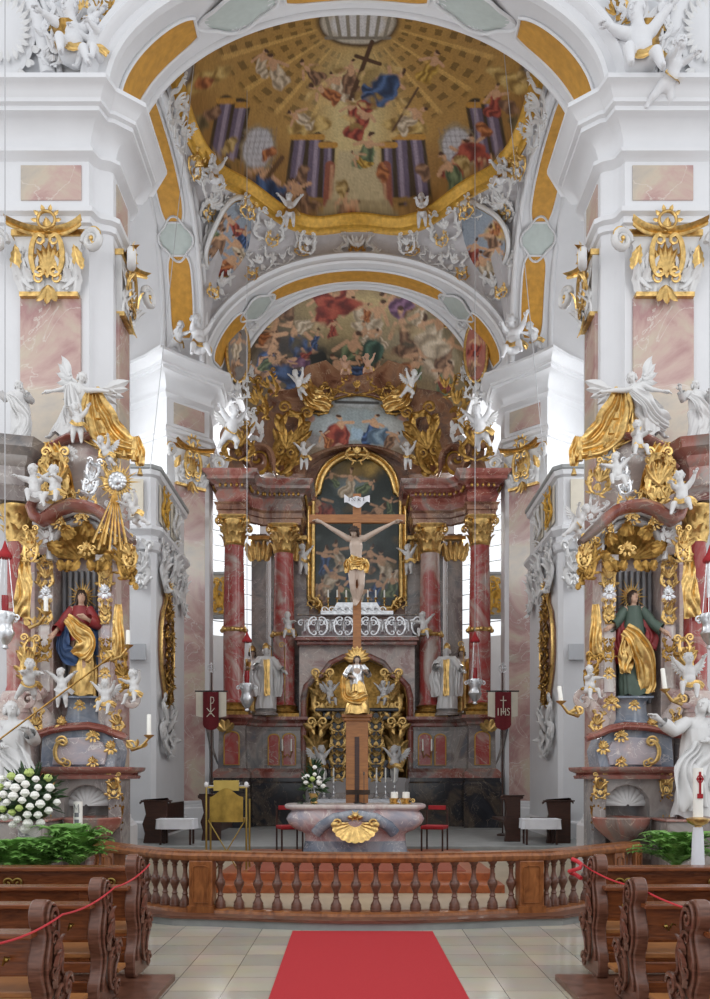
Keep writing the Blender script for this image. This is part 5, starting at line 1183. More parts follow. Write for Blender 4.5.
def pew(x, y, sgx, label, H=1.0, front=False, group=None):
    t = thing('church_pew', label, 'pew', (x, y, .05), 0, group); LEN = 4.2; s_ = sgx; H -= .05
    # carved end: outline in depth/height, thickness along X; faces the aisle
    m = MB(SC(s_, 1, 1) @ RZ(PI/2) @ SC(1, 1, H)); m.prism([(a*1.0, b) for a, b in ENDS], -.09, 0)
    e = m.build('carved_end', WOOD, t, smooth=35, bev=.012)
    m = MB(SC(s_, 1, 1) @ RZ(PI/2) @ SC(1, 1, H))
    m.tube([(a*.78+.035, .012, b*.94+.03) for a, b in ENDS[9:-6]], .012, 5)
    m.scroll(T(.40, .03, .40), .08, 1.4, .3, flat=.8); m.scroll(T(.36, .03, .09) @ SC(1, 1, 1), .07, 1.3, .3); m.scroll(T(.17, .02, .88), .07, 1.3, .25); m.cscroll(T(.16, .02, .64), .3, .06); m.cscroll(T(.18, .02, .26), .32, .07, flip=-1)
    for k in range(3): m.leaf(T(.16, .02, .42+.1*k) @ RY(.3*(k-1)) @ RZ(PI), .16, .09, .3)
    m.build('carving', WOOD, e, smooth=60)
    X = lambda a: (-s_*a)
    def bx(nm, a, b, mt=WOODH, bev=.008, par=None): m = MB(); m.box2((-s_*(-a[0]), a[1], a[2]), (-s_*(-b[0]), b[1], b[2])); return m.build(nm, mt, par or t, smooth=0, bev=bev)
    a0 = .05
    top = .74 if not front else .86
    bx('back_panel', (a0, .02, .50), (LEN, .06, top)); bx('top_ledge', (a0, -.08, top), (LEN, .1, top+.035)); bx('lower_board', (a0, .02, .06), (LEN, .05, .2))
    if not front:
        bx('seat', (a0, .1, .36), (LEN, .44, .40)) if False else None
        bx('seat', (a0, .06, .36), (LEN, .46, .40), WOODL); bx('kneeler', (a0, -.34, .12), (LEN, -.14, .16), WOODL); bx('middle_rail', (a0, .02, .26), (LEN, .06, .34))
    else: bx('book_shelf', (a0, -.16, .70), (LEN, .02, .73)); bx('kneeler', (a0, -.3, .1), (LEN, -.1, .15), WOODL)
    for k in range(3): bx('bracket', (a0+.35+1.4*k, -.02, .05), (a0+.43+1.4*k, .02, top))
    for k in range(3):
        m = MB(); xx = s_*(.22+1.2*k); m.tube([(xx, -.02, top-.13), (xx, -.07, top-.15), (xx+.02, -.09, top-.10), (xx+.05, -.08, top-.11)], .007, 5); m.ball((xx, -.02, top-.13), .018, 6, 4); m.build('brass_hook', BRASS, t, smooth=60)
    return t
ord_ = ['nearest', 'second', 'third']
for sg, sd in ((-1, 'left'), (1, 'right')):
    xs = -1.86 if sg < 0 else 2.02
    for k, y in enumerate((3.85, 4.94, 6.04)):
        if k == 0: continue
        pew(xs, y, sg, f'brown wooden pew with carved scrolled end {sd} of the aisle, ' + {1: 'nearest the viewer', 2: 'middle of three'}[k])
    pew(xs, 7.0, sg, f'frontmost wooden pew unit with book ledge {sd} of the aisle, closest to the rail', H=1.08, front=False)
    t = thing('kneeling_bench', f'long low wooden kneeling desk in front of the frontmost {sd} pew', 'bench', (xs, 8.0, 0))
    for nm, a, b in (('front_panel', (sg*.3, 0, .06), (sg*4.4, .05, .84)), ('top_ledge', (sg*.28, -.1, .84), (sg*4.4, .12, .88)), ('foot_board', (sg*.3, -.2, 0), (sg*4.4, .1, .06))): MB().box2(a, b).build(nm, WOODH, t, smooth=0, bev=.008)
    for k in range(4):
        m = MB(); xx = sg*(.55+.9*k); m.scroll(T(xx, -.02, .72), .05, 1.2, .25); m.scroll(T(xx, -.02, .72) @ MIR, .05, 1.2, .25); m.build('inlay_ornament', BRASS, t, smooth=60)
def rope(name, pts, label, r=.007):
    o = []
    for a, b in zip(pts, pts[1:]):
        a = Vector(a); b = Vector(b)
        for i in range(10): f = i/10; q = a.lerp(b, f); q.z -= .10*4*f*(1-f)*(a-b).length*.3; o.append(q)
    o.append(Vector(pts[-1])); m = MB(); m.tube(o, r, 5); tag(m.build(name, ROPE, smooth=60), label, 'rope')
rope('red_rope', [(-1.8, 4.0, .93), (-1.81, 5.1, .90), (-1.81, 6.2, .92), (-1.81, 7.25, .98)], 'thin red barrier rope strung along the left pew ends')
rope('red_rope', [(2.3, 4.0, .80), (2.25, 5.2, .88), (2.1, 6.2, .92), (1.97, 7.25, .98)], 'thin red barrier rope strung along the right pew ends')
m = MB(); m.tube([(1.90+.0*i+.05*math.cos(i), 7.22+.1*math.sin(i), .86+.02*i) for i in range(9)], .018, 6); tag(m.build('red_rope_knot', ROPE, smooth=60), 'bunch of red rope wound round the frontmost right pew end', 'rope')
# ---------------------------------------------------------------- side altars
def side_altar(sg, sd, label):
    ox, oy = sg*4.14, 12.6
    t = thing('side_altar', label, 'altar', (ox, oy, 0)); base = T(-ox, -oy, 0) @ (I4 if sg > 0 else MIR)
    N = lambda M=None: MB(base @ (M or I4))
    px = lambda pts, d: [((x-CX)*d/F, HC+(CY-y)*d/F) for x, y in pts]
    def slab(name, pts, d0, d1, mat, bev=.012, par=None, sm=0): m = N(); m.prism(px(pts, d0), d0, d1); return m.build(name, mat, par or t, smooth=sm, bev=bev)
    def q(x, y, d): p = P(x, y, d); return p
    def roc(name, x, y, d, w, h, seed, mat=GOLD, rot=0, sym=True, dens=1, par=None):
        m = N(); s_ = d/F; (m.crest(T(*P(x, y, d)) @ RY(rot), w*s_, h*s_*1.15, seed) if h <= 16 else m.rocaille(T(*P(x, y, d)) @ RY(rot), w*s_, h*s_, seed, dens, sym)); return m.build(name, mat, par or t, smooth=60)
    # base with font niche
    n = 10; ni = [(606, 840), (606, 805)]+[(628-22*math.cos(PI*i/n), 805-20*math.sin(PI*i/n)) for i in range(n+1)][1:]+[(650, 840)]
    o = [(593, 860), (593, 777), (677, 777), (677, 860), (650, 860)]+list(reversed(ni))+[(606, 860)]
    b = slab('base', o, 12.0, 12.5, GREYM)
    m = N(); m.grid(lambda u, v: tuple(Vector(((628-22.5*math.cos(PI*u))-CX, 0, 0))*12/F+Vector((0, 12.1+.3*math.sin(PI*u), .55+.85*v+.3*v*math.sin(PI*u)**.5))), 16, 8); m.build('niche_back', GREYM, b, smooth=60)
    m = N(); m.shell(T(*P(628, 806, 12.12)), 21*12/F, 9, .0, PI, -.3); m.build('niche_shell', WHITE, b, smooth=50)
    m = N(); c = P(622, 815, 11.75); m.lathe([(.10, .55), (.12, .6), (.09, .66), (.10, .75), (.14, .82), (.28, .93), (.36, 1.02), (.39, 1.08), (.40, 1.12), (.41, 1.15), (.38, 1.17), (.30, 1.14), (.001, 1.08)], 24, M=T(c.x, 11.8, 0)); m.lathe([(.2, 0), (.2, .1), (.14, .16), (.11, .3), (.12, .5), (.1, .55)], 20, M=T(c.x, 11.8, 0)); m.build('font_basin', RED, t, smooth=50)
    pl = [((x-CX)*12.0/F, y) for x, y in ((590, 12.75), (590, 12.05), (600, 11.95), (640, 11.9), (670, 11.95), (680, 12.05), (680, 12.75))]
    zf = lambda y: HC+(CY-y)*12/F
    m = N(); m.sweep(pl, [(-.3, zf(779)), (.03, zf(779)), (.05, zf(776)), (.0, zf(774)), (.10, zf(771)), (.12, zf(769)), (.12, zf(767)), (-.3, zf(766))]); m.build('base_cornice', RED, t, smooth=35)
    p_ = slab('predella', [(600, 768), (597, 750), (602, 738), (612, 731), (640, 729), (662, 731), (672, 738), (674, 768)], 12.05, 12.6, BLUEM)
    slab('predella_panel', [(610, 765), (607, 752), (612, 742), (628, 737), (650, 738), (660, 744), (662, 765)], 12.0, 12.1, LILAC, par=p_)
    m = N(); m.tube([P(x, y, 11.98) for x, y in ((586, 739), (598, 735), (610, 730), (625, 727), (645, 728), (662, 731), (674, 735), (684, 736))], .045, 8, flat=1.6); m.tube([P(x, y-3, 12.05) for x, y in ((588, 739), (598, 735), (610, 730), (625, 727), (645, 728), (662, 731), (674, 735), (682, 736))], .035, 8, flat=2); m.build('predella_cornice', RED, t, smooth=60)
    for k, (x, y, w, h) in enumerate(((621, 735, 16, 12), (621, 761, 12, 11), (603, 746, 10, 14))): roc('gilt_ornament', x, y, 11.95, w, h, 70+k)
    m = N(); m.scroll(T(*P(658, 742, 11.95)), .09, 1.3, .25); m.cscroll(T(*P(655, 752, 11.95)), .33, .1); m.scroll(T(*P(652, 763, 11.95)) @ SC(1, 1, -1), .07, 1.3, .25); m.build('gilt_scroll', GOLD, t, smooth=60)
    for x, y in ((666, 782), (600, 786)): roc('gilt_ornament', x, y, 11.95, 14, 24, 90+int(x))
    # consoles left and right of the statue pedestal
    for x, fl_ in ((593, 1), (676, -1)):
        m = N(); m.tube([P(x+fl_*a, y, 12.15) for a, y in ((8, 735), (9, 722), (2, 712), (-3, 703), (0, 695), (8, 692))], [.1, .13, .12, .11, .1, .07], 8); m.scroll(T(*P(x+fl_*2, 700, 12.05)) @ SC(-fl_, 1, 1), .16, 1.3, .35, flip=-1); m.build('console', GREYPINK, t, smooth=60)
    roc('gilt_ornament', 611, 701, 12.0, 18, 16, 77); roc('gilt_ornament', 652, 722, 12.0, 10, 14, 78)
    # flared blue pedestal of the statue
    m = N(); cx_ = (637-CX)*12.1/F
    m.grid(lambda u, v: (lambda a, r: (cx_+r*math.cos(a), 12.35+r*.6*math.sin(a), zf(730)+(zf(697)-zf(730))*v))(u*2*PI, (.36-.14*v-.06*math.sin(PI*v)+(.03 if v > .9 else 0))*(1+.05*math.cos(4*u*2*PI))), 40, 10, cu=True); m.box((cx_, 12.32, zf(697)+.015), (.52, .36, .03)); m.build('statue_pedestal', BLUEM, t, smooth=50)
    roc('gilt_ornament', 634, 704, 12.05, 12, 11, 79)
    # niche architecture
    m = N(); m.grid(lambda u, v: ((600+80*u-CX)*12.5/F, 12.86-0*u, zf(735)+(zf(520)-zf(735))*v), 1, 1); m.box2(((600-CX)*12.6/F, 12.7, .3), ((682-CX)*12.6/F, 12.95, zf(525))); m.build('back_wall', GREYPINK, t, smooth=0)
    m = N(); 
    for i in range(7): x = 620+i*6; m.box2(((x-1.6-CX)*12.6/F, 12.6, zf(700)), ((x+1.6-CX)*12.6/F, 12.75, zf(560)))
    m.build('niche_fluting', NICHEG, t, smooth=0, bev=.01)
    for x0, x1, dd in ((601, 616, 12.3), (661, 676, 12.3)):
        pz = slab('pilaster', [(x0, 735), (x0, 556), (x1, 556), (x1, 735)], dd, 12.75, GREYPINK)
        m = N(); m.box2(((x0-1.5-CX)*dd/F, dd-.05, zf(556)), ((x1+1.5-CX)*dd/F, 12.6, zf(550))); m.box2(((x0+3-CX)*dd/F, dd-.02, zf(690)), ((x1-3-CX)*dd/F, dd+.02, zf(600))); m.build('pilaster_panel', LILACW, pz, smooth=0)
        xc = (x0+x1)/2
        roc('gilt_capital', xc, 575, dd-.04, 16, 28, 80+int(x0)); roc('gilt_bracket', xc, 612, dd-.04, 13, 24, 81+int(x0)); roc('gilt_drop', xc, 560, dd-.04, 15, 12, 82)
    # hood: S-shaped cornice and arch with gilded shell
    hood = [(580, 543), (588, 536), (597, 528), (606, 519), (616, 511), (628, 507), (642, 506), (655, 510), (664, 517), (671, 521), (679, 517), (683, 508), (680, 500), (674, 499)]
    m = N(); m.tube([P(x, y, 12.0) for x, y in hood], [.05, .07, .08, .09, .09, .09, .09, .09, .09, .09, .08, .07, .05, .03], 8, flat=2.2); m.build('hood_cornice', RED, t, smooth=60)
    m = N(); m.tube([P(x, y-5, 12.1) for x, y in hood[:-2]], .04, 8, flat=2.5); m.tube([P(x, y+6, 12.1) for x, y in hood[:-3]], .05, 8, flat=2); m.build('hood_moulding', WHITE, t, smooth=60)
    arch = [(600, 560)]+[(632-32*math.cos(PI*i/14), 556-34*math.sin(PI*i/14)) for i in range(15)]+[(664, 560)]
    slab('hood_wall', [(592, 560), (592, 535), (606, 521), (628, 508), (650, 509), (668, 521), (678, 520), (678, 560)]+list(reversed(arch)), 12.25, 12.7, GREYPINK, sm=30)
    m = N(); m.tube([P(x, y, 12.2) for x, y in arch], .05, 8, flat=1.6); m.build('niche_arch', WHITE, t, smooth=60)
    m = N(); m.shell(T(*P(632, 560, 12.55)) @ SC(1, 1, .98), 31*12.3/F, 11, 0, PI, .5); 
    for k in range(9): a = PI*(k+.5)/9; m.leaf(T(*P(632+22*math.cos(a), 557-22*math.sin(a), 12.1)) @ RY(PI/2-a+(k % 2-.5)), .25, .16, .9)
    for k in range(6): m.leaf(T(*P(606+k*10, 560, 12.05)) @ RY(PI+(k % 3-1)*.5), .24, .14, .7)
    m.build('gilded_shell', GOLDD, t, smooth=50)
    # gable body
    slab('gable', [(600, 512), (598, 490), (604, 470), (606, 448), (618, 438), (640, 436), (662, 442), (674, 460), (678, 485), (680, 505), (668, 518), (650, 508), (625, 507)], 12.3, 12.75, GREYPINK, sm=30)
    m = N(); m.tube([P(x, y, 12.2) for x, y in ((598, 452), (606, 443), (620, 437), (645, 438), (662, 447), (668, 462), (676, 470))], .06, 8, flat=2); m.build('gable_cornice', RED, t, smooth=60)
    dm = drape([P(664, 441, 12.1), P(660, 462, 12.05), P(654, 485, 12.05), P(650, 506, 12.1)], [.25, .36, .4, .3], 5, 5, .5); m = N(); m.raw(dm.v, dm.f); m.rocaille(T(*P(658, 478, 12.0)), .38, .8, 95); m.build('gilded_lattice', GOLD, t, smooth=60)
    for k, (x, y, w, h, r) in enumerate(((600, 478, 22, 34, .3), (630, 500, 34, 18, 0), (585, 552, 14, 30, .2), (608, 448, 20, 20, .4), (683, 545, 14, 34, 0), (622, 478, 18, 34, -.2))): roc('gilt_ornament', x, y, 12.0, w, h, 100+k, GOLD if k != 5 else SILVER, r)
    roc('stucco_ornament', 594, 510, 12.05, 22, 26, 120, WHITE, .5); roc('stucco_ornament', 668, 535, 12.1, 16, 24, 121, WHITE)
    m = N()
    for k in range(7): m.leaf(T(*P(581+1.5*math.sin(k*2), 553+k*5, 12.05)) @ RY(PI+.5*math.sin(k*2.3)), .14, .09, .5)
    m.tube([P(581, 548, 12.08), P(581, 585, 12.08)], .01, 5); m.build('gilt_garland', GOLDD, t, smooth=60)
    for k, (x, y, w, h, mt, r) in enumerate(((608, 528, 16, 14, GOLD, .6), (654, 522, 16, 14, GOLD, -.4), (632, 517, 18, 14, GOLD, 0), (609, 590, 12, 14, SILVER, 0), (668, 592, 12, 14, SILVER, 0), (608, 650, 13, 22, GOLDD, 0), (669, 650, 13, 22, GOLDD, 0), (609, 672, 12, 12, GOLD, 0), (604, 460, 14, 26, SILVER, .3),
        (644, 452, 18, 16, WHITE, 0), (672, 478, 14, 30, GOLD, -.3), (590, 560, 13, 40, GOLDD, .1), (591, 672, 12, 34, GOLDD, .2), (685, 660, 16, 44, GOLD, -.1), (597, 722, 12, 22, GOLD, .2), (677, 722, 14, 24, GOLD, -.2), (627, 548, 22, 14, GOLD, 0), (665, 802, 12, 34, GOLDD, 0), (597, 812, 10, 30, GOLDD, 0))): roc('applied_ornament', x, y, 12.05 if y > 430 else 12.2, w, h, 500+k, mt, r)
    # gilded curtains
    def curtain(pts, ws, seed, k=4): dm = drape([P(x, y, d) for x, y, d in pts], ws, seed, k, .55); m = N(); m.raw(dm.v, dm.f); return m.build('curtain', GOLD, t, smooth=180)
    curtain([(622, 388, 12.2), (618, 408, 12.1), (610, 428, 12.0), (594, 444, 11.95), (580, 452, 11.9)], [.2, .42, .5, .42, .3], 2, 5); curtain([(628, 392, 12.25), (632, 410, 12.2), (628, 428, 12.2), (612, 440, 12.1)], [.25, .3, .36, .3], 6, 4)
    curtain([(579, 436, 11.9), (576, 450, 11.85), (574, 466, 11.9)], [.1, .2, .12], 3, 3)
    curtain([(688, 548, 12.1), (690, 580, 12.0), (693, 618, 12.05)], [.1, .22, .26], 7, 3); curtain([(596, 604, 12.1), (596, 632, 12.0), (595, 660, 12.05)], [.1, .18, .2], 8, 3)
    for x, y in ((580, 452), (574, 466), (590, 448), (611, 425), (616, 410)):
        m = N(); m.lathe([(.005, .1), (.02, .09), (.025, .06), (.045, 0), (.001, 0)], 8, M=T(*P(x, y+9, 11.85))); m.build('tassel', GOLD, t, smooth=60)
    # outer column with entablature
    cx2 = (701-CX)*12.1/F
    m = N(T(cx2, 12.3, 0)); m.lathe([(.22, zf(695)), (.19, zf(690)), (.165, zf(684)), (.17, zf(620)), (.15, zf(538)), (.16, zf(536))], 24); co_ = m.build('column', REDCOL, t, smooth=60)
    m = N(T(cx2, 12.3, 0)); zc = zf(538); m.lathe([(.16, zc), (.17, zc+.1), (.2, zc+.3), (.26, zc+.46), (.28, zc+.48), (.28, zc+.52), (.001, zc+.52)], 20)
    for r_ in range(2):
        for k in range(8): a = (k+.5*r_)*PI/4; m.leaf(T(.17*math.cos(a), .17*math.sin(a), zc+.03+.15*r_) @ RZ(a+PI/2), .25, .15, .8, 3, 6)
    m.build('column_capital', GOLD, co_, smooth=50)
    m = N(T(cx2, 12.3, 0)); m.lathe([(.22, zf(690)-.0), (.26, zf(697)), (.26, zf(701)), (.32, zf(702)), (.32, zf(712)), (.3, zf(712)), (.3, 0)], 24); m.build('column_plinth', GREYPINK, co_, smooth=40)
    pl2 = [((x-CX)*12.1/F, y) for x, y in ((680, 12.9), (680, 12.5), (688, 12.05), (712, 11.95), (745, 12.1), (745, 12.9))]
    m = N(); m.sweep(pl2, [(-.2, zf(500)), (0, zf(500)), (.02, zf(490)), (.05, zf(486)), (0, zf(484)), (0, zf(466)), (.06, zf(462)), (.08, zf(456)), (.2, zf(450)), (.22, zf(445)), (.26, zf(441)), (-.3, zf(440))]); m.build('entablature', GREYM if sg < 0 else RED, t, smooth=35)
    return t
side_altar(-1, 'left', 'left side altar of pink and grey marble with gilded shell hood and curtains')
side_altar(1, 'right', 'right side altar of pink and grey marble with gilded shell hood and curtains')

# statues of the side altars
def saint_left(HM, V):
    h = MB(); rays(h, (0, .06, .945), .05, .19, 24, w=.07)
    cl = drape([(-.15, -.02, .80), (-.19, -.06, .60), (-.15, -.10, .40), (.0, -.12, .33)], [.12, .2, .2, .12], 4, 4, .6, fn=(-.5, -1, 0)); cr_ = drape([(.14, .02, .8), (.2, .0, .6), (.19, 0, .3), (.14, 0, .04)], [.12, .16, .16, .1], 5, 3, .5, fn=(.5, -1, 0))
    return [('robe', robe(.0, .60, .095, .17, 2, 8, .01, 0, .03, .14, .75), GOLD), ('tunic', robe(.5, .84, .085, .135, 5, 6, 0, 0, 0, .04, .85), CRIMF), ('cloak', cl, BLUEF), ('cloak', cr_, BLUEF), ('mantle', drape([(-.12, -.13, .72), (.0, -.16, .62), (.12, -.15, .50), (.05, -.17, .34)], [.1, .16, .2, .24], 9, 4, .5), GOLD), ('sleeve', sleeve(V, 'L'), CRIMF), ('sleeve', sleeve(V, 'R'), CRIMF), ('halo', h, GOLD)]
def saint_right(HM, V):
    h = MB(); rays(h, (0, .06, .945), .05, .19, 24, w=.07)
    cl = drape([(-.16, .0, .80), (-.2, -.02, .62), (-.17, -.06, .42), (-.14, -.05, .30)], [.12, .2, .16, .12], 4, 4, .6, fn=(-.5, -1, 0)); cr_ = drape([(.14, .0, .8), (.21, -.03, .6), (.2, -.05, .44)], [.12, .2, .16], 5, 3, .5, fn=(.5, -1, 0))
    return [('robe', robe(.0, .62, .095, .15, 12, 8, .0, 0, -.02, .12, .75), GREENF), ('tunic', robe(.5, .84, .085, .135, 5, 6, 0, 0, 0, .04, .85), GREENF), ('cloak', cl, CRIMF), ('cloak', cr_, CRIMF), ('mantle', drape([(-.13, -.12, .62), (-.03, -.17, .52), (.07, -.16, .36), (.12, -.12, .12), (.13, -.1, .02)], [.14, .2, .24, .2, .16], 9, 4, .5), GOLD), ('mantle', drape([(-.1, -.12, .55), (-.12, -.14, .35), (-.13, -.12, .2)], [.12, .18, .12], 19, 3, .5), GOLD), ('sleeve', sleeve(V, 'L'), GREENF), ('sleeve', sleeve(V, 'R'), GREENF), ('halo', h, GOLD)]
zp = HC+(CY-696)*12/F+.03
_fig = figure
def slim(*a, **k): t = _fig(*a, **k); t.scale = (1.3, 1.35, 1.58); return t
slim('saint_statue', 'saint statue in gold robe and blue cloak in the left side altar niche', 'statue', (-(637-CX)*12.15/F+.0, 12.32, zp), 0, 1.58, dict(elL=(.2, -.05, .66), haL=(.12, -.17, .70), elR=(-.21, -.04, .66), haR=(-.24, -.14, .58), head=(.01, -.01, .925), look=(.4, -1, .1), knL=(.07, -.07, .28)), saint_left, SKIN, HAIRB, 3, .6)
slim('saint_statue', 'saint statue in green tunic and red cloak in the right side altar niche', 'statue', ((637-CX)*12.15/F, 12.32, zp), 0, 1.58, dict(elL=(.2, -.04, .68), haL=(.3, -.1, .60), elR=(-.2, -.02, .68), haR=(-.28, -.08, .64), look=(.3, -1, .2), knL=(.08, -.06, .28)), saint_right, SKIN, HAIRB, 5, .5)
# white stucco angels with spread wings on the gables
def angel_parts(seed):
    def f(HM, V):
        c = V['pel']
        a = robe(c.z-.36, c.z+.30, .09, .17, seed, 7, c.x, c.y+.02, .05, .2, .8); g = drape([(c.x-.1, -.12, c.z+.25), (c.x+.02, -.16, c.z+.05), (c.x+.12, -.12, c.z-.15), (c.x+.26, -.05, c.z-.32)], [.1, .2, .26, .2], seed, 5, .7)
        b = len(a.v); a.v += g.v; a.f += [[q+b for q in x] for x in g.f]; o = [('robe', a, WHITE)]
        for s_ in (1, -1): o.append(('wing', wing(T(s_*.05, .09, V['chest'].z) @ SC(s_, 1, 1) @ RZ(.35), .52, seed, 3), WHITE))
        return o
    return f
for sg, sd in ((-1, 'left'), (1, 'right')):
    xx = lambda x: (x if sg > 0 else 714-x)
    q = P(xx(656), 446, 12.2)
    figure('angel', f'large white winged angel on top of the {sd} side altar gable', 'angel', (q.x, 12.3, q.z-.0), sg*-.3, 1.15, dict(elR=(-.26, -.05, .84), haR=(-.42, -.1, .86), elL=(.2, -.02, .70), haL=(.3, -.08, .62), knL=(.12, .02, .30), anL=(.22, .08, .10), knR=(-.01, -.06, .30), anR=(.06, .04, .08), look=(-.6, -1, -.1)) if sg > 0 else dict(elL=(.26, -.05, .84), haL=(.42, -.1, .86), elR=(-.2, -.02, .70), haR=(-.3, -.08, .62), knR=(-.12, .02, .30), anR=(-.22, .08, .10), knL=(.01, -.06, .30), anL=(-.06, .04, .08), look=(.6, -1, -.1)), angel_parts(7+sg), WHITE, WHITE, 4, .2, rot=(.1, -.35*sg, 0))
    q = P(xx(701), 441, 12.1)
    def up(HM, V): return [('robe', robe(.0, .80, .11, .15, 3+sg, 8, .0, 0, .05, .16, .8), WHITE), ('mantle', drape([(-.12, -.1, .74), (.02, -.16, .58), (.12, -.12, .36), (.06, -.14, .1)], [.1, .18, .22, .2], 9, 4, .6), WHITE), ('sleeve', sleeve(V, 'L'), WHITE), ('sleeve', sleeve(V, 'R'), WHITE)]
    figure('white_statue', f'white robed figure standing on the outer entablature of the {sd} side altar', 'statue', (q.x, 12.3, q.z), 0, .98, dict(elL=(.2, -.02, .68), haL=(.16, -.14, .74), elR=(-.2, -.02, .70), haR=(-.26, -.1, .80)), up, WHITE, WHITE, 6, .3)
# large kneeling figures beside the side altars
def kneel_parts(seed, s_):
    def f(HM, V):
        c = V['pel']
        a = robe(.0, c.z+.24, .11, .18, seed, 8, c.x-.0*s_, c.y-.04, .0, .16, .9); o = [('robe', a, WHITE)]
        o.append(('mantle', drape([(s_*.12, -.04, .74), (-s_*.02, -.16, .52), (-s_*.14, -.22, .34), (-s_*.1, -.22, .06)], [.12, .2, .24, .24], seed, 5, .6), WHITE)); o.append(('sleeve', sleeve(V, 'L', .05), WHITE)); o.append(('sleeve', sleeve(V, 'R', .05), WHITE)); return o
    return f
q = P(697, 816, 11.5)
figure('kneeling_statue', 'large white kneeling statue reaching toward the right side altar', 'statue', (q.x, 11.5, q.z), 0, 1.72, dict(pel=(0, .02, .46), chest=(-.0, -.02, .68), neck=(.01, -.03, .79), head=(.03, -.05, .875), shL=(.11, 0, .75), shR=(-.10, -.03, .75), elR=(-.22, -.08, .68), haR=(-.34, -.12, .76), elL=(.17, -.06, .6), haL=(.05, -.15, .60), hiL=(.06, 0, .44), hiR=(-.06, 0, .44), knL=(.06, -.16, .24), knR=(-.1, -.2, .36), anL=(.05, .05, .05), anR=(-.1, -.18, .06), look=(-.7, -.7, .3)), kneel_parts(3, 1), WHITE, WHITE, 8, .5)
q = P(14, 816, 11.5)
figure('kneeling_statue', 'large white kneeling statue holding a gilded lance by the left side altar', 'statue', (q.x, 11.5, q.z), 0, 1.68, dict(pel=(0, .02, .46), chest=(.0, -.02, .68), neck=(-.0, -.03, .79), head=(.0, -.05, .875), shL=(.10, -.03, .75), shR=(-.11, 0, .75), elL=(.20, -.08, .62), haL=(.20, -.2, .68), elR=(-.17, -.06, .6), haR=(-.04, -.18, .58), hiL=(.06, 0, .44), hiR=(-.06, 0, .44), knL=(.1, -.2, .34), knR=(-.06, -.16, .24), anL=(.1, -.18, .06), anR=(-.05, .05, .05), look=(.5, -.8, .2)), kneel_parts(5, -1), WHITE, WHITE, 9, .2)
m = MB(); a_, b_ = P(-8, 745, 11.1), P(101, 664, 11.35); m.tube([a_, b_], .012, 6); m.tube([b_, b_+(b_-a_).normalized()*.08, b_+(b_-a_).normalized()*.18], [.012, .03, .002], 6); tag(m.build('lance', GOLDD, smooth=60), 'long gilded lance held slanting by the kneeling white angel', 'lance')
for sg, sd in ((-1, 'left'), (1, 'right')):
    q = P(357+sg*335, 818, 11.5); m = MB(); m.box2((-.45, -.3, -q.z), (.45, .35, -.03)); t = thing('statue_plinth', f'grey marble block under the large kneeling statue at the {sd}', 'plinth', (q.x+.0, 11.5, q.z)); m.build('block', GREYM, t, smooth=0, bev=.03); m = MB(); m.box2((-.48, -.33, -.04), (.48, .37, -.005)); m.build('moulding', RED, t, smooth=0, bev=.01)
# putti of the side altars
PL = [  # px, py(base), depth, height, pose, seed, rz, label
 (637, 456, 11.9, .62, 'sit', 1, .2, 'white putto seated on the right altar gable below the angel'),
 (617, 487, 11.8, .60, 'sit', 2, -.2, 'white putto seated over the right hood among gilded scrolls'),
 (579, 537, 11.8, .56, 'fly', 3, .9, 'white putto leaning down at the left tip of the right hood cornice'),
 (682, 512, 11.75, .72, 'sit', 4, -.5, 'white putto seated on the scrolled right end of the right hood cornice'),
 (589, 697, 11.8, .56, 'sit', 1, .5, 'white putto blowing a gilded horn on the right altar left console'),
 (689, 694, 11.7, .72, 'sit', 3, -.3, 'white putto seated at the console right of the green-robed saint'),
 (77, 444, 11.9, .60, 'stand', 4, .3, 'white putto standing on the left altar gable below the winged angel'),
 (35, 505, 11.75, .70, 'sit', 2, .3, 'left one of two white putti sitting on the left hood volute'),
 (56, 503, 11.75, .66, 'sit', 1, -.3, 'right one of two white putti sitting on the left hood volute'),
 (106, 466, 11.8, .5, 'fly', 3, -.6, 'white putto sprawling above the sunburst of the left side altar'),
 (135, 526, 11.8, .58, 'fly', 4, -.9, 'white putto leaning off the right end of the left hood cornice'),
 (29, 700, 11.6, .72, 'fly', 1, .6, 'white putto floating left of the blue-cloaked saint'),
 (62, 708, 11.75, .58, 'stand', 2, .2, 'white putto standing just left of the saint pedestal with raised arm'),
 (106, 711, 11.75, .56, 'sit', 3, -.1, 'white putto seated just right of the left saint pedestal'),
 (135, 701, 11.7, .56, 'sit', 4, -.5, 'white putto with outstretched arm on the right console of the left altar')]
for a in PL: putto(a[0], a[1], a[2], a[3], a[7], a[4], a[5], a[6], wings=a[5] in (3,), cloth=GOLD if a[5] != 2 else WHITE)
# left sunburst with beams
t = thing('sunburst', 'silver cloud sunburst with long gilded beams over the left side altar hood', 'sunburst', P(118, 482, 11.85))
m = MB(); rays(m, (0, 0, 0), .1, .33, 26, w=.07); m.build('rays', GOLD, t, smooth=30)
m = MB(); 
for i in range(12): a = i*.52; m.ball((.09*math.cos(a), -.03, .09*math.sin(a)), .05, 8, 6)
m.ball((0, -.02, 0), .09, 10, 8); m.build('cloud', SILVER, t, smooth=180)
for i in range(7):
    m = MB(); a = -.28+i*.085; m.tube([(-.02, -.05, -.12), (-.02+.95*math.sin(a-.05), -.12, -.12-.9*math.cos(a)*(.9+.1*(i % 2)))], [.008, .022], 4); m.build('beam', GOLD, t, smooth=0)
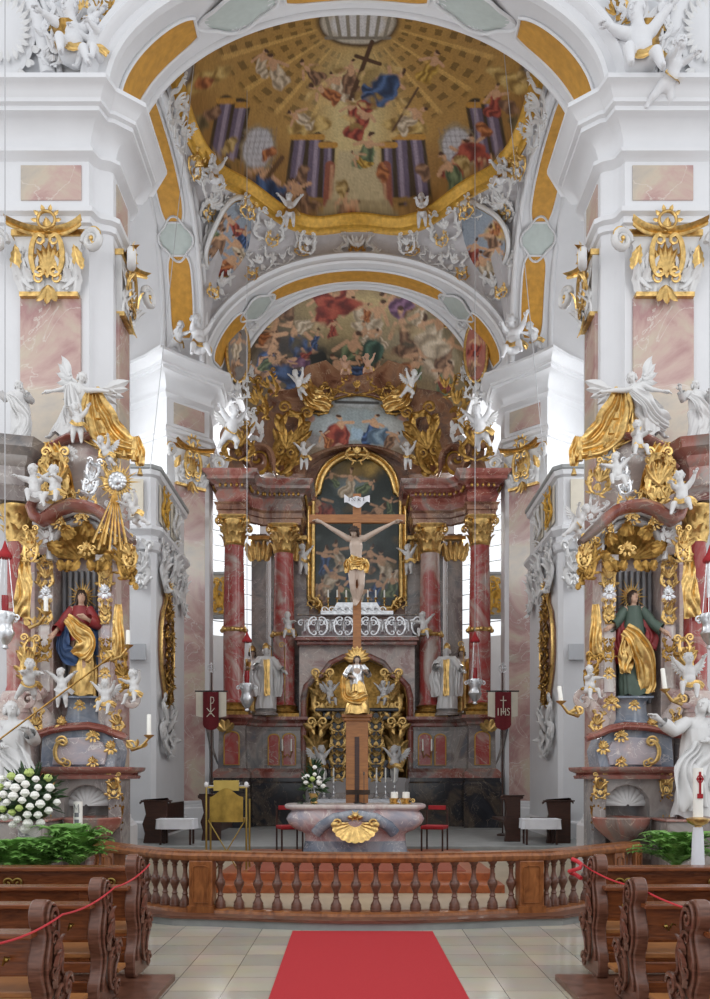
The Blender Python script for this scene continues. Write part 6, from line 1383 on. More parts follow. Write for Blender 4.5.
# candle brackets
def sconce(x, y, d, h, label, lean=0):
    q = P(x, y, d); t = thing('candle_sconce', label, 'sconce', q); s_ = 1 if x < 357 else -1
    m = MB(); m.tube([(-s_*.34, .25, -.12), (-s_*.26, .1, -.2), (-s_*.1, .02, -.16), (0, 0, -.04)], [.025, .03, .025, .015], 6); m.scroll(T(-s_*.2, .05, -.14) @ SC(s_, 1, 1), .07, 1.2, .3); m.lathe([(.01, -.06), (.03, -.04), (.07, -.01), (.075, 0), (.03, 0)], 12)
    for k in range(3): m.leaf(T(-s_*(.12+.07*k), .03, -.16) @ RY(1.2-.9*k), .12, .06, .4)
    m.build('bracket', GOLD, t, smooth=60)
    m = MB(SC(1) @ RY(lean)); m.lathe([(.032, 0), (.03, h), (.02, h+.01), (.002, h+.012)], 12); m.build('candle', WAX, t, smooth=50); return t
sconce(561, 701, 11.6, .2, 'gilded bracket with white candle at the left edge of the right side altar', -.12)
sconce(665, 689, 11.5, .28, 'gilded bracket with thick white candle right of the green-robed saint', -.12)
sconce(149, 735, 11.6, .28, 'gilded bracket with white candle low at the right edge of the left side altar')
sconce(128, 645, 11.7, .2, 'gilded bracket with candle beside the right curtain of the left side altar')
sconce(46, 612, 11.7, .2, 'gilded bracket with candle on the left pilaster of the left side altar')
# ---------------------------------------------------------------- oratory boxes with reliquary boards
def place_m(o, nrm, up):      # local -y = nrm, z = up
    y = -Vector(nrm).normalized(); z = Vector(up); z = (z-y*z.dot(y)).normalized(); x = y.cross(z)
    M = Matrix((x, y, z)).transposed().to_4x4(); M.translation = Vector(o); return M
for M, sd, s_ in ((I4, 'left', -1), (MIR, 'right', 1)):
    path = [(-9, 18.5), (-4.6, 18.5), (-4.5, 18.6), (-4.5, 21.6)]
    m = MB(M); m.sweep(path, [(.1, .3), (.1, .7), (0, .75), (0, 6.75), (.06, 6.8), (.1, 6.95), (.04, 7.0), (.04, 7.1), (.16, 7.22), (.16, 7.3), (0, 7.36), (0, 8.42), (.08, 8.46), (.1, 8.56), (-.2, 8.58)]); struct(m.build('wall_'+sd, W_, smooth=30))
    m = MB(M); m.sweep(path, [(.10, 8.56), (.13, 8.58), (.13, 8.66), (-.15, 8.68)]); struct(m.build('trim_14', STONE, smooth=30))
    t = thing('parapet_ornament', f'cream and gilt stucco panels on the {sd} oratory parapet', 'stucco ornament', (s_*4.5, 19.6, 7.9)); Q = T(-s_*4.5, -19.6, -7.9)
    for k, (y, w) in enumerate(((19.2, .8), (20.4, .9))):
        m = MB(Q @ M); m.box2((-4.48, y-w/2, 7.5), (-4.46, y+w/2, 8.35)); p_ = m.build('panel', CREAM, t, smooth=0)
        m = MB(Q @ M @ T(-4.44, y, 7.92) @ RZ(PI/2)); m.rocaille(I4, w*.9, .8, 200+k); m.build('relief', WHITE if k else GOLDM, p_, smooth=60)
    m = MB(Q @ M); m.box2((-5.3, 18.44, 7.5), (-4.75, 18.47, 8.35)); m.build('panel', CREAM, t, smooth=0)
    for k, (y, z, w, h) in enumerate(((18.95, 6.5, .5, 1.1), (20.0, 6.55, .6, 1.3), (21.0, 6.4, .5, 1.1))):
        m = MB(Q @ M @ T(-4.42, y, z) @ RZ(PI/2)); m.rocaille(I4, w, h, 210+k); m.build('bracket_ornament', WHITE, t, smooth=60)
    m = MB(Q @ M @ T(-4.8, 18.42, 6.4)); m.rocaille(I4, .5, 1.0, 214); m.build('bracket_ornament', WHITE, t, smooth=60)
    # reliquary board on the side face
    t = thing('reliquary_board', f'tall spindle-shaped gilded openwork board of relics on the {sd} oratory wall', 'reliquary', (s_*4.45, 19.36, 3.4)); Q = T(-s_*4.45, -19.36, -3.4)
    prof = [(0, -.0), (.22, .1), (.3, .45), (.62, 1.0), (.74, 1.6), (.70, 2.2), (.5, 2.7), (.2, 3.0), (.12, 3.4), (0, 3.5)]
    m = MB(Q @ M @ T(-4.46, 19.36, 3.35) @ RZ(PI/2) @ SC(.86, 1, .8)); m.prism([(x, z) for x, z in prof]+[(-x, z) for x, z in reversed(prof[1:-1])], -.05, .03); m.build('back_board', BROWNM, t, smooth=0)
    m = MB(Q @ M @ T(-4.40, 19.36, 3.35) @ RZ(PI/2) @ SC(.86, 1, .8)); rr = random.Random(3)
    for i in range(70):
        z = rr.uniform(.15, 3.1); wmax = .66*math.sin(PI*min(1, z/3.2))**1.2; x = rr.uniform(-wmax, wmax); m.leaf(T(x, -.02, z) @ RY(rr.uniform(0, 6)), .26, .12, .5, 2, 4)
    for i in range(5): m.rocaille(T(0, -.03, .45+.55*i), .9, .6, 220+i, .5)
    m.build('relic_openwork', GOLDD, t, smooth=60)
    m = MB(Q @ M @ T(-4.42, 19.36, 3.35) @ RZ(PI/2) @ SC(.86, 1, .8)); L = [(x, 0, z) for x, z in prof]; m.tube(L, .04, 6); m.tube([(-x, y, z) for x, y, z in L], .04, 6); m.rocaille(T(0, 0, 3.4), .5, .7, 230); m.build('frame', GOLD, t, smooth=60)
    m = MB(Q @ M @ T(-4.42, 19.36, 2.95) @ RZ(PI/2)); m.rocaille(I4, 1.6, 1.3, 231); m.rocaille(T(0, .0, -.35), 1.0, .8, 232); m.build('stucco_bracket', WHITE, t, smooth=60)
    # loudspeaker panel
    q = P(357+s_*221, 652, 18.4); t = MB(T(*q)).box((0, 0, 0), (.44, .08, .36)).build('loudspeaker', PANELG, smooth=0, bev=.01); tag(t, f'flat grey square loudspeaker on the wall beside the {sd} side altar', 'loudspeaker')
# ---------------------------------------------------------------- choir stalls and small tables
def stall(x, y, rz, label, w=.75, h=1.05):
    t = thing('choir_stall', label, 'choir stall', (x, y, .36), rz)
    m = MB(); m.prism([(0, 0), (w, 0), (w, .9), (w+.06, h-.05), (w+.06, h), (-.08, h), (-.08, h-.06), (0, .88), (.05, .6), (-.02, .4), (.03, .2)], -.05, .05); m.build('end_panel', WOODD, t, smooth=0, bev=.012)
    m = MB(); m.box2((0, .05, .4), (w, 1.6, .46)); m.build('seat', WOODD, t, smooth=0); m = MB(); m.box2((w-.05, .05, .2), (w, 1.6, h-.04)); m.build('back', WOODD, t, smooth=0); m = MB(); m.box2((-.05, -.07, h), (w+.08, .09, h+.03)); m.build('cap_rail', WOODD, t, smooth=0, bev=.01)
q = P(145, 838, 17.4); stall(-4.42, 17.2, 0, 'dark carved choir stall end behind the left side altar', .5, .86); stall(-3.35, 17.9, 0, 'dark wooden stall end beside the left far pier base', .42, .98)
t_ = stall(3.92, 17.2, 0, 'dark carved choir stall end behind the right side altar', .5, .86); stall(3.12, 17.6, 0, 'dark wooden stall end beside the right far pier base', .34, .96)
for sg, sd, x in ((-1, 'left', 176), (1, 'right', 541)):
    q = P(x, 819, 16.8); t = thing('side_table', f'small table under a white cloth between the {sd} choir stalls', 'table', (q.x, 16.9, .36))
    m = MB(); m.box2((-.36, -.22, .48), (.36, .22, .51)); m.build('tabletop', WOODD, t, smooth=0)
    for a in (-.3, .3):
        for b in (-.16, .16): MB().box2((a-.02, b-.02, 0), (a+.02, b+.02, .48)).build('leg', WOODD, t, smooth=0)
    m = MB(); n = 40
    m.grid(lambda u, v: ((.39+.02*math.sin(u*50)*v)*sgn(math.cos(u*2*PI))*abs(math.cos(u*2*PI))**.3, (.25+.02*math.sin(u*44)*v)*sgn(math.sin(u*2*PI))*abs(math.sin(u*2*PI))**.3, .52-.2*v), n*2, 3, cu=True); m.box2((-.38, -.24, .512), (.38, .24, .522)); m.build('cloth', CLOTH, t, smooth=60)
# ---------------------------------------------------------------- banners
def banner(sg, sd, marks, label):
    x = 357+sg*146; q = P(x, 728, 19.3); t = thing('banner', label, 'banner', (q.x, 19.3, .36)); z = lambda y: HC+(CY-y)*19.3/F-.36
    m = MB(); m.tube([(0, .05, 0), (0, .05, z(672))], .018, 8); m.lathe([(.14, 0), (.14, .03), (.03, .06)], 14, M=T(0, .05, 0)); m.build('pole', WOODD, t, smooth=60)
    m = MB(); m.tube([(-.38, .04, z(691)), (.38, .04, z(691))], .018, 6); m.build('crossbar', BLACK, t, smooth=60)
    m = MB(); m.tube([(.09*math.cos(a), .05, z(668)+.1*math.sin(a)) for a in [2*PI*i/18 for i in range(18)]], .014, 5, closed=True); m.tube([(0, .05, z(676)), (0, .05, z(662))], .014, 5); m.tube([(-.07, .05, z(668)), (.07, .05, z(668))], .012, 5); m.build('finial', SILVER, t, smooth=60)
    zt = z(692)
    def pan(x0, x1, zb, y, mat, nm, notch):
        m = MB()
        def f(u, v): xx = x0+(x1-x0)*u; b = zb-.12*(math.sin(PI*u)**.6 if notch else .4*abs(math.sin(u*PI*1))); return (xx, y+.015*math.sin(xx*22), zt+(b-zt)*v)
        m.grid(f, 16, 10); m.grid(lambda u, v: tuple(Vector(f(1-u, v))+Vector((0, .01, 0))), 16, 10); m.build(nm, mat, t, smooth=60)
    pan(-.35, .35, z(716), .02, CREAM, 'side_panels', False); pan(-.185, .185, z(725), -.02, DKRED, 'centre_panel', True)
    m = MB()
    for s in marks: m.tube([(a, -.05, zt-b) for a, b in s], .011, 5, closed=False)
    m.build('emblem', CREAM, t, smooth=60)
DKRED = solid('dark_red_velvet', '#5e1018', .9, var=.1, vs=20)
chi = [[(0, .12), (0, .52)], [(0, .12), (.06, .13), (.075, .2), (.05, .26), (0, .27)], [(-.09, .38), (.09, .58)], [(.09, .38), (-.09, .58)]]
ihs = [[(0, .1), (0, .52)], [(-.07, .2), (.07, .2)], [(-.12, .38), (-.12, .55)], [(-.05, .38), (-.05, .55)], [(.05, .38), (.05, .55)], [(-.05, .46), (.05, .46)], [(.15, .40), (.11, .38), (.09, .42), (.14, .48), (.13, .54), (.08, .53)]]
banner(-1, 'left', chi, 'dark red banner with cream chi-rho emblem on a pole at the left'); banner(1, 'right', ihs, 'dark red banner with cream cross and letters on a pole at the right')
# ---------------------------------------------------------------- hanging lamps and cords
def lamp(x, y_red, y_bot, d, ztop, label, big=1.0):
    q = P(x, y_red, d); s = d/F; t = thing('sanctuary_lamp', label, 'lamp', (q.x, d, q.z)); hh = (y_bot-y_red)*s
    m = MB(); m.lathe([(.002, .1*big+.14), (.05*big, .12*big), (.11*big, .02), (.12*big, -.0), (.11*big, -.03), (.001, -.02)], 16); m.build('red_canopy', REDF, t, smooth=60)
    for k in range(3): a = k*2.09; m = MB(); m.tube([(.06*big*math.cos(a), .06*big*math.sin(a), 0), (.15*big*math.cos(a), .15*big*math.sin(a), -hh*.62)], .006, 4); m.build('chain', SILVER, t, smooth=60)
    m = MB(); m.lathe([(.16*big, -hh*.60), (.18*big, -hh*.64), (.12*big, -hh*.72), (.13*big, -hh*.78), (.16*big, -hh*.82), (.10*big, -hh*.9), (.04*big, -hh*.95), (.06*big, -hh*.98), (.001, -hh*1.0)], 20, fl=lambda a, z: 1+.05*math.cos(a*6))
    for k in range(6): a = k*PI/3; m.scroll(T(.14*big*math.cos(a), .14*big*math.sin(a), -hh*.66) @ RZ(a), .06*big, 1.2, .3, flip=-1)
    m.build('silver_body', SILVER, t, smooth=50)
    m = MB(); m.lathe([(.05*big, -hh*.60), (.06*big, -hh*.5), (.055*big, -hh*.42), (.001, -hh*.42)], 14); m.build('red_glass', REDGL, t, smooth=60)
    m = MB(); m.tube([(0, 0, .14), (0, 0, ztop-q.z)], .008, 4); m.build('cord', CORD, t, smooth=60)
lamp(247, 641, 712, 19.6, 18.2, 'silver sanctuary lamp with red glass hanging before the left altar columns'); lamp(475, 641, 705, 19.6, 18.2, 'silver sanctuary lamp with red glass hanging before the right altar columns')
lamp(5, 556, 650, 11.2, 14.5, 'large silver lamp with red canopy hanging at the left picture edge', .8)
lamp(710, 560, 650, 11.2, 14.5, 'large silver lamp with red canopy hanging at the right picture edge', .8)
for x, d, zt_, nm in ((150, 17.0, 17.8, 'left'), (545, 17.0, 17.8, 'right')):
    q = P(x, 470, d); m = MB(); m.tube([(q.x, d, 8.0), (q.x*.75, d, zt_)], .008, 4)
    tag(m.build('hanging_cord', CORD, smooth=60), f'thin grey cord hanging from the dome ring near the {nm} far pier', 'cord')
# ---------------------------------------------------------------- flowers, ferns, candles at the front
q = P(30, 800, 9.6); t = thing('flower_arrangement', 'large round bouquet of white and pale green flowers on a tall patterned vase', 'flowers', (q.x, 9.6, 0))
zc = q.z
m = MB(); m.lathe([(.16, 0), (.17, .03), (.10, .08), (.08, .3), (.09, .6), (.11, .8), (.13, zc-.35), (.16, zc-.3)], 20); m.build('vase', VASEM if 'VASEM' in globals() else CLOTH, t, smooth=50)
m = MB(); foliage(m, (0, 0, zc), (.36, .3, .34), 260, .13, 13); m.ball((0, 0, zc), (.28, .24, .26), 12, 8); m.build('foliage', LEAFD, t, smooth=60)
fr_ = random.Random(8)
for i in range(38):
    a = i*2.39996; r = math.sqrt((i+.5)/38); x, z = .39*r*math.cos(a), .34*r*math.sin(a); y = -.34*math.sqrt(max(0, 1-.85*r*r))
    m = MB(); blossom(m, (x, y, zc+z), fr_.uniform(.046, .064), seed=i); m.build('blossom', PETALG if i % 5 == 2 else PETALW, t, smooth=60)
def fern(x, y, d, w, h, label, seed):
    q = P(x, y, d); t = thing('potted_fern', label, 'plant', (q.x, d, 0)); zb = q.z; rr = random.Random(seed)
    m = MB(); m.lathe([(.14, 0), (.2, .25), (.22, zb-.02), (.001, zb-.02)], 18); m.build('pot', STONE, t, smooth=50)
    m = MB()
    for i in range(130):
        a = rr.uniform(0, 2*PI); L = h*1.7*rr.uniform(.5, 1.3); sp = w*rr.uniform(.2, .6); pts = []
        for k in range(9):
            f = k/8; pts.append(Vector((math.cos(a)*sp*f, math.sin(a)*sp*.7*f, zb+L*(1.5*f-.9*f*f))))
        m.tube(pts, .004, 3)
        for k in range(2, 9):
            for s in (-1, 1):
                l = .12*(1-abs(k-4.5)/7); dd = (pts[k]-pts[k-1]).normalized(); sd = dd.cross(Vector((0, 0, 1))).normalized()*s
                p = pts[k]; e = p+sd*l+dd*l*.6-Vector((0, 0, l*.2)); w_ = dd*.016
                m.raw([tuple(p-w_), tuple(p+w_), tuple(e)], [(0, 1, 2)]); p2 = pts[k]*.5+pts[k-1]*.5; e = p2+sd*l+dd*l*.5; m.raw([tuple(p2-w_), tuple(p2+w_), tuple(e)], [(0, 1, 2)])
    m.build('fronds', LEAFG, t, smooth=0)
fern(38, 872, 9.0, .8, .26, 'feathery green fern beneath the large white bouquet', 1); fern(74, 870, 9.1, .8, .36, 'feathery green fern just left of the communion rail end', 2); fern(14, 878, 8.9, .8, .3, 'feathery green fern at the left picture edge', 3)
fern(676, 868, 9.4, .9, .30, 'dense green fern at the foot of the right side altar', 4)
t = thing('wedding_candle', 'white pillar candle with dark ornaments standing near the left communion rail end', 'candle', (P(78, 839, 9.8).x, 9.8, 0)); zb = P(78, 838, 9.8).z
m = MB(); m.lathe([(.13, 0), (.13, .03), (.03, .06), (.025, zb-.06), (.07, zb-.03), (.07, zb)], 16); m.build('stand', IRON, t, smooth=50)
m = MB(); m.lathe([(.052, zb), (.052, zb+.43), (.001, zb+.43)], 20); m.build('candle', WAX, t, smooth=50)
m = MB()
for k, (a, b) in enumerate(((.33, .40), (.25, .30), (.17, .22), (.10, .12))): m.lathe([(.0535, zb+a), (.0535, zb+b)], 8, a0=-PI*.5-.5, a1=-PI*.5+.5) if k else m.tube([(-.03, -.055, zb+.30), (-.025, -.06, zb+.40), (0, -.062, zb+.34), (.025, -.06, zb+.40), (.03, -.055, zb+.30)], .005, 4)
m.build('ornament', STEEL, t, smooth=60)
t = thing('paschal_candle', 'tall white paschal candle with red cross on a gilded holder with white cloth', 'candle', (P(698, 870, 8.9).x, 8.9, 0)); Z = lambda y: HC+(CY-y)*8.9/F
m = MB(); m.lathe([(.16, 0), (.16, .03), (.04, .08), (.035, Z(826)), (.10, Z(823)), (.12, Z(820)), (.12, Z(818.5)), (.05, Z(817))], 20); m.build('holder', GOLD, t, smooth=50)
m = MB(); m.lathe([(.052, Z(817)), (.052, Z(768)), (.001, Z(768))], 20); m.build('candle', WAX, t, smooth=50)
m = MB(); m.box((0, -.055, Z(783)), (.022, .012, .24)); m.box((0, -.055, Z(779)), (.075, .012, .02)); m.tube([(.03*math.cos(a), -.056, Z(779)+.04*math.sin(a)) for a in [i*2*PI/12 for i in range(12)]], .006, 4, closed=True); m.box((-.0, -.055, Z(796)), (.06, .012, .05)); m.build('red_cross', REDF, t, smooth=0)
m = MB(); m.lathe([(.045, Z(827)), (.055, Z(835)), (.07, Z(880)), (.085, .1)], 24, fl=lambda a, z: 1+.08*math.sin(a*7)); m.build('cloth', CLOTH, t, smooth=60)
# ---------------------------------------------------------------- statues of the high altar
def bishop(mr, mc):
    def f(HM, V):
        mt = MB(); mt.grid(lambda u, v: tuple(HM @ Vector((.78*math.cos(u*2*PI)*(1+.15*v-.95*v**4), .05+.7*math.sin(u*2*PI)*(1-.9*v**2), .35+1.6*v))), 20, 8, cu=True)
        st = MB(); hd = V['haL']; st.tube([(hd.x+.02, hd.y-.02, 0), (hd.x+.02, hd.y-.02, .98)], .009, 6); st.scroll(T(hd.x+.02, hd.y-.02, 1.0), .05, 1.3, .25)
        return [('robe', robe(.0, .78, .11, .16, 4, 9, 0, 0, .01, .12, .8), mr), ('cope', drape([(-.15, .0, .8), (-.19, -.05, .55), (-.18, -.06, .2)], [.12, .2, .16], 3, 3, .5, fn=(-.6, -1, 0)), mc), ('cope', drape([(.15, .0, .8), (.2, -.05, .55), (.18, -.06, .2)], [.12, .2, .16], 8, 3, .5, fn=(.6, -1, 0)), mc), ('stole', drape([(0, -.12, .78), (0, -.15, .5), (0, -.17, .2)], [.1, .09, .1], 8, 2, .3), GOLD), ('mitre', mt, GOLD), ('crozier', st, GOLD), ('sleeve', sleeve(V, 'L'), mr), ('sleeve', sleeve(V, 'R'), mr)]
    return f
BJ = dict(elL=(.2, -.06, .66), haL=(.26, -.16, .60), elR=(-.2, -.04, .66), haR=(-.14, -.2, .66))
zs = 3.4
for x, d, lab, mr, mc, rz in ((266, 22.75, 'white and gold bishop statue between the two left altar columns', WHITE, WHITE, .2), (447, 22.75, 'white and gold bishop statue between the two right altar columns', WHITE, WHITE, -.2)):
    q = P(x, 712, d); pl = thing('statue_plinth', lab.replace('bishop statue', 'plinth under the bishop'), 'plinth', (q.x, 22.75, zs)); MB().lathe([(.34, 0), (.34, .05), (.28, .1), (.3, .16), (.32, .18), (.001, .18)], 20).build('block', GREYM, pl, smooth=40)
    figure('bishop_statue', lab, 'statue', (q.x, 22.75, zs+.18), rz, 1.72, BJ, bishop(mr, mc), WHITE, WHITE, 3, .1)
for x, lab, rz in ((252, 'gilded bishop statue behind the outer left altar column', .3), (462, 'gilded bishop statue behind the outer right altar column', -.3)):
    q = P(x, 705, 23.5); figure('bishop_statue', lab, 'statue', (q.x, 23.55, 3.6), rz, 1.75, BJ, bishop(GOLD, GOLD), PALESKIN, HAIRB, 4, .1)
# adoring angels, putti around the picture, cornice figures
HP = [(321, 782, 22.2, 1.0, 'stand', 3, .8, 'white adoring angel left of the tabernacle'), (395, 782, 22.2, 1.0, 'stand', 3, -.8, 'white adoring angel right of the tabernacle'),
 (330, 703, 22.5, .75, 'sit', 3, .5, 'white putto left over the dark tabernacle ledge'), (384, 703, 22.5, .75, 'sit', 3, -.5, 'white putto right over the dark tabernacle ledge'),
 (288, 637, 22.7, .85, 'sit', 1, .3, 'white and gold putto perched on the inner left altar column'), (424, 637, 22.7, .85, 'sit', 2, -.3, 'white and gold putto perched on the inner right altar column'),
 (304, 470, 23.4, .8, 'stand', 2, .2, 'white putto standing left of the altar picture top'), (408, 470, 23.4, .8, 'stand', 4, -.2, 'white putto standing right of the altar picture top'),
 (299, 396, 23.3, .85, 'fly', 3, -.6, 'white flying putto above the left gilded curtain of the high altar'), (411, 396, 23.3, .85, 'fly', 3, .6, 'white flying putto above the right gilded curtain of the high altar'),
 (345, 376, 23.6, .7, 'sit', 1, .1, 'flesh coloured putto on top of the gable left of centre'), (368, 374, 23.6, .7, 'sit', 4, -.1, 'flesh coloured putto on top of the gable right of centre'),
 (303, 575, 23.7, .9, 'stand', 4, .6, 'white putto beside the left edge of the altar picture'), (409, 575, 23.7, .9, 'stand', 2, -.6, 'white putto beside the right edge of the altar picture')]
for a in HP: putto(a[0], a[1], a[2], a[3], a[7], a[4], a[5], a[6], wings=a[5] == 3, body=SKIN if 'flesh' in a[7] else WHITE)
CP = [(74, 72, 12.9, 1.35, 'sit', 2, .2, 'stucco putto seated left of the gilded basket on the near left cornice'), (96, 70, 12.9, 1.0, 'sit', 1, -.5, 'smaller stucco putto at the right of the group on the near left cornice'),
 (640, 82, 12.75, 1.5, 'sit', 2, -.2, 'stucco putto with raised arm on the near right cornice'), (672, 98, 12.6, 1.0, 'fly', 1, .5, 'stucco putto leaning over the edge of the near right cornice'),
 (198, 357, 20.9, 1.3, 'sit', 4, .4, 'stucco putto seated on the far left pier cornice'), (178, 352, 20.9, .9, 'fly', 1, .8, 'small stucco putto lying on the far left pier cornice'),
 (514, 357, 20.9, 1.3, 'sit', 4, -.4, 'stucco putto seated on the far right pier cornice'), (534, 352, 20.9, .9, 'fly', 1, -.8, 'small stucco putto lying on the far right pier cornice'),
 (232, 446, 21.6, 1.25, 'fly', 3, .5, 'white winged putto hovering before the left end of the altar cornice'), (480, 446, 21.6, 1.25, 'fly', 3, -.5, 'white winged putto hovering before the right end of the altar cornice'),
 (290, 228, 21.3, .9, 'stand', 2, .1, 'stucco putto on the gilded dome ring left of centre'), (422, 228, 21.3, .9, 'stand', 1, -.1, 'stucco putto on the gilded dome ring right of centre'),
 (214, 186, 19.6, .9, 'sit', 4, .5, 'stucco putto on the left side of the dome ring'), (502, 186, 19.6, .9, 'sit', 1, -.5, 'stucco putto on the right side of the dome ring')]
for a in CP: putto(a[0], a[1], a[2], a[3], a[7], a[4], a[5], a[6], wings=a[5] == 3, body=W_, cloth=GOLD if a[2] < 22 else W_)
# ---------------------------------------------------------------- stucco and pendentive paintings
def pend_frame(th, t, off): 
    o = pend(th, t, off); dx = pend(th+.02, t, off)-pend(th-.02, t, off); dz = pend(th, t+.02, off)-pend(th, t-.02, off)
    n = dz.cross(dx).normalized(); c = Vector((0, DC, 14))-o
    if n.dot(c) < 0: n = -n
    return place_m(o, n, dz)
def th_of(px, py):       # pendentive parameter under a picture point (search)
    best = None
    for i in range(0, 181):
        th = PI*i/180
        for j in range(0, 21):
            p = pend(th, j/20, .05); x = CX+F*p.x/p.y; y = CY-F*(p.z-HC)/p.y; e = (x-px)**2+(y-py)**2
            if best is None or e < best[0]: best = (e, th, j/20)
    return best[1], best[2]
ORN = thing('stucco_ornament', 'white stucco shellwork spread over the vault beneath the dome ring', 'stucco ornament', (0, DC, 14)); OI = T(0, -DC, -14)
def orn(px, py, w, h, seed, rot=0, mat=WHITE, sym=True, off=.08):
    th, t = th_of(px, py); Mx = pend_frame(th, t, off); m = MB(OI); s_ = Mx.translation.y/F; m.rocaille(Mx @ RY(rot), w*s_, h*s_, seed, 1, sym); m.ball(Mx.translation, h*s_*.12, 8, 5); return m.build('shellwork', mat, ORN, smooth=60)
orn(357, 246, 44, 30, 301); orn(357, 252, 20, 16, 302, 0, GOLD)
for sg in (-1, 1):
    X = lambda x: 357+sg*(357-x)
    for k, (x, y, w, h, r) in enumerate(((268, 226, 40, 26, .2), (305, 244, 26, 16, .1), (258, 262, 34, 22, .7), (212, 205, 22, 34, -.3), (206, 245, 18, 44, -.1), (222, 282, 36, 30, .3), (240, 205, 36, 20, .5), (196, 175, 14, 36, -.3), (283, 258, 26, 14, .5))): orn(X(x), y, w, h, 310+k, r*sg)
    for k, (x, y) in enumerate(((250, 276), (213, 292), (300, 252), (205, 215), (270, 240))): orn(X(x), y, 15, 12, 330+k, 0, GOLD, off=.16)
    th, t = th_of(X(231), 243); Mx = pend_frame(th, t, .14)
    def ov(u, v, e=1.0):
        a = u*2*PI; r = (.62+.06*math.cos(a*3+.5))*v*e; return Mx @ Vector((r*math.cos(a)*1.35, -.08*(1-v*v), r*1.45*math.sin(a)))
    def pp(X_, Y_, sg=sg):
        p = Painter(X_, Y_, '#8d97a3', 40+sg)
        bx = 357+sg*129
        if sg < 0:
            for (dx, dy, h, a, c) in ((-6, -22, 26, .3, 3), (6, -14, 30, -.5, 0), (-8, 2, 36, .2, 3), (10, 8, 34, -.3, 5), (0, 24, 36, .7, 7), (-12, 26, 28, -.4, 0), (16, -4, 26, .2, 1), (12, 28, 24, .1, 2), (-14, -12, 24, 0, 4)): p.person(bx+dx, 240+dy, h, a, ROBES[c])
        else:
            p.blob(bx+10, 232, 14, 12, '#c9a24e', 0, .6)
            for (dx, dy, h, a, c) in ((6, 0, 38, -.1, 3), (10, 16, 34, .3, 5), (-12, 12, 34, .2, 0), (-2, 26, 36, -.3, 5), (12, -14, 22, .3, 7)): p.person(bx+dx, 240+dy, h, a, ROBES[c])
        p.grain(.2); return p.C
    pt = thing('vault_painting', f'small painted scene in a stucco frame on the {"left" if sg < 0 else "right"} pendentive', 'painting', tuple(Mx.translation))
    o = painted('painted_panel', lambda u, v: tuple(ov(u, v)), 90, 40, pp, pt, cu=True); o.location = -Mx.translation
    m = MB(T(*-Mx.translation)); m.tube([ov(i/48, 1.0, 1.04) for i in range(48)], .06, 8, closed=True); m.build('stucco_frame', WHITE, pt, smooth=60)
    m = MB(T(*-Mx.translation)); m.tube([ov(i/48, 1.0, .97)-Vector((0, 0, 0)) for i in range(48)], .025, 6, closed=True); m.build('gilt_edge', GOLD, pt, smooth=60)
# cartouches on the arch soffits
STG = solid('green_white_stucco', '#b4bdb9', .6, var=.05)
def cart(o, n, up, w, h, seed, label=None):
    Mx = place_m(o, n, up); t = thing('stucco_cartouche', label, 'stucco ornament', tuple(Mx.translation)); Q = T(*-Mx.translation) @ Mx
    m = MB(Q); m.grid(lambda u, v: ((lambda a, r: (r*math.cos(a)*w*.42, -.03*(1-v*v)-.01, r*math.sin(a)*h*.42))(u*2*PI, v*(1+.12*math.cos(u*2*PI*4)))), 32, 5, cu=True); m.build('field', STG, t, smooth=60)
    m = MB(Q); m.crest(T(0, -.01, h*.46) @ SC(1, .5, 1), w*.5, h*.22, seed); m.crest(T(0, -.01, -h*.46) @ SC(1, .5, -1), w*.5, h*.22, seed+1); m.crest(T(w*.46, -.01, 0) @ RY(PI/2) @ SC(1, .5, 1), w*.3, h*.14, seed); m.crest(T(-w*.46, -.01, 0) @ RY(-PI/2) @ SC(1, .5, 1), w*.3, h*.14, seed); m.tube([((1+.12*math.cos(a*4))*math.cos(a)*w*.43, -.04, (1+.12*math.cos(a*4))*math.sin(a)*h*.43) for a in [i*2*PI/40 for i in range(40)]], .03, 6, closed=True); m.build('shellwork', W_, t, smooth=60)
for sg, sd in ((-1, 'left'), (1, 'right')):
    for f0, f1, t0, w, h, lb in ((A0, A1, .33, 1.3, 1.5, 'near arch'), (lambda t: archB(t, sg*4.0), lambda t: archB(t, sg*4.98), .745 if True else 0, .9, 1.0, 'side arch'), (C_0, C_1, .25, .85, 1.2, 'far arch')):
        if lb == 'side arch': tt = .75 if True else t0; tt = 1-.36 if False else .64; tt = .64
        tt = t0 if lb != 'side arch' else .25
        if lb != 'side arch' and sg > 0: tt = 1-tt
        a = f0(tt); b = f1(tt); c = (a+b)/2; tg = f0(tt+.01)-f0(tt-.01)
        ctr = Vector((0, c.y, 12.4)) if lb != 'side arch' else Vector((c.x, 18.15, 12.4))
        n = tg.cross(b-a).normalized(); n = n if n.dot(ctr-c) > 0 else -n
        cart(c+n*.04, n, tg if tg.z > 0 else -tg, w, h, 350+int(tt*10), f'pale green stucco cartouche on the {sd} part of the {lb}')
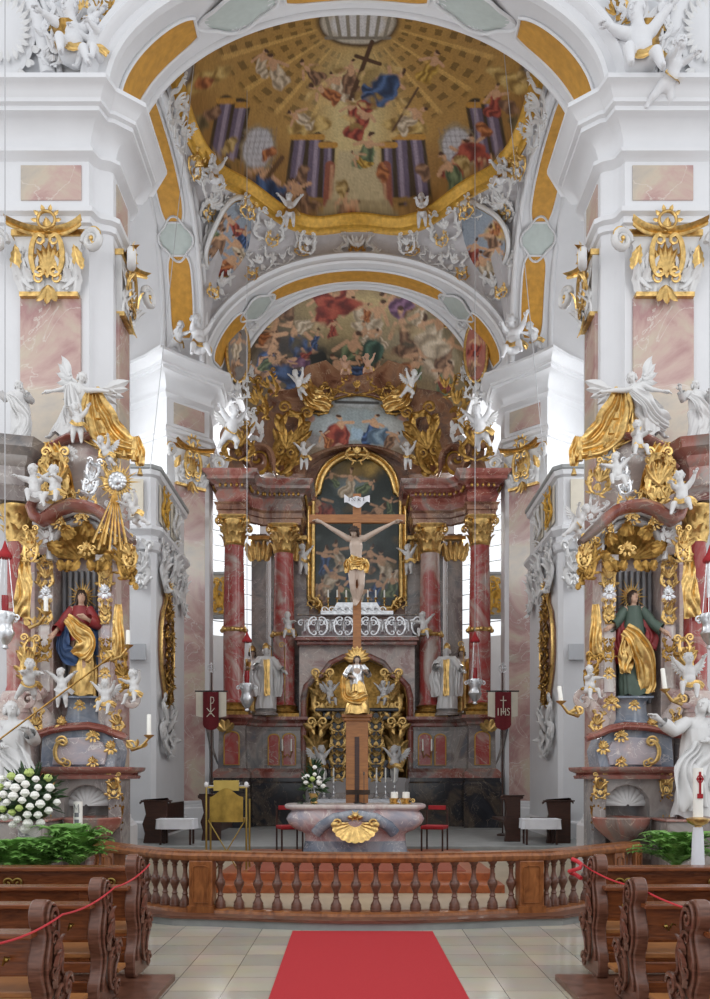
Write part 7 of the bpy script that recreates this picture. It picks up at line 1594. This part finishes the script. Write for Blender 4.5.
# spandrel stucco on the near piers
for sg, sd in ((-1, 'left'), (1, 'right')):
    X = lambda x: (x if sg < 0 else 714-x)
    t = thing('spandrel_relief', f'white and gilded stucco trophies above the near {sd} cornice', 'stucco ornament', tuple(P(X(75), 60, 13.2))); Q = T(*-t.location)
    for k, (x, y, w, h, r, mt) in enumerate(((72, 20, 60, 50, .1, W_), (90, 45, 34, 40, -.4, WHITE), (55, 50, 26, 34, .3, W_), (100, 12, 24, 30, .5, GOLDD), (80, 8, 30, 24, 0, GOLD), (98, 62, 14, 16, 0, GOLD), (55, 25, 14, 16, 0, GOLD))):
        m = MB(Q); m.rocaille(T(*P(X(x), y, 13.1)) @ RY(r*-sg), w*.0158, h*.0158, 360+k, 1, k % 2 == 0); m.build('relief', mt, t, smooth=60)
    m = MB(Q); c = P(X(70), 42, 12.95); m.lathe([(.16, -.2), (.22, -.1), (.2, .0), (.26, .14), (.2, .2), (.001, .2)], 14, M=T(*c), fl=lambda a, z: 1+.08*math.sin(a*9))
    m.build('gilded_basket', GOLDD, t, smooth=50)
    t = thing('stucco_roundel', f'round stucco medallion with rayed shell at the upper {sd} picture edge', 'stucco ornament', tuple(P(X(6), 32, 13.15))); Q = T(*-t.location); c = P(X(6), 32, 13.15)
    m = MB(Q @ T(*c)); m.lathe([(.30, -.06), (.36, 0), (.42, -.03), (.47, 0)], 40, M=RX(PI/2) @ SC(1, 1.5, -1)); m.build('rim', W_, t, smooth=60)
    m = MB(Q @ T(*c))
    for k in range(22): a = k*2*PI/22; m.leaf(T(.1*math.cos(a), -.05, .14*math.sin(a)) @ RY(PI/2-a), .34+.12*abs(math.sin(a)), .10, .2, 1, 5)
    for k in range(18): a = k*2*PI/18; m.leaf(T(.46*math.cos(a), -.03, .7*math.sin(a)) @ RY(PI/2-a+.4), .22, .14, .6, 2, 5)
    m.build('rays', WHITE, t, smooth=60)
    m = MB(); m.tube([P(X(x), y, 13.15) for x, y in ((12, -40), (24, -12), (36, 14), (43, 40), (48, 74))], .12, 8, flat=.6); m.tube([P(X(x+12), y, 13.18) for x, y in ((12, -40), (24, -12), (36, 14), (43, 40), (48, 74))], .05, 8); struct(m.build('trim_15', W_, smooth=60))
# stucco on the side bay vault
for sg, sd in ((-1, 'left'), (1, 'right')):
    X = lambda x: (x if sg < 0 else 714-x)
    t = thing('wall_stucco', f'gilt-edged stucco shellwork on the {sd} side bay wall above the far pier', 'stucco ornament', tuple(P(X(140), 270, 22.3))); Q = T(*-t.location)
    for k, (x, y, w, h, mt) in enumerate(((136, 245, 26, 50, W_), (143, 290, 22, 40, W_), (150, 222, 18, 30, GOLD), (132, 300, 14, 24, GOLD), (150, 262, 14, 30, W_))):
        m = MB(Q); m.rocaille(T(*P(X(x), y, 22.2)) @ RY(.3*sg*(k-2)), w*.0268, h*.0268, 380+k, 1, k % 2 == 0); m.build('relief', mt, t, smooth=60)
# lunettes of the apse and gallery parapets
for sg, sd in ((-1, 'left'), (1, 'right')):
    X = lambda x: 357+sg*(357-x)
    c = P(X(238), 352, 22.75); t = thing('lunette_painting', f'oval painted panel in a gilded frame at the {sd} springing of the apse vault', 'painting', tuple(c)); Q = T(*-c) @ place_m(c, (-sg*.5, -1, -.1), (0, 0, 1))
    def op(X_, Y_, bx=X(238)):
        p = Painter(X_, Y_, '#7c7671' if sg < 0 else '#a3675a', 3); p.person(bx, 345, 28, .1, ROBES[5 if sg < 0 else 0]); p.person(bx-3, 366, 24, .5, ROBES[3]); p.grain(.2); return p.C
    o = painted('painted_panel', lambda u, v: tuple(c+(place_m((0, 0, 0), (-sg*.5, -1, -.1), (0, 0, 1)) @ Vector((.30*v*math.cos(u*2*PI), -.03, .75*v*math.sin(u*2*PI))))), 40, 16, op, t, cu=True); o.location = -c
    m = MB(Q); m.tube([(.32*math.cos(a), 0, .80*math.sin(a)) for a in [i*2*PI/32 for i in range(32)]], .05, 8, closed=True); m.build('gilt_frame', GOLD, t, smooth=60)
    m = MB(Q); m.rocaille(T(0, 0, -.95), .8, .6, 390); m.build('shellwork', WHITE, t, smooth=60)
    m = MB(Q); m.rocaille(T(sg*-.3, 0, .9), .6, .5, 391); m.build('shellwork', WHITE, t, smooth=60)
    t = thing('gallery_parapet', f'cream gallery parapet with gilt scrollwork behind the {sd} far pier', 'parapet', (sg*4.4, 25.2, 6.6))
    m = MB(); m.box2((-.75, 0, 0), (.75, .12, 1.25)); m.build('panel', CREAM, t, smooth=0); m = MB(); m.box2((-.8, -.06, 1.25), (.8, .18, 1.34)); m.build('top_rail', STONE, t, smooth=0, bev=.01); m = MB(); m.box2((-.8, -.06, -.06), (.8, .18, .03)); m.build('base_rail', STONE, t, smooth=0, bev=.01)
    for k in (-1, 0, 1): m = MB(); m.rocaille(T(k*.48, -.03, .62), .45, 1.0, 395+k); m.build('scrollwork', GOLDM, t, smooth=60)
# extra rocaille of the apse wall and high altar surroundings
t = thing('vault_stucco', 'gilt and white stucco trimming along the rim of the apse vault', 'stucco ornament', (0, 23.3, 13)); Q = T(0, -23.3, -13)
for sg in (-1, 1):
    for k, (x, y, w, h, mt) in enumerate(((262, 320, 16, 18, GOLD), (256, 400, 20, 40, GOLDD), (250, 430, 26, 34, WHITE), (268, 385, 26, 26, GOLDD), (247, 372, 12, 22, WHITE))):
        m = MB(Q); m.rocaille(T(*P(357+sg*(357-x), y, 23.25)) @ RY(.3*sg), w*.028, h*.028, 400+k, 1, k % 2 == 0); m.build('shellwork', mt, t, smooth=60)

for sg in (-1, 1):      # shellwork riding on the dome ring
    for k, (dg, w, h, mt) in enumerate(((4, .8, .7, WHITE), (15, .6, .5, GOLD), (26, .8, .6, WHITE), (45, .5, .4, GOLD), (70, .6, .45, WHITE), (-8, .9, .8, WHITE))):
        th = math.radians(dg) if sg > 0 else PI-math.radians(dg)
        o = ringpt(th, 1.0, -.42); n = Vector((-o.x, DC-o.y, -2.2)); m = MB(OI); m.rocaille(place_m(o+n.normalized()*.05, n, (0, 0, 1)), w, h, 420+k); m.build('shellwork', mt, ORN, smooth=60)
# ---------------------------------------------------------------- light and camera
sc = bpy.context.scene
w = bpy.data.worlds.new('sky'); sc.world = w; w.use_nodes = True
bg = w.node_tree.nodes['Background']; bg.inputs[0].default_value = (.93, .96, 1, 1); bg.inputs[1].default_value = .95
def area(name, loc, target, sx, sy, power, col=(1, 1, 1)):
    l = bpy.data.lights.new(name, 'AREA'); l.shape = 'RECTANGLE'; l.size = sx; l.size_y = sy; l.energy = power; l.color = col
    o = bpy.data.objects.new(name, l); COL.objects.link(o); o.location = loc
    o.rotation_euler = (Vector(target)-Vector(loc)).to_track_quat('-Z', 'Y').to_euler(); return o
for sg in (-1, 1):
    area('apse_window_light', (sg*4.6, 28.6, 9), (0, 20, 6), 2.2, 4.5, 520, (.95, .98, 1))
    area('side_window_light', (sg*7.7, 18.2, 9), (0, 18, 8), 5, 5, 420, (.95, .98, 1))
    area('nave_window_light', (sg*7.5, 4, 9), (-sg*1, 14, 6), 4, 6, 170, (1, .99, .97))
cam = bpy.data.cameras.new('camera'); co = bpy.data.objects.new('camera', cam); COL.objects.link(co)
co.location = (0, 0, HC); co.rotation_euler = (PI/2, 0, 0)
cam.sensor_fit = 'AUTO'; cam.sensor_width = 36; cam.lens = F/999*36
cam.shift_y = (CY-499.5)/999; cam.shift_x = -(CX-355)/999; cam.clip_end = 200
sc.camera = co
sc.view_settings.view_transform = 'Standard'; sc.view_settings.look = 'None'; sc.view_settings.gamma = 1; sc.view_settings.exposure = 0.25
sc.view_settings.use_curve_mapping = False
